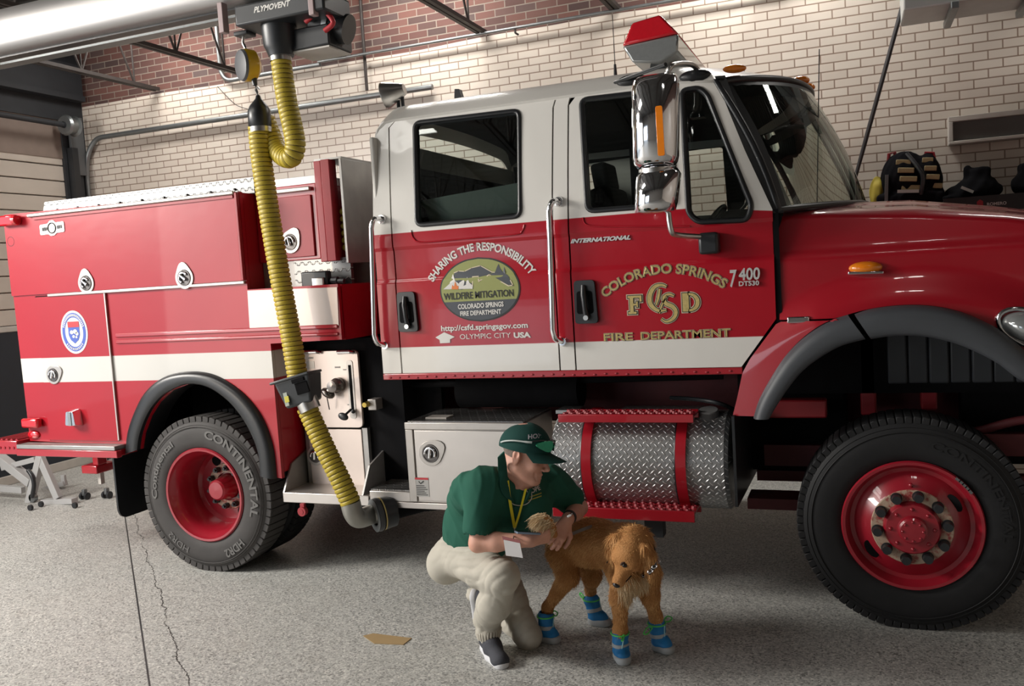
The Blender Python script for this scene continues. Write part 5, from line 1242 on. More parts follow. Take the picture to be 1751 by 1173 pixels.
def stroke(pts, w_, mat, name, off):
    P = [np.array(LP(*q)) for q in pts]; mb = MB()
    for a, b in zip(P[:-1], P[1:]):
        d = norm(b - a); n_ = np.array([-d[1], d[0]]) * w_ / 2; a_ = a - d * w_ * .4; b_ = b + d * w_ * .4
        mb.add([(q[0], ycab(q[0], q[1]) - off, q[1]) for q in (a_ - n_, b_ - n_, b_ + n_, a_ + n_)], [(0, 1, 2, 3)])
    return mb.build(name, mat, rear_door, angle=0)
stroke([L(520, 520), L(520, 430), L(578, 425), L(582, 475), L(685, 408), L(880, 520), L(925, 515), L(900, 465)], .006, M['goldedge'], 'logo_roof_line', .0067)
stroke([L(335, 390), L(380, 372), L(440, 375), L(510, 340), L(600, 318), L(715, 382), L(740, 385)], .005, M['goldedge'], 'logo_roof_line', .0067)
def line_text(txt, pa, pb, h, mat, bold, par, name, off=.0065, mats=None, shear=0.0):
    a = aon(pa[0], pa[1], ycab); b = aon(pb[0], pb[1], ycab); sl = (b[2] - a[2]) / (b[0] - a[0])
    mb = MB(); letters(mb, txt, door_fn(pa[0], pa[1], off, sl), width=b[0] - a[0], height=h, bold=bold, shear=shear); return mb.build(name, mat, par, angle=0)
line_text('WILDFIRE MITIGATION', (760, 513), (879, 506), .040, M['textblack'], .016, rear_door, 'logo_lettering')
line_text('COLORADO SPRINGS', (784, 528.5), (862, 523.5), .028, M['textwhite'], .03, rear_door, 'logo_lettering')
line_text('FIRE DEPARTMENT', (788, 540), (858, 536), .026, M['textwhite'], .03, rear_door, 'logo_lettering')
line_text('http://csfd.springsgov.com', (755, 566), (903, 560), .032, M['textwhite'], .025, rear_door, 'web_lettering', .0035)
line_text('OLYMPIC CITY', (787, 580), (874, 577), .030, M['textwhite'], .0, rear_door, 'city_lettering', .0035)
line_text('USA', (879, 577.5), (908, 576.5), .030, M['textwhite'], .045, rear_door, 'city_lettering', .0035)
P_ = [K(745, 577), K(760, 568), K(778, 576), K(770, 580), K(770, 586), K(753, 587), K(752, 581)]
tri = tessellate_polygon([[Vector((a, b, 0)) for a, b in P_]]); MB().add([(a, ycab(a, b) - .0035, b) for a, b in P_], [tuple(t) for t in tri]).build('badge_mark', M['textwhite'], rear_door, angle=0)
# arc: circle through three points of the lettering's base line
def circle3(p, q, r):
    (ax_, ay), (bx_, by_), (cx_, cy_) = p, q, r
    d = 2 * (ax_ * (by_ - cy_) + bx_ * (cy_ - ay) + cx_ * (ay - by_))
    ux = ((ax_ ** 2 + ay ** 2) * (by_ - cy_) + (bx_ ** 2 + by_ ** 2) * (cy_ - ay) + (cx_ ** 2 + cy_ ** 2) * (ay - by_)) / d
    uy = ((ax_ ** 2 + ay ** 2) * (cx_ - bx_) + (bx_ ** 2 + by_ ** 2) * (ax_ - cx_) + (cx_ ** 2 + cy_ ** 2) * (bx_ - ax_)) / d
    return (ux, uy), math.hypot(ax_ - ux, ay - uy)
def arc_of(p, q, r):
    c, R_ = circle3(p, q, r); return c, R_, math.atan2(p[0] - c[0], p[1] - c[1]), math.atan2(r[0] - c[0], r[1] - c[1])
c, R_, a0, a1 = arc_of(K(741, 482), K(823, 428), K(906, 470))
arc_door('SHARING THE RESPONSIBILITY', c, R_, a0, a1, .046, [M['textwhite']], [.03], rear_door, 'arc_lettering', [.0035])
c, R_, a0, a1 = arc_of(K(1036, 509), K(1140, 467), K(1237, 493))
arc_door('COLORADO SPRINGS', c, R_, a0, a1, .050, [M['goldedge'], M['textblack'], M['gold']], [.052, .028, .006], front_door, 'gold_lettering', [.003, .0042, .0054])
for txt, pa, pb, h in (('FIRE', (1033, 583), (1083, 581.5), .042), ('DEPARTMENT', (1096, 581), (1250, 575), .042)):
    for mt, bo, of in ((M['goldedge'], .05, .003), (M['textblack'], .027, .0042), (M['gold'], .006, .0054)): line_text(txt, pa, pb, h, mt, bo, front_door, 'gold_lettering', of)
# slab serif F and D and the interlaced letters between them
def slab(polys, c, s, par):
    for grow, mt, of in ((.055, M['goldedge'], .003), (.028, M['textblack'], .0048), (.0, M['gold'], .0066)):
        mb = MB()
        for P in polys:
            for ri, (x0, z0, x1, z1) in enumerate(P): mb.add([(c[0] + s * q[0], ycab(c[0], c[1]) - of - .0003 * ri, c[1] + s * q[1]) for q in ((x0 - grow * 1.5, z0 - grow * 1.5), (x1 + grow * 1.5, z0 - grow * 1.5), (x1 + grow * 1.5, z1 + grow * 1.5), (x0 - grow * 1.5, z1 + grow * 1.5))], [(0, 1, 2, 3)])
        mb.build('gold_initial', mt, par, angle=0)
cf = K(1075, 537); hF = K(1080, 506)[1] - K(1080, 537)[1]; hF = abs(hF)
slab([[(0, 0, .46, .12), (.11, .0, .31, 1), (0, .88, .78, 1), (.66, .66, .78, 1), (.3, .46, .56, .57), (.48, .36, .56, .68)]], cf, hF, front_door)
cdx = K(1168, 533)
for grow, mt, of in ((.08, M['goldedge'], .003), (.04, M['textblack'], .004), (.0, M['gold'], .005)):
    mb = MB(); n = 20; G = []
    mb.add([(cdx[0] + hF * q[0], ycab(*cdx) - of, cdx[1] + hF * q[1]) for q in ((-grow, -grow), (.34 + grow, -grow), (.34 + grow, 1 + grow), (-grow, 1 + grow))], [(0, 1, 2, 3)])
    ro = []
    for a in np.linspace(PI / 2, -PI / 2, n):
        ro.append([(cdx[0] + hF * (.30 + (.62 + grow) * max(0, math.cos(a)) ** .8), ycab(*cdx) - of, cdx[1] + hF * (.5 + (.5 + grow) * math.sin(a))), (cdx[0] + hF * (.30 + (.40 - grow) * max(0, math.cos(a)) ** .8), ycab(*cdx) - of, cdx[1] + hF * (.5 + (.38 - grow) * math.sin(a)))])
    mb.grid(ro).build('gold_initial', mt, front_door, angle=0)
def ribbon(pts, ws, par, name='gold_monogram'):
    P = spline([np.array(K(*q)) for q in pts], 8); m = len(P); wv = np.interp(np.linspace(0, 1, m), np.linspace(0, 1, len(ws)), ws)
    for grow, mt, of in ((.011, M['goldedge'], .003), (.006, M['textblack'], .0042), (0, M['gold'], .0054)):
        G = []
        for i in range(m):
            d = norm(P[min(i + 1, m - 1)] - P[max(i - 1, 0)]); n_ = np.array([-d[1], d[0]]) * (wv[i] * .55 + grow * .6)
            G.append([(q[0], ycab(*q) - of, q[1]) for q in (P[i] - n_, P[i] + n_)])
        MB().grid(G).build(name, mt, par, angle=0)
ribbon([(1140, 490), (1130, 487), (1118, 492), (1111, 508), (1114, 522), (1126, 531), (1140, 530)], [.006, .012, .018, .022, .020, .014, .006], front_door)
ribbon([(1128, 494), (1126, 508), (1122, 522)], [.010, .012, .006], front_door)
ribbon([(1153, 506), (1144, 503), (1136, 508), (1138, 518), (1150, 524), (1156, 533), (1152, 544), (1140, 550), (1131, 545)], [.006, .011, .015, .018, .019, .018, .015, .010, .005], front_door)
ribbon([(1141, 505), (1132, 522), (1128, 536)], [.005, .008, .005], front_door)
mb = MB(); a = aon(976, 416, ycab); b = aon(1079, 409, ycab); letters(mb, 'INTERNATIONAL', door_fn(976, 416, .008, (b[2] - a[2]) / (b[0] - a[0])), width=b[0] - a[0], height=.022, bold=.05, shear=.35)
mb.build('door_badge', M['badge'], front_door, angle=0, solid=.006, off=1)
mb = MB(); a = aon(1248, 489, ycab); letters(mb, '7', door_fn(1249, 490, .008), height=.088, width=.036, bold=.02, shear=.1); letters(mb, '400', door_fn(1264, 479, .008), width=.105, height=.062, bold=.02, shear=.05); letters(mb, 'DT530', door_fn(1264, 489, .008), width=.10, height=.024, bold=.03)
mb.build('model_badge', M['badge'], front_door, angle=0, solid=.006, off=1)
# ================================================================== exhaust extraction: rail, trolley, balancer, hose
HY = -.2
ra, rb_ = at(0, 22, HY), at(0, 100, HY); zc_ = (ra[2] + rb_[2]) / 2; rr_ = (ra[2] - rb_[2]) / 2
M['railalu'] = simple('rail_aluminium', (.30, .29, .285), .42, .6, var=.05)
t = thing('exhaust_rail', (-1.0, HY, zc_), 'wide silver extraction rail running overhead at the upper left', 'rail')
prof = rounded([(-.75 * rr_, -rr_), (.75 * rr_, -rr_), (rr_, -.3 * rr_), (rr_, .5 * rr_), (.5 * rr_, rr_), (-.5 * rr_, rr_), (-rr_, .5 * rr_), (-rr_, -.3 * rr_)], .05, 4)
MB().prism(prof, lambda a, b, s: (s, HY + a, zc_ + b), WX + .35, 3.2).build('profile', M['railalu'], t, angle=50)
MB().box((WX + .36, HY - .035, zc_ - rr_ - .012), (3.2, HY + .035, zc_ - rr_ + .002)).build('slot_seal', M['black'], t)
for x in (-2.6, -.4, 1.9): MB().box((x, HY - .02, zc_ + rr_ - .01), (x + .04, HY + .02, CZ)).build('hanger', M['galv'], t)
ga, gb_ = at(0, 84, .55), at(0, 113, .55)
t = thing('galvanised_channel', (-1.0, .55, ga[2]), 'flat grey green galvanised channel running below the silver rail', 'channel')
MB().box((WX + .35, .53, gb_[2]), (1.4, .57, ga[2])).box((WX + .35, .50, gb_[2] - .01), (1.4, .60, gb_[2])).box((WX + .35, .50, ga[2]), (1.4, .60, ga[2] + .01)).build('web', M['galv'], t)
for x in (-2.2, -.3, 1.2): MB().cone((x, .55, ga[2]), (x, .55, CZ), .008, .008, 8).build('hanger_rod', M['galv'], t)
# trolley
def H_at(px, py, dy=0.0): return at(px, py, HY + dy)
a, b = H_at(412, 30, -.16), H_at(512, 8, -.16)
t = thing('hose_trolley', tuple(H_at(470, 20)), 'black trolley with white lettering hanging under the silver rail', 'trolley')
xa, xb, zb_ = a[0], H_at(512, 28, -.16)[0], H_at(460, 32, -.16)[2]
MB().box((xa - .06, HY - .14, zb_), (xb + .15, HY + .14, zb_ + .115)).build('carriage', M['plastic'], t, bevel=.012)
lb = MB(); l0 = H_at(434, 22, -.142); l1 = H_at(497, 8, -.142); letters(lb, 'PLYMOVENT', lambda u, v: (l0[0] + u, HY - .1415, l0[2] + v), width=l1[0] - l0[0], height=.032, bold=.03, shear=.3); lb.build('trolley_lettering', M['textwhite'], t)
for px in (385, 540): c = H_at(px, 22, -.1); MB().box((c[0] - .015, HY - .15, zb_ - .02), (c[0] + .02, HY - .10, zb_ + .15)).build('end_bracket', simple('pinkish_plastic', (.36, .27, .27), .5), t, bevel=.004)
p0, p1, p2 = H_at(476, 34), H_at(478, 80), H_at(479, 97)
MB().lathe([(0, .0), (0, .105), (p0[2] - p1[2], .095), (p0[2] - p1[2] + .02, .085), (p0[2] - p2[2], .072), (p0[2] - p2[2], 0)], p0, (0, 0, -1), 28).build('outlet_collar', M['plastic'], t, angle=40)
c = H_at(562, 40, .1)
mo = MB().cone(c + [-.09, 0, .02], c + [.12, .02, -.05], .085, .085, 22).cone(c + [-.13, 0, .03], c + [-.09, 0, .02], .04, .05, 16).build('motor', M['plastic'], t, angle=40)
MB().cone(c + [.0, .005, -.004], c + [.03, .006, -.014], .088, .088, 22).build('motor_band', M['galv'], mo, angle=40)
c = H_at(540, 66, .05); MB().box((c[0] - .16, HY, c[2] - .06), (c[0] + .12, HY + .25, c[2] + .06)).build('control_housing', M['plastic'], t, bevel=.01)
MB().box((c[0] - .15, HY + .01, c[2] - .07), (c[0] + .11, HY + .24, c[2] - .061)).build('housing_underside', M['framewhite'], t)
c = H_at(553, 25, -.02); MB().tube(spline([c + [-.12, 0, -.02], c + [0, -.02, .02], c + [.06, 0, -.05], c + [.0, .0, -.09]], 6), .015, 8).build('cable', M['vred'], t, angle=60)
c = H_at(416, 52, -.02); MB().box((c[0] - .06, HY - .04, c[2] - .03), (c[0] + .04, HY + .05, zb_ + .01)).build('balancer_bracket', M['plastic'], t, bevel=.008)
# spring balancer
c = H_at(425, 112)
bal = thing('spring_balancer', tuple(c), 'yellow and grey spring balancer hooked under the black trolley', 'balancer')
yel = simple('balancer_yellow', (.56, .33, .01), .4, 0, .3)
axd = np.array([-.50, -.86, -.05])
MB().lathe([(-.055, 0), (-.055, .06), (-.03, .09), (.02, .095), (.035, .09), (.035, 0)], c, axd, 28).build('drum', yel, bal, angle=40)
MB().lathe([(.036, .092), (.050, .085), (.056, .06), (.056, 0)], c, axd, 28).build('side_plate', simple('balancer_grey', (.075, .078, .085), .5), bal, angle=40)
top_ = H_at(415, 66); MB().tube(spline([c + [0, 0, .08], c + [-.02, 0, .12], top_ + [0, 0, -.02], top_ + [.01, 0, .02]], 6), .009, 8).build('hook', M['steel'], bal, angle=60)
sad = H_at(442, 172)
MB().cone(c + [.03, 0, -.07], c + [.035, 0, -.12], .02, .014, 10).build('wire_stop', M['plastic'], bal)
MB().tube([c + [.035, 0, -.12], sad + [0, 0, .045]], .004, 6).build('wire', M['plastic'], bal)
# hose
M['hose'] = simple('yellow_hose_fabric', (.43, .325, .028), .45, var=.18, scale=20)
M['hosedark'] = simple('hose_groove', (.10, .07, .012), .7)
hs = thing('exhaust_hose', tuple(H_at(512, 660)), 'yellow ribbed exhaust hose hanging down in front of the rear body', 'hose')
def ribbed(name, pts, R, par, pitch=.0275):
    P = resample(np.array(spline(pts, 16)), pitch / 6); n = len(P); s = np.arange(n) * pitch / 6
    ph = (s / pitch) % 1
    r = R * (1 + .035 - .16 * np.clip((np.abs(ph - .5) - .30) / .2, 0, 1) ** 1.3)
    o = MB().tube(P, r, 22).build(name, M['hose'], par, angle=180)
    MB().tube(P[::4], R * .945, 16).build('hose_liner', M['hosedark'], o, angle=180); return o
up = [H_at(480, 96), H_at(484, 130), H_at(491, 175), H_at(502, 225), H_at(505, 250), H_at(499, 268), H_at(487, 269, .02), H_at(473, 255, .05), H_at(462, 228, .06), H_at(452, 202, .05)]
ribbed('upper_hose', up, .058, hs)
c = H_at(480, 99); MB().lathe([(-.02, .062), (.02, .062)], c, (0, 0, 1), 28).build('hose_clamp', M['steel'], hs, angle=40)
lo1 = [H_at(442, 215), H_at(446, 262), H_at(456, 335), H_at(468, 410), H_at(482, 490), H_at(496, 565), H_at(506, 625), H_at(510, 650)]
ribbed('lower_hose', lo1, .060, hs)
sd = MB().lathe([(0, .0), (0.0, .012), (.02, .018), (.06, .052), (.09, .066), (.185, .068), (.19, .06)], sad + [0, 0, .03], (-.02, 0, -1), 28).build('saddle', M['black'], hs, angle=60)
MB().lathe([(.0, .066), (.03, .066)], sad + [0, 0, -.155], (-.02, 0, -1), 28).build('hose_clamp', M['steel'], sd, angle=40)
MB().tube([sad + [0, 0, .03], sad + [-.015, 0, .065], sad + [.0, 0, .08], sad + [.012, 0, .065]], .007, 6).build('saddle_hook', M['steel'], sd)
# controller box on the hose
bc = H_at(513, 668, -.01); tilt = rot('Y', -14) @ rot('Z', 12)
def bxp(sc_): return [tilt @ np.array(p) for p in sc_]
w0_, w1_, d0, d1, hh = .105, .078, .10, .085, .085
V = [bc + tilt @ np.array(p) for p in ((-w1_, -d1, -hh), (w1_ * 1.1, -d1, -hh), (w1_ * 1.1, d1, -hh), (-w1_, d1, -hh), (-w0_, -d0, hh), (w0_ * 1.2, -d0, hh), (w0_ * 1.2, d0, hh), (-w0_, d0, hh))]
bx = MB().add(V, [(0, 3, 2, 1), (4, 5, 6, 7), (0, 1, 5, 4), (1, 2, 6, 5), (2, 3, 7, 6), (3, 0, 4, 7)]).build('controller_box', simple('box_grey', (.045, .05, .056), .45), hs, bevel=.014, seg=3)
MB().cbox(bc + tilt @ np.array([0, 0, hh]), (w0_ * 1.2, d0 * 1.1, .008), tilt).build('box_rim', simple('box_rim_grey', (.06, .066, .072), .4), bx, bevel=.006)
MB().cbox(bc + tilt @ np.array([-.055, -d0 + .004, -.02]), (.012, .003, .05), tilt @ rot('X', -10)).build('box_label', simple('grey_green_label', (.34, .38, .33), .5), bx)
MB().cbox(bc + tilt @ np.array([-.05, -d0 + .001, -.03]), (.013, .003, .018), tilt @ rot('X', -10)).build('box_sticker', simple('yellow_label', (.55, .5, .05), .5), bx)
MB().cbox(bc + tilt @ np.array([.06, -d0 + .006, .01]), (.04, .006, .035), tilt).cbox(bc + tilt @ np.array([.05, -d0 - .0, .06]), (.04, .008, .012), tilt).build('box_recess', M['dark'], bx, bevel=.003)
MB().cone(bc + tilt @ np.array([.03, -.02, -.06]), bc + tilt @ np.array([.04, -.02, -.13]), .066, .064, 24).build('hose_clamp', M['steel'], hs, angle=40)
elb = H_at(604, 866, .02)
lo2 = [H_at(524, 695), H_at(536, 722), H_at(560, 775), H_at(583, 822), H_at(600, 860, .01)]
ribbed('nozzle_hose', lo2, .060, hs)
# nozzle: pipe elbow and magnetic ring against the tailpipe
rc = at(646, 880, -.05)
em_ = spline([H_at(599, 858, .01), H_at(604, 876, .02), H_at(614, 886, .06), rc + [-.04, .0, .0], rc + [.01, .03, .005]], 8)
MB().tube(em_, .060, 22).build('nozzle_elbow', simple('weathered_pipe', (.34, .33, .30), .42, .7, var=.2), hs, angle=60)
ad = norm(np.array([.62, .75, .06]))
ring = MB().lathe([(-.02, .062), (-.02, .100), (.0, .104), (.012, .100), (.014, .075), (.04, .07)], rc + [.0, .0, 0], ad, 36).build('magnet_ring', simple('black_magnet_ring', (.04, .042, .045), .4), hs, angle=40)
MB().lathe([(-.024, .102), (-.026, .092), (-.024, .066)], rc, ad, 36).build('ring_face', M['galv'], ring, angle=40)
MB().lathe([(.018, .101), (.026, .101)], rc, ad, 36).build('ring_stripe', M['gold'], ring, angle=40)
MB().lathe([(.028, .099), (.10, .095), (.11, .08), (.11, 0)], rc, ad, 36).build('tailpipe_flange', M['plastic'], TR, angle=40)
MB().tube([rc + ad * .1, rc + ad * .3, rc + [.5, .4, .02], (2.6, .5, .55)], .055, 14).build('tailpipe', M['dark'], TR, angle=60)
# ================================================================== grey folding machine behind the truck, casters, floor tape
gs = (simple('pale_grey_enamel', (.42, .42, .42), .45, var=.08))
jk = thing('steel_folding_frame', tuple(az(60, 862)), 'pale grey steel folding frame with casters behind the tail of the truck', 'frame')
def G0(px, py, y): return at(px, py, y)
jy = .95
f0 = az(130, 862); f1 = az(-40, 890)
def q_(px, py, dy=0): return at(px, py, f0[1] + dy)
MB().bar(q_(128, 856), q_(75, 858), .075, .05).bar(q_(75, 862), q_(-40, 888), .075, .06).build('base_bar', gs, jk, bevel=.004)
MB().bar(q_(68, 780), q_(100, 852), .075, .05, (0, 1, 0)).bar(q_(70, 780), q_(50, 862), .07, .06, (0, 1, 0)).build('upright', gs, jk, bevel=.004)
MB().bar(q_(-30, 760, .05), q_(55, 825, .02), .08, .09, (0, 1, 0)).bar(q_(-30, 832, .05), q_(40, 838, .05), .06, .05, (0, 1, 0)).bar(q_(5, 800, .05), q_(62, 785, .02), .05, .05, (0, 1, 0)).build('boom', gs, jk, bevel=.004)
MB().tube(spline([q_(48, 804, -.04), q_(55, 815, -.05), q_(58, 830, -.05), q_(55, 850, -.04)], 6), .02, 8).build('ram', M['plastic'], jk, angle=60)
for px, py in ((128, 864), (70, 862), (52, 868)):
    c = az(px, py, .026); MB().cone(c + [0, -.012, 0], c + [0, .012, 0], .026, .026, 16).build('caster', M['plastic'], jk)
c = q_(54, 852, -.03); MB().cone(c, c + [0, .04, 0], .04, .04, 18).build('pivot', M['galv'], jk)
MB().bar(q_(60, 842, .5), q_(112, 826, .5), .06, .05).bar(q_(110, 828, .5), q_(108, 812, .5), .05, .03, (0, 1, 0)).build('rear_bar', gs, jk, bevel=.004)
for px, py, lb in ((145, 848, 'small black twin caster on the floor behind the mud flap'), (183, 846, 'single dark caster half hidden by the rear mud flap')):
    c = az(px, py, .035); k = thing('twin_roller', tuple(az(px, py)), lb, 'roller')
    for d in (-.03, .03): MB().cone(c + [d - .012, 0, 0], c + [d + .012, 0, 0], .035, .035, 18).build('wheel', M['plastic'], k, bevel=.004)
    MB().cbox(c + [0, 0, .035], (.016, .02, .03)).build('fork', M['galv'], k, bevel=.004)
tp = [az(621, 1088)[:2], az(638, 1084)[:2], az(704, 1092)[:2], az(690, 1103)[:2], az(640, 1101)[:2]]
tag(MB().prism([tuple(q) for q in tp], lambda a, b, s: (a, b, s), .0005, .004).build('cardboard_scrap', simple('brown_card', (.36, .25, .12), .8, var=.1)), 'flat tan scrap of cardboard lying on the floor', 'cardboard')
# ================================================================== the kneeling man
from mathutils.bvhtree import BVHTree
def Pm(px, py, y): return at(px, py, y)
MAN = thing('person', tuple(az(850, 1120)), 'kneeling person in dark green polo shirt and cap holding the tail of the dog', 'person')
skin = None
t = NT('sunlit_skin'); nz = t.noise(14, 5); sm_ = t.noise(120, 3)
cc = t.mix(nz, (.60, .30, .215), (.72, .42, .315)); cc = t.mix(t.math('MULTIPLY', sm_, .35), cc, (.56, .23, .165))
skin = t.out(cc, .52, 0, 0, t.bump(sm_, .12, .002), .4, Subsurface_Weight=.08, Subsurface_Radius=(.01, .004, .002))
def cloth(name, col, fold=.35):
    t = NT(name); nz = t.noise(7, 4); wv = t.noise(420, 2)
    c = t.mix(nz, sc(col, .88), sc(col, 1.12)); return t.out(c, .85, 0, 0, t.bump(t.math('ADD', t.math('MULTIPLY', t.noise(16, 3), fold), t.math('MULTIPLY', wv, .12)), .35, .012), .25)
M['shirt'] = cloth('dark_green_pique', (.018, .098, .066)); M['shirt2'] = cloth('collar_green_knit', (.016, .085, .062))
M['khaki'] = cloth('khaki_twill', (.47, .44, .375), .6)
hipR, hipL = Pm(785, 955, -.70), Pm(838, 948, -.52)
kneeR, kneeL = Pm(858, 985, -1.00), Pm(903, 1087, -.60)
_h0 = az(831, 1107); _t0 = az(857, 1141); _dv = norm(_t0 - _h0); ankR = _h0 + _dv * .075 + np.array([0, 0, .115]); ankL = np.array([*az(822, 1062)[:2], .13])
pel = (hipR + hipL) / 2 + [-.02, 0, .03]
chest = Pm(872, 858, -.74); belly = Pm(822, 905, -.68)
shR, shL = Pm(822, 832, -.93), Pm(944, 826, -.63)
elR, elL = Pm(818, 928, -1.00), Pm(990, 868, -.50)
wrR, wrL = Pm(908, 924, -.98), Pm(972, 886, -.72)
nb = Pm(882, 822, -.78); hd = Pm(899, 778, -.83)
toc = norm(EYE - hd)                      # towards the viewer's side of the bay
fdir = norm(RGT * .86 + toc * .34 - UPV * .30)
HB = basis(fdir, UPV + RGT * .12)
def hp(a, b, c): return hd + HB @ np.array([a, b, c]) * 1.06
def HE(c, r, k=.012, op='+', R=None): return EL(hp(*c), np.array(r) * 1.06, k, HB if R is None else HB @ R, op)
def HC(a, b, ra, rb, k=.012, op='+'): return C(hp(*a), hp(*b), ra, rb, k, op)
head = [HE((-.012, 0, .045), (.100, .077, .092)), HE((.030, 0, -.020), (.064, .062, .078), .03)]
for s in (1, -1):
    head += [HC((-.005, .050 * s, -.055), (.062, .014 * s, -.094), .026, .022, .03), HC((.084, .010 * s, .026), (.070, .048 * s, .022), .010, .010, .015), HE((.062, .044 * s, -.024), (.022, .018, .022), .02)]
head += [HE((.074, 0, -.096), (.022, .024, .018), .02), HC((.088, 0, .012), (.112, 0, -.026), .008, .012, .012), HE((.112, 0, -.031), (.013, .011, .010), .008)]
for s in (1, -1): head += [HE((.102, .012 * s, -.036), (.010, .008, .008), .006), HE((.094, .032 * s, .004), (.014, .016, .011), .012, '-'), HE((.076, .031 * s, .003), (.013, .013, .013), .003)]
head += [HC((.080, .020, -.064), (.091, 0, -.061), .006, .007, .010), HC((.080, -.020, -.064), (.091, 0, -.061), .006, .007, .010), HC((.078, .018, -.076), (.088, 0, -.076), .007, .008, .010), HC((.078, -.018, -.076), (.088, 0, -.076), .007, .008, .010), HC((.086, .026, -.0685), (.099, 0, -.0685), .0022, .0025, .004, '-'), HC((.086, -.026, -.0685), (.099, 0, -.0685), .0022, .0025, .004, '-')]
for s in (1, -1):
    head += [HE((-.014, .080 * s, -.004), (.021, .010, .034), .008, '+', rot('Y', -10) @ rot('Z', 18 * s)), HE((-.012, .090 * s, .002), (.010, .008, .019), .005, '-'), HE((-.012, .074 * s, -.034), (.010, .008, .010), .01)]
    head += [HC((.070, .040 * s, -.045), (.082, .022 * s, -.090), .002, .002, .006, '-')]
neck = [C(hp(-.035, 0, -.05), nb, .060, .066, .03), C(hp(.02, 0, -.09), nb + [.02, -.03, -.02], .035, .05, .03)]
def hand(w, d, n, side, curls, thumb, spread=.12, scale=1.0):
    """w wrist, d towards the knuckles, n out of the back of the hand, side: +1 thumb on cross(d, n)"""
    d = norm(d); n = norm(n - d * np.dot(n, d)); s = np.cross(d, n) * side; k = scale
    pr = [C(w, w + d * .03 * k, .026 * k, .026 * k, .02)]
    tips = []
    base = [(.030, .088), (.010, .092), (-.011, .088), (-.030, .080)]; L = [.074, .082, .076, .060]; rr0 = [.0098, .0102, .0098, .0086]
    for i, (o, l) in enumerate(base):
        kn = w + d * l * k + s * o * k + n * .003
        pr.append(C(w + d * .022 * k + s * o * .55 * k, kn, .017 * k, .0125 * k, .012))
    for i, (o, l) in enumerate(base):
        p = w + d * l * k + s * o * k + n * .003; dirn = norm(d + s * spread * (1.5 - i) * .5); r = rr0[i] * k; cum = 0
        for j, fr_ in enumerate((.46, .30, .24)):
            cum += curls[i][j]; a = math.radians(cum); dd = norm(dirn * math.cos(a) - n * math.sin(a)); q = p + dd * L[i] * fr_ * k
            pr.append(C(p, q, r, r * .93, .004)); pr.append(EL(p, (r * 1.07,) * 3, .003)); p = q; r *= .93
        tips.append(p)
    tb = w + d * .028 * k + s * .026 * k - n * .006; p = tb
    for j, (l, r) in enumerate(((.040, .0145), (.032, .0115), (.026, .0100))):
        v = norm(d * thumb[j][0] + s * thumb[j][1] - n * thumb[j][2]); q = p + v * l * k; pr.append(C(p, q, r * k, r * .88 * k, .012 if j == 0 else .004)); p = q
    tips.append(p); return pr, tips
# his left hand (nearer the dog): back of the hand up and towards the viewer, fingers drooping over the tail
dL = norm(Pm(950, 922, -.80) - wrL)
HL, tipsL = hand(wrL + dL * .012, dL, toc + UPV * .35 + RGT * .25, -1, [(22, 34, 26), (20, 36, 28), (24, 40, 30), (34, 44, 30)], [(.6, .7, .3), (.8, .25, .5), (.9, .0, .4)])
dR = norm(Pm(942, 914, -.90) - wrR)
HR, tipsR = hand(wrR, dR, toc * .75 - UPV * .55, 1, [(60, 70, 45), (62, 75, 50), (64, 75, 50), (66, 75, 50)], [(.7, .6, .3), (.9, -.1, .5), (.9, -.4, .4)])
body = head + neck + [C(pel, belly, .13, .14, .05), C(belly, chest, .14, .15, .05), C(shR, shL, .065, .065, .05), C(nb, (shR + shL) / 2, .07, .09, .05),
    C(shR, elR, .052, .042, .02), C(elR, elR + (wrR - elR) * .35, .043, .044, .015), C(elR + (wrR - elR) * .35, wrR, .044, .028, .015), EL(elR + [-.012, 0, -.012], (.030, .03, .03), .015),
    C(shL, elL, .052, .043, .02), C(elL, elL + (wrL - elL) * .4, .042, .044, .015), C(elL + (wrL - elL) * .4, wrL, .044, .028, .015)]
body += HL + HR + [C(hipR, kneeR, .070, .050, .03), C(kneeR, ankR, .045, .026, .02), C(hipL, kneeL, .075, .05, .03), C(kneeL, ankL, .044, .028, .02)]
bo = solid('body', body, .0042, skin, MAN, None, 1)
for s in (1, -1):
    ey = MB().ell(hp(.080, .031 * s, .003), (.0125, .0125, .0105), HB, 16, 10).build('eye', simple('eye_white', (.42, .36, .33), .3), bo, angle=180)
    MB().tube(spline([hp(.084, .018 * s, .002), hp(.0935, .030 * s, .0005), hp(.086, .046 * s, -.001)], 5), .0022, 6).build('lash_line', simple('dark_lash', (.05, .025, .02), .7), bo, angle=60)
    MB().tube(spline([hp(.092, .014 * s, .022), hp(.090, .032 * s, .026), hp(.074, .052 * s, .021)], 5), [.003] * 5 + [.004] * 5 + [.002], 6).build('eyebrow', simple('grey_brown_brow', (.16, .10, .075), .9), bo, angle=60)
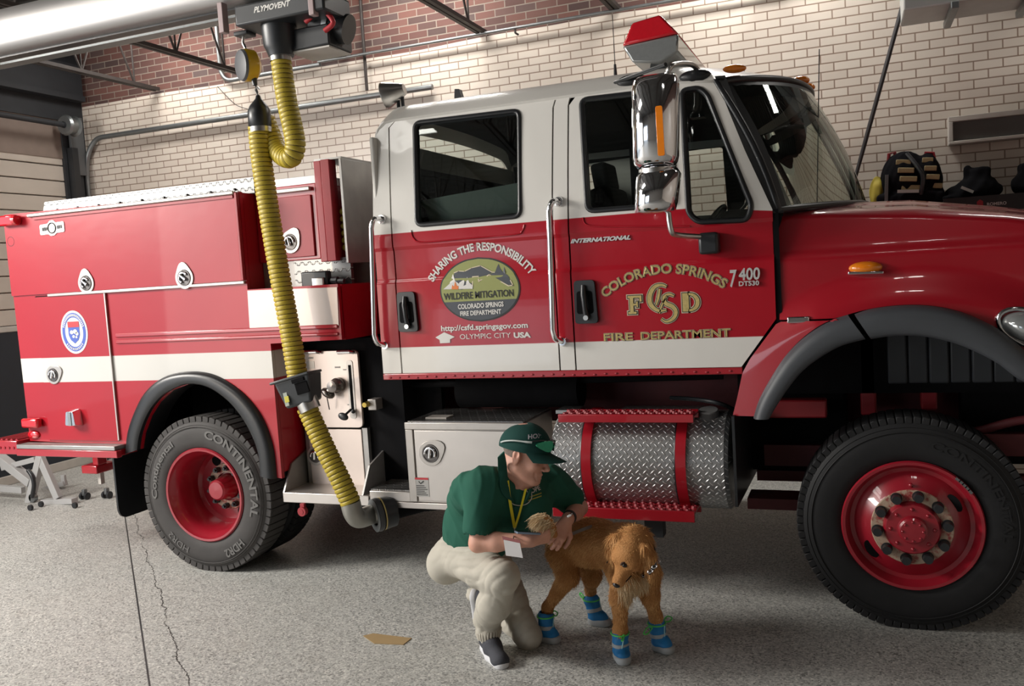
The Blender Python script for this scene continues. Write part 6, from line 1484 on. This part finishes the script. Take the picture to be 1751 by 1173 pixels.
# ---- trousers
def fold_disp(dirs, amp, f):
    K = [norm(np.array(d)) * f * (1 + .25 * i) for i, d in enumerate(dirs)]
    def f_(X):
        s = 0
        for i, k in enumerate(K):
            w_ = np.sin(X @ np.roll(k, 1) * .31 + i) * 1.7 + np.sin(X @ np.roll(k, 2) * .17 + 2 * i); a = np.sin(X @ k + 2.1 * i + w_); m = .5 + .5 * np.sin(X @ np.roll(k, 2) * .23 + 1.3 * i)
            s = s + m * (1 - np.abs(a)) ** 2
        return amp * s
    return f_
mR = kneeR + (ankR - kneeR) * .5
pants = [C(pel + [-.03, .02, .02], pel + [.02, 0, .0], .135, .135, .05), EL(Pm(765, 962, -.66), (.105, .12, .11), .05), C(hipR + [0, 0, .02], hipR + (kneeR - hipR) * .55, .108, .096, .05), C(hipR + (kneeR - hipR) * .55, kneeR, .096, .076, .03), EL(kneeR + [.012, -.012, .0], (.072, .07, .075), .03),
    C(kneeR, mR, .072, .080, .03), C(mR + [-.012, .0, 0], ankR + [-.005, .0, .06], .080, .070, .03), C(ankR + [-.005, 0, .065], ankR + [.0, -.004, -.01], .068, .062, .015),
    C(hipL, hipL + (kneeL - hipL) * .5, .100, .085, .05), C(hipL + (kneeL - hipL) * .5, kneeL, .085, .066, .03), EL(kneeL + [.0, -.005, -.01], (.062, .062, .058), .02), C(kneeL, kneeL + (ankL - kneeL) * .8, .064, .058, .03), C(kneeL + (ankL - kneeL) * .8, ankL + (ankL - kneeL) * .10, .056, .050, .02), C(pel, belly + (pel - belly) * .55, .125, .128, .04)]
fd = fold_disp([(.5, .2, 1), (-.6, .3, .9), (.2, .8, .5)], -.0065, 44)
pt = solid('trousers', pants, .0065, M['khaki'], MAN, fd, 1)
cf = MB()
for k in range(26):
    a = 2 * PI * k / 26; cf.tube([ankR + [.060 * math.cos(a), .058 * math.sin(a), .015], ankR + [.060 * math.cos(a), .058 * math.sin(a) - .006, -.006], ankR + [.052 * math.cos(a), .050 * math.sin(a) - .01, -.030]], .0065, 6)
cf.build('trouser_cuff', M['khaki'], pt, angle=60)
# ---- polo shirt
slR = shR + (elR - shR) * .74; slL = shL + (elL - shL) * .66
shirt = [C(belly + (pel - belly) * .62, belly, .138, .150, .05), C(belly, chest, .150, .158, .06), EL(Pm(800, 895, -.66), (.12, .13, .13), .06), C(chest, nb + [-.01, .01, -.05], .14, .085, .06), C(shR + [.03, .03, -.01], shL + [-.02, 0, -.01], .082, .078, .06), EL(Pm(905, 868, -.78), (.11, .09, .12), .06),
    C(shR, slR, .070, .076, .09), C(shL, slL, .070, .074, .08), EL(Pm(835, 850, -.84), (.10, .09, .10), .05), EL(Pm(797, 848, -.80), (.075, .08, .10), .06), EL(Pm(795, 838, -.89), (.06, .05, .07), .08), EL(Pm(800, 855, -.72), (.10, .10, .11), .05),
    C(slR + (slR - shR) * .02, slR + (elR - shR) * .35, .066, .066, .004, '-'), C(slL + (slL - shL) * .02, slL + (elL - shL) * .35, .064, .064, .004, '-'),
    C(hp(-.03, 0, -.07), nb + [0, 0, .03], .066, .066, .01, '-'), C(Pm(888, 838, -.98), Pm(885, 868, -1.02), .035, .008, .01, '-')]
fs = fold_disp([(.8, .3, .6), (.5, -.6, .9), (.9, .2, -.3)], .0055, 30)
sh_ = solid('polo_shirt', shirt, .0062, M['shirt'], MAN, fs, 2)
def bvh_of(objs):
    V = []; F = []
    for o in objs:
        n0 = len(V); V += [v.co.copy() for v in o.data.vertices]; F += [[i + n0 for i in p.vertices] for p in o.data.polygons]
    return BVHTree.FromPolygons(V, F)
bs = bvh_of([sh_, bo]); bhead = bvh_of([bo]); bpt = bvh_of([pt, sh_, bo])
def on(px, py, tree=None, lift=.004):
    d = norm(ray(px, py)); h = (tree or bs).ray_cast(Vector(EYE), Vector(d))
    return np.array(h[0]) - d * lift if h[0] is not None else at(px, py, -.95)
# collar: two flaps standing round the neck
def strip(name, A, B, mat, par, th=.006):
    A = spline([np.array(p) for p in A], 8); B = spline([np.array(p) for p in B], 8)
    G = [[a, (a + b) / 2 - norm(ray(880, 830)) * .006, b] for a, b in zip(A, B)]
    return MB().grid(G).build(name, mat, par, angle=180, solid=th, off=0)
strip('collar', [on(862, 772, lift=.008), on(866, 795, lift=.008), on(868, 820, lift=.008), on(872, 838, lift=.008), on(879, 860, lift=.006)], [on(851, 782, lift=.008), on(852, 808, lift=.009), on(855, 830, lift=.009), on(861, 846, lift=.009), on(868, 852, lift=.008)], M['shirt2'], sh_)
strip('collar', [on(905, 836, lift=.008), on(901, 846, lift=.008), on(894, 860, lift=.006)], [on(910, 834, lift=.008), on(907, 846, lift=.008), on(899, 861, lift=.008)], M['shirt2'], sh_)
MB().grid([[on(px + q, py, lift=.0035) for q in (-5, 5)] for px, py in ((883, 866), (882, 880), (882, 892))]).build('placket', M['shirt2'], sh_, angle=60, solid=.003, off=0)
tx = MB()
def onf(p0, p1, hpx, lift=.008):
    p0 = np.array(p0, float); p1 = np.array(p1, float); d = p1 - p0; nn = np.array([d[1], -d[0]]) / np.linalg.norm(d)
    return lambda u, v: tuple(on(*(p0 + d * u + nn * v * hpx), lift=lift))
letters(tx, 'HOPE', lambda u, v: onf((903, 846), (925, 837), 8)(u, v / .24), width=1, height=.24, bold=.02)
tx.build('shirt_lettering', M['textwhite'], sh_, angle=0)
for a, b in (((903, 851), (926, 843)), ((903, 856), (926, 848))): MB().grid([[on(a[0] + (b[0] - a[0]) * q, a[1] + (b[1] - a[1]) * q + e, lift=.005) for e in (-1, 1)] for q in np.linspace(0, 1, 5)]).build('shirt_rule', simple('dull_gold_thread', (.38, .34, .05), .7), sh_, angle=0)
# ---- lanyard and badge, glasses cord
lyel = simple('yellow_lanyard', (.75, .64, .02), .6)
A = [on(868, 822, lift=.012), on(871, 850, lift=.012), on(875, 875, lift=.014), on(880, 902, lift=.02)]; B = [on(899, 836, lift=.012), on(893, 860, lift=.014), on(887, 882, lift=.016), on(880, 904, lift=.02)]
ly = MB()
for P_, w_ in ((A, .0065), (B, .0055)):
    P_ = spline(P_, 6); ly.grid([[p - RGT * w_ - UPV * .002, p + RGT * w_ + UPV * .002] for p in P_])
lan = ly.build('lanyard', lyel, MAN, angle=60, solid=.002, off=0)
bt = on(880, 908, lift=.03); MB().tube([A[-1], bt, Pm(878, 921, -1.06)], .003, 6).build('lanyard_clip', M['steel'], lan)
bp = [Pm(861, 923, -1.065), Pm(889, 929, -1.065), Pm(894, 954, -1.065), Pm(865, 950, -1.065)]
MB().add(bp + [p + [0, .004, 0] for p in bp], [(0, 1, 2, 3), (7, 6, 5, 4), (0, 4, 5, 1), (1, 5, 6, 2), (2, 6, 7, 3), (3, 7, 4, 0)]).build('badge', simple('white_card', (.62, .60, .60), .4), lan)
hp_ = [Pm(858, 917, -1.063), Pm(889, 924, -1.063), Pm(890, 930, -1.063), Pm(860, 924, -1.063)]
MB().add(hp_ + [p + [0, .003, 0] for p in hp_], [(0, 1, 2, 3), (7, 6, 5, 4), (0, 4, 5, 1), (1, 5, 6, 2), (2, 6, 7, 3), (3, 7, 4, 0)]).build('badge_holder', simple('dull_red_plastic', (.30, .10, .10), .3), lan)
MB().tube(spline([on(869, 830, lift=.008), on(872, 856, lift=.008), on(884, 864, lift=.01), on(900, 862, lift=.01), on(909, 852, lift=.009), on(908, 838, lift=.01)], 8), .0022, 6).build('glasses_cord', simple('pale_cord', (.5, .48, .42), .6), MAN, angle=60)
# ---- watch on his left wrist
dw = norm(wrL - elL); u_, v_ = frame(dw); cw = wrL - dw * .014
wt = MB().lathe([(-.011, .031), (-.011, .0345), (.011, .0335), (.011, .030)], cw, dw, 28).build('watch', simple('black_watch_strap', (.012, .012, .013), .5), MAN, angle=40)
cwf = on(974, 881, bhead, .006); MB().cbox(cwf, (.015, .006, .013), basis(dw, toc)).build('watch_face', M['chrome'], wt, bevel=.003)
# ---- cropped hair and cap
hg = MB(); 
for a in np.linspace(-2.6, 2.6, 30):
    pass
G = []
for a in np.linspace(math.radians(104), math.radians(256), 36):
    row = []
    for zc__ in np.linspace(-.052 + .018 * abs(math.cos(a)) * 0, .06, 7):
        q = math.sqrt(max(.02, 1 - ((zc__ - .045) / .098) ** 2)); k_ = .004 - .006 * max(0, (-.03 - zc__) / .03)
        row.append(hp(-.012 + (.100 + k_) * q * math.cos(a), (.077 + k_) * q * math.sin(a), zc__ + .012 * max(0, -math.cos(a)) * 0 + (.02 if abs(math.sin(a)) > .93 else 0) * 0))
    G.append(row)
MB().grid(G).build('hair', simple('cropped_grey_hair', (.22, .17, .14), .9, bump=1.0, bscale=400, var=.35, scale=120), MAN, angle=180, solid=.004, off=0)
M['cap'] = cloth('cap_green_twill', (.009, .050, .042), .1)
CT = rot('Y', -6)
def cp(a, b, c): return hp(*(CT @ np.array([a, b, c]) + np.array([0, 0, -.002])))
G = []
for i in range(14):
    th = (i / 13) * math.radians(97); row = []
    for k in range(49):
        a = 2 * PI * k / 48; q = math.sin(th) ** .9 if th > 0 else 0; seam = 1 - .008 * abs(math.cos(3 * a)) ** 30
        z = .034 + .104 * math.cos(th) * (1.0 + .06 * math.cos(a)); row.append(cp(-.010 + .116 * q * math.cos(a) * seam, .090 * q * math.sin(a) * seam, z))
    G.append(row)
cap = MB().grid(G).build('cap', M['cap'], MAN, angle=180, solid=.003, off=1)
MB().ell(cp(-.010, 0, .141), (.008, .008, .005), HB).build('cap_button', M['cap'], cap, angle=180)
G = []
for k in range(25):
    a = math.radians(-74 + 148 * k / 24); row = []
    for j in range(8):
        u = j / 7; L_ = .082 * math.cos(a * .95) ** .55
        x0_, y0_ = -.010 + .116 * math.cos(a), .090 * math.sin(a)
        xx = x0_ + L_ * u; yy = y0_ * (1 - .06 * u); row.append(cp(xx, yy, .030 - .018 * u - .030 * (yy / .09) ** 2 * (.05 + .95 * u)))
    G.append(row)
MB().grid(G).build('cap_brim', M['cap'], cap, angle=180, solid=.004, off=0)
# the word on the front of the cap
bcap = bvh_of([cap]); tx = MB()
def oncap(px, py, lift=.004): return on(px, py, bcap, lift)
letters(tx, 'HOPE', lambda u, v: tuple(oncap(903 + 28 * u, 751 - 3.5 * u - 8 * v / .24)), width=1, height=.24, bold=.03); tx.build('cap_lettering', simple('grey_thread', (.45, .42, .46), .7), cap, angle=0)
# ---- sunglasses resting on the cap
sg = thing('sunglasses', tuple(hp(.1, 0, .07)), 'sunglasses with green mirror lenses perched on the dark green cap', 'sunglasses')
gl = simple('green_mirror_lens', (.02, .38, .20), .08, .75, 1.0, .35, 40)
def sgp(a, b, c): return cp(a, b, c)
for s in (-1, 1):
    rim = []
    for q in np.linspace(0, 2 * PI, 21)[:-1]:
        yy = .044 + .034 * math.cos(q); zz = .024 * math.sin(q) * (1 - .25 * math.cos(q)); a = math.asin(min(.98, yy / .095))
        rim.append(sgp(-.010 + .128 * math.cos(a), s * yy, .066 + zz))
    V = rim + [p + HB @ np.array([.004, 0, 0]) for p in rim]; n = 20
    MB().add(V, [tuple(range(n)), tuple(range(n, 2 * n))] + [(i, (i + 1) % n, n + (i + 1) % n, n + i) for i in range(n)]).build('lens', gl, sg, angle=40)
    MB().tube(spline([sgp(.048, s * .088, .074), sgp(.03, s * .094, .072), sgp(-.03, s * .097, .066), sgp(-.075, s * .085, .054), sgp(-.10, s * .066, .042)], 6), [.005] * 8 + [.004] * 17, 8).build('temple', simple('pale_grey_frame', (.50, .54, .52), .4), sg, angle=60)
MB().tube(spline([sgp(.05, .088, .078), sgp(.085, .06, .088), sgp(.118, .012, .080), sgp(.118, -.012, .080), sgp(.085, -.06, .088), sgp(.05, -.088, .078)], 6), .0032, 8).build('frame_top', M['plastic'], sg, angle=60)
# ---- shoes
shu = simple('charcoal_mesh_shoe', (.045, .047, .058), .8, bump=.4, bscale=150); sol = simple('white_foam_sole', (.66, .66, .68), .6)
def shoe(heel, toe, up, par, roll=0.0):
    """heel and toe on the sole line"""
    B = basis(toe - heel, up); L_ = .285
    def q(a, b, c): return heel + B @ np.array([a * L_, b, c])
    upr = [EL(q(.16, 0, .075), (.048, .036, .052), .03, B), C(q(.10, 0, .05), q(.45, 0, .045), .040, .042, .03), C(q(.45, 0, .045), q(.84, .004, .030), .043, .034, .03), EL(q(.80, .002, .026), (.05, .045, .026), .02, B), C(q(.2, 0, .08), q(.42, 0, .075), .040, .034, .03), C(q(.18, 0, .09), q(.16, 0, .15), .034, .030, .004, '-')]
    so = [C(q(.10, 0, .012), q(.5, 0, .012), .040, .043, .01), C(q(.5, 0, .012), q(.86, .003, .016), .045, .038, .02), BX(q(.45, 0, -.042), (.24, .12, .04), .001, .003, B, '-'), BX(q(.45, 0, .075), (.24, .12, .042), .001, .006, B, '-')]
    s = solid('shoe', upr, .0045, shu, par, None, 1); solid('sole', so, .0045, sol, s, None, 1)
    lc = MB()
    for i in range(5): a = .38 + i * .07; z = .112 - .012 * i - .002 * i * i; lc.tube(spline([q(a, -.03, z - .022), q(a + .015, 0, z), q(a + .03, .03, z - .022)], 4), .0035, 6)
    lc.build('laces', M['textwhite'], s, angle=60)
    return s, q
h0, dv = _h0, _dv
shoe(h0, h0 + dv * .285, (0, 0, 1), MAN)
hL = ankL + np.array([-.05, .02, .10]); tL = np.array([*az(822, 1072)[:2], .02]) + np.array([.03, 0, .0])
shoe(hL, hL + norm(tL - hL) * .285 * .62 + norm(tL - hL) * 0, (.75, -.35, .3), MAN) if 0 else shoe(np.array(Pm(806, 1012, -.50)), np.array(Pm(818, 1072, -.42)), RGT * .8 + toc * .3, MAN)
# ---- phone held in the fist
pc = Pm(902, 911, -1.0); R_ = basis(RGT * 1.0 - UPV * .06 - toc * .2, UPV * 1.0 - toc * .12)
ph = thing('smartphone', tuple(pc), 'dark smartphone with a blue grey edge held in the kneeling person\'s fist', 'phone')
case = MB().cbox(pc + R_ @ np.array([.0, .0, 0]), (.055, .034, .0045), R_).build('case', simple('blue_grey_case', (.20, .27, .36), .3, .3), ph, bevel=.004)
MB().cbox(pc + R_ @ np.array([0, 0, .005]), (.050, .030, .0008), R_).build('screen', simple('dark_screen', (.01, .01, .012), .1), ph)
# ================================================================== the dog
def Pd(px, py, y): return at(px, py, y)
DOG = thing('dog', tuple(az(1010, 1100)), 'golden retriever with lowered head standing in four blue booties', 'dog')
t = NT('golden_coat'); o = t.xyz(); nz = t.noise(9, 5); n2 = t.noise(150, 3)
cc = t.mix(nz, (.40, .175, .055), (.56, .285, .105)); cc = t.mix(t.math('MULTIPLY', n2, .5), cc, (.28, .11, .032))
coat = t.out(cc, .75, 0, 0, t.bump(n2, .5, .01), .25)
t = NT('golden_fur'); nz = t.noise(14, 4); n2 = t.noise(240, 2)
cc = t.ramp(t.math('ADD', t.math('MULTIPLY', nz, .55), t.math('MULTIPLY', n2, .45)), [(.28, (.34, .135, .038)), (.5, (.58, .29, .10)), (.72, (.80, .50, .22))])
fur_m = t.out(cc, .6, 0, 0, None, .3)
t = NT('cream_fur'); n2 = t.noise(200, 2); cream = t.out(t.ramp(n2, [(.3, (.58, .38, .19)), (.7, (.82, .66, .43))]), .6, 0, 0, None, .3)
rump = Pd(962, 920, -.44); mid = Pd(1015, 925, -.49); wit = Pd(1075, 935, -.57); chs = Pd(1082, 965, -.60)
sk = Pd(1077, 944, -.88); nose = Pd(1052, 997, -.945)
hf = norm(nose - sk + toc * .02); DB = basis(hf, UPV * .8 + toc * .5)
HS = 1.12
def dp(a, b, c): return sk + DB @ np.array([a, b, c]) * HS
FL = [np.array([*az(1063, 1128)[:2], 0]), np.array([*az(1131, 1112)[:2], 0])]
HLg = [np.array([*az(935, 1096)[:2], 0]), np.array([*az(1022, 1068)[:2], 0])]
def leg(pts, rs, k=.03): return CH(pts, rs, k)
f0 = FL[0]; f1 = FL[1]; r0 = HLg[0]; r1 = HLg[1]
dog = [C(rump + [.02, 0, -.01], mid, .098, .100, .06), C(mid, wit + [-.02, .01, -.01], .100, .112, .06), EL(chs + [-.02, .03, -.03], (.12, .11, .125), .05), C(wit + [0, 0, .0], dp(-.05, 0, -.01), .098, .070, .05), EL(mid + [-.02, 0, -.02], (.12, .09, .10), .05)]
# head
dog += [EL(dp(.0, 0, .01), (0.0840, 0.0717, 0.0694), .03, DB), C(dp(.045, 0, -.012), dp(.118, 0, -.022), .040, .026, .03), EL(dp(.118, 0, -.024), (0.0246, 0.0291, 0.0258), .012, DB), C(dp(.04, 0, -.045), dp(.105, 0, -.044), .024, .018, .015)]
for s in (1, -1): dog += [EL(dp(.045, .036 * s, .026), (0.0269, 0.0202, 0.0157), .02, DB), EL(dp(.060, .034 * s, .012), (0.0112, 0.0112, 0.0112), .008, DB, '-'), EL(dp(.02, .045 * s, -.02), (0.0448, 0.0246, 0.0336), .02, DB)]
# ears: hanging flaps
for s in (1, -1):
    e0 = dp(-.028, .058 * s, .040); e1 = dp(-.015, .082 * s, .0) ; e2 = e1 + np.array([0, 0, -.055]) + DB[:, 1] * .004 * s; e3 = e2 + np.array([0, 0, -.04])
    dog += [C(e0, e1, .022, .026, .015), C(e1, e2, .027, .026, .01), C(e2, e3, .025, .014, .01)]
# legs
sh0 = Pd(1068, 985, -.68); sh1 = Pd(1108, 980, -.58)
dog += leg([sh0, Pd(1060, 1020, -.69), f0 + [0, .0, .145], f0 + [0, 0, .05]], [.066, .042, .031, .027])
dog += leg([sh1, Pd(1112, 1020, -.57), f1 + [-.02, .0, .17], f1 + [-.005, 0, .05]], [.066, .040, .029, .026])
th0 = Pd(963, 945, -.50); st0_ = Pd(972, 985, -.54); ho0 = r0 + [.005, .03, .165]
dog += leg([th0, st0_, ho0, r0 + [-.002, 0, .05]], [.086, .050, .025, .024], .03)
th1 = Pd(1005, 950, -.36); st1 = Pd(1012, 985, -.36); ho1 = r1 + [-.04, .03, .17]
dog += leg([th1, st1, ho1, r1 + [-.02, 0, .05]], [.075, .046, .025, .024], .03)
# tail: from the rump up into the man's hands
tl = [rump + [-.05, .0, .03], Pd(948, 925, -.58), Pd(948, 918, -.76), Pd(945, 903, -.86), Pd(938, 889, -.93), Pd(927, 883, -.96)]
dog += CH([np.array(p) for p in spline(tl, 3)], list(np.interp(np.linspace(0, 1, 16), [0, .3, 1], [.035, .018, .011])), .01)
V, Q = sdf_mesh(dog, .0062, wob(60, .002, 9)); V = relax(V, Q, 2); dbody = npmesh('body', V, Q, coat, DOG)
N = vnormals(V, Q)
# ---- fur: tapered blades lying along the coat
hd_c = dp(.03, 0, 0)
axis = norm(wit - rump)
def blades(name, pts, nrm, dirs, length, width, mat, lift=.35, bend=.5):
    n = len(pts); rs = np.random.default_rng(7)
    d = dirs - nrm * (dirs * nrm).sum(1)[:, None] * .9; d /= np.linalg.norm(d, axis=1)[:, None] + 1e-9
    d = d + rs.normal(size=(n, 3)) * .22; d = d + nrm * lift; d /= np.linalg.norm(d, axis=1)[:, None]
    s = np.cross(d, nrm + rs.normal(size=(n, 3)) * .3); s /= np.linalg.norm(s, axis=1)[:, None] + 1e-9
    L_ = length * rs.uniform(.65, 1.2, n); g_ = np.array([0, 0, -1.0])
    a = pts - nrm * .002; m = a + d * (L_ * .5)[:, None]; e = m + (d + g_ * bend * .6 - nrm * .15) * (L_ * .5)[:, None]
    w_ = (width * rs.uniform(.7, 1.2, n))[:, None]
    VV = np.stack([a - s * w_, a + s * w_, m + s * w_ * .75, m - s * w_ * .75, e + s * w_ * .12, e - s * w_ * .12], 1).reshape(-1, 3)
    b = np.arange(n)[:, None] * 6; F = np.concatenate([b + [0, 1, 2, 3], b + [3, 2, 4, 5]], 0)
    ob = npmesh(name, VV, F, mat, dbody); ob['kind'] = 'stuff'; return ob
rs = np.random.default_rng(3)
area_ = np.ones(len(V)); z = V[:, 2]
dh = np.linalg.norm(V - hd_c, axis=1); muzzle = (V - sk) @ DB[:, 0]; up_h = (V - sk) @ DB[:, 2]; sd_h = (V - sk) @ DB[:, 1]
is_head = (dh < .125) & (muzzle > -.06)
face = is_head & (muzzle > .015) & (np.abs(sd_h) < .07)
low = z < .17
idx = rs.permutation(len(V))
TT = np.array(spline(tl, 6))[12:]; dt = np.min(np.linalg.norm(V[:, None, :] - TT[None], axis=2), 1) if len(V) < 200000 else np.ones(len(V))
keep = idx[(~face[idx]) & (z[idx] > .10) & (dt[idx] > .045)]
base_dir = -axis[None] * .7 + np.array([0, 0, -.75])
D_ = np.repeat(base_dir, len(V), 0)
legm = (z < .30); D_[legm] = np.array([0, .1, -1.0])
earm = is_head & (np.abs(sd_h) > .055); D_[earm] = np.array([0, 0, -1.0])
ruff = (np.linalg.norm(V - (wit * .4 + sk * .6), axis=1) < .17) & ~is_head; D_[ruff] = norm((wit - sk) + np.array([.1, .1, -.9]))
LEN = np.full(len(V), .026); LEN[legm] = .016; LEN[ruff] = .046; LEN[earm] = .034; LEN[z < .2] = .011
LEN[is_head & ~earm] = .013
# breeches and belly fringe: back of thighs, brisket
q = keep[:34000]; blades('fur', V[q], N[q], D_[q], LEN[q], np.full(len(q), .0016), fur_m)
fq = idx[face[idx]][:7000]; blades('face_fur', V[fq], N[fq], np.repeat(-hf[None], len(fq), 0), np.full(len(fq), .008), np.full(len(fq), .0011), fur_m, .2, .1)
# cream bib and tail plume
bib_c = Pd(1086, 1000, -.72); mk = np.linalg.norm(V - bib_c, axis=1); bq = idx[(mk[idx] < .085) & (z[idx] < bib_c[2] + .05)][:2600]
if len(bq): blades('bib_fur', V[bq], N[bq], np.repeat(np.array([[0.02, -.03, -1.0]]), len(bq), 0), np.full(len(bq), .048), np.full(len(bq), .0022), cream, .35, .7)
TLp = np.array(spline(tl, 30)); k_ = rs.integers(82, len(TLp), 2200); tp_ = TLp[k_] + rs.normal(size=(2200, 3)) * .007
blades('tail_plume', tp_, np.repeat(norm(toc)[None], 2200, 0), np.repeat((-RGT * .9 - UPV * .5)[None], 2200, 0), np.full(2200, .062), np.full(2200, .0019), cream, .1, .6)
k_ = rs.integers(20, 62, 500); tp_ = TLp[k_] + rs.normal(size=(500, 3)) * .007
bk = np.stack([np.linspace(0, 1, 900)] * 3, 1) * (st0_ - th0) + th0 + np.array([-.075, -.0, .02]) + rs.normal(size=(900, 3)) * .012
# ---- eyes, nose, mouth
blk = simple('wet_black', (.012, .010, .010), .18)
bdog = bvh_of([dbody])
for px, py in ((1068, 966), (1044, 962)):
    ec = on(px, py, bdog, -.002); MB().ell(ec, (.012, .0125, .0105), DB).build('eye', simple('dark_brown_eye', (.018, .010, .006), .1), dbody, angle=180)
    MB().tube([ec + RGT * .017 * math.cos(a) + UPV * .012 * math.sin(a) + toc * .004 for a in np.linspace(-.2, 3.3, 10)], .0035, 6).build('eyelid', simple('dark_rim', (.06, .025, .012), .7), dbody, angle=60)
MB().ell(dp(.138, 0, -.014), (.012, .018, .013), DB).build('nose', blk, dbody, angle=180)
MB().tube(spline([dp(.134, 0, -.036), dp(.11, .020, -.040), dp(.075, .032, -.042)], 5), .0025, 6).tube(spline([dp(.134, 0, -.036), dp(.11, -.020, -.040), dp(.075, -.032, -.042)], 5), .0025, 6).build('lips', blk, dbody, angle=60)
# ---- collar with steel links
nc = (wit * .42 + dp(-.06, 0, 0) * .58); na = norm(dp(-.06, 0, 0) - wit)
cl = MB().lathe([(-.013, .084), (-.013, .090), (.013, .090), (.013, .084)], nc + [0.012, 0, -.040], na, 40).build('collar', M['plastic'], DOG, angle=40)
MB().grid([[on(px + 1, py - 5, bdog, .012), on(px, py + 4, bdog, .017)] for px, py in ((1096, 986), (1103, 983), (1110, 979), (1117, 972), (1122, 965))]).build('collar_band', M['plastic'], cl, angle=60, solid=.004, off=0)
for px, py in ((1102, 983), (1112, 977), (1119, 969), (1125, 961)):
    c = on(px, py, bdog, .024) if px < 1124 else Pd(px, py, -.62); MB().tube([c + RGT * .011 * math.cos(a) + UPV * .006 * math.sin(a) + UPV * .3 * .011 * math.cos(a) for a in np.linspace(0, 2 * PI, 14)[:-1]], .0032, 6, closed=True).build('collar_link', M['chrome'], cl, angle=60)
# ---- booties
bb_ = simple('bright_blue_nylon', (.010, .185, .46), .6, bump=.4, bscale=70, var=.2); bg_ = simple('pale_grey_boot', (.40, .42, .43), .7); lime = simple('lime_cord', (.10, .62, .12), .5)
def bootie(p, d, name_lbl, tilt=0.0, lean=(0, 0)):
    d = norm(np.array([d[0], d[1], 0.0])); B = basis(d); p = np.array(p)
    def q(a, b, c): return p + B @ np.array([a, b, c]) + np.array([lean[0], lean[1], 0]) * c
    b = solid('bootie', [C(q(0, 0, .045), q(-.004, 0, .125), .036, .041, .02), C(q(0, 0, .05), q(.035, 0, .038), .036, .034, .02), C(q(0, 0, .05), q(0, 0, .06), .031, .031, .01), C(q(-.004, 0, .13), q(-.004, 0, .19), .028, .03, .006, '-')], .0042, bb_, DOG, wob(90, .0025, 4), 1)
    solid('boot_sole', [C(q(-.010, 0, .020), q(.042, 0, .022), .040, .038, .02), BX(q(0, 0, -.03), (.12, .12, .03), .001, .004, B, '-'), BX(q(0, 0, .072), (.12, .12, .034), .001, .006, B, '-')], .0042, bg_, b, None, 1)
    MB().lathe([(-.010, .0395), (-.008, .0425), (.008, .0425), (.010, .0395)], q(-.002, 0, .078), (lean[0], lean[1], 1), 24).build('boot_strap', bg_, b, angle=40)
    MB().tube([q(.038, -.01, .045), q(.040, .0, .09), q(.038, .012, .135)], .003, 6).build('boot_piping', simple('pale_cyan_piping', (.35, .62, .66), .6), b, angle=60)
    MB().tube([q(-.004 + .043 * math.cos(a), .043 * math.sin(a), .132) for a in np.linspace(0, 2 * PI, 24)[:-1]], .004, 6, closed=True).build('boot_drawcord', lime, b, angle=60)
    return b, q
for p, d, lp, lean in ((f0, toc * 1.0 + RGT * .1, [(.045, .0)], (0, 0)), (f1, toc * .8 + RGT * .6, [(.0, .05), (.02, -.06)], (-.12, .05)), (r0, toc * .5 + RGT * .75, [(.02, .03)], (.03, .03)), (r1, RGT * .9 + toc * .5, [(-.06, .02)], (-.22, .12))):
    b, q = bootie(p, d, '', 0, lean)
    for a, s in lp:
        MB().tube(spline([q(a * .9, s * .9, .132), q(a * 1.2 - .01, s * 1.5 + .01, .140), q(a * 1.5, s * 2.1, .128), q(a * 1.3 + .008, s * 1.6 - .008, .122), q(a * .9, s * .9, .130)], 5), .0036, 6).build('cord_loop', lime, b, angle=60)
# ---- leash strap trailing from the hand over the back
tag(MB().grid([[p + UPV * .008, p - UPV * .008] for p in spline([Pd(978, 913, -.66), Pd(990, 908, -.62), Pd(1003, 903, -.60), Pd(1012, 900, -.56)], 6)]).build('leash', simple('grey_strap', (.20, .18, .17), .7), angle=60, solid=.003, off=0), 'short grey strap lying across the rump of the dog', 'leash')
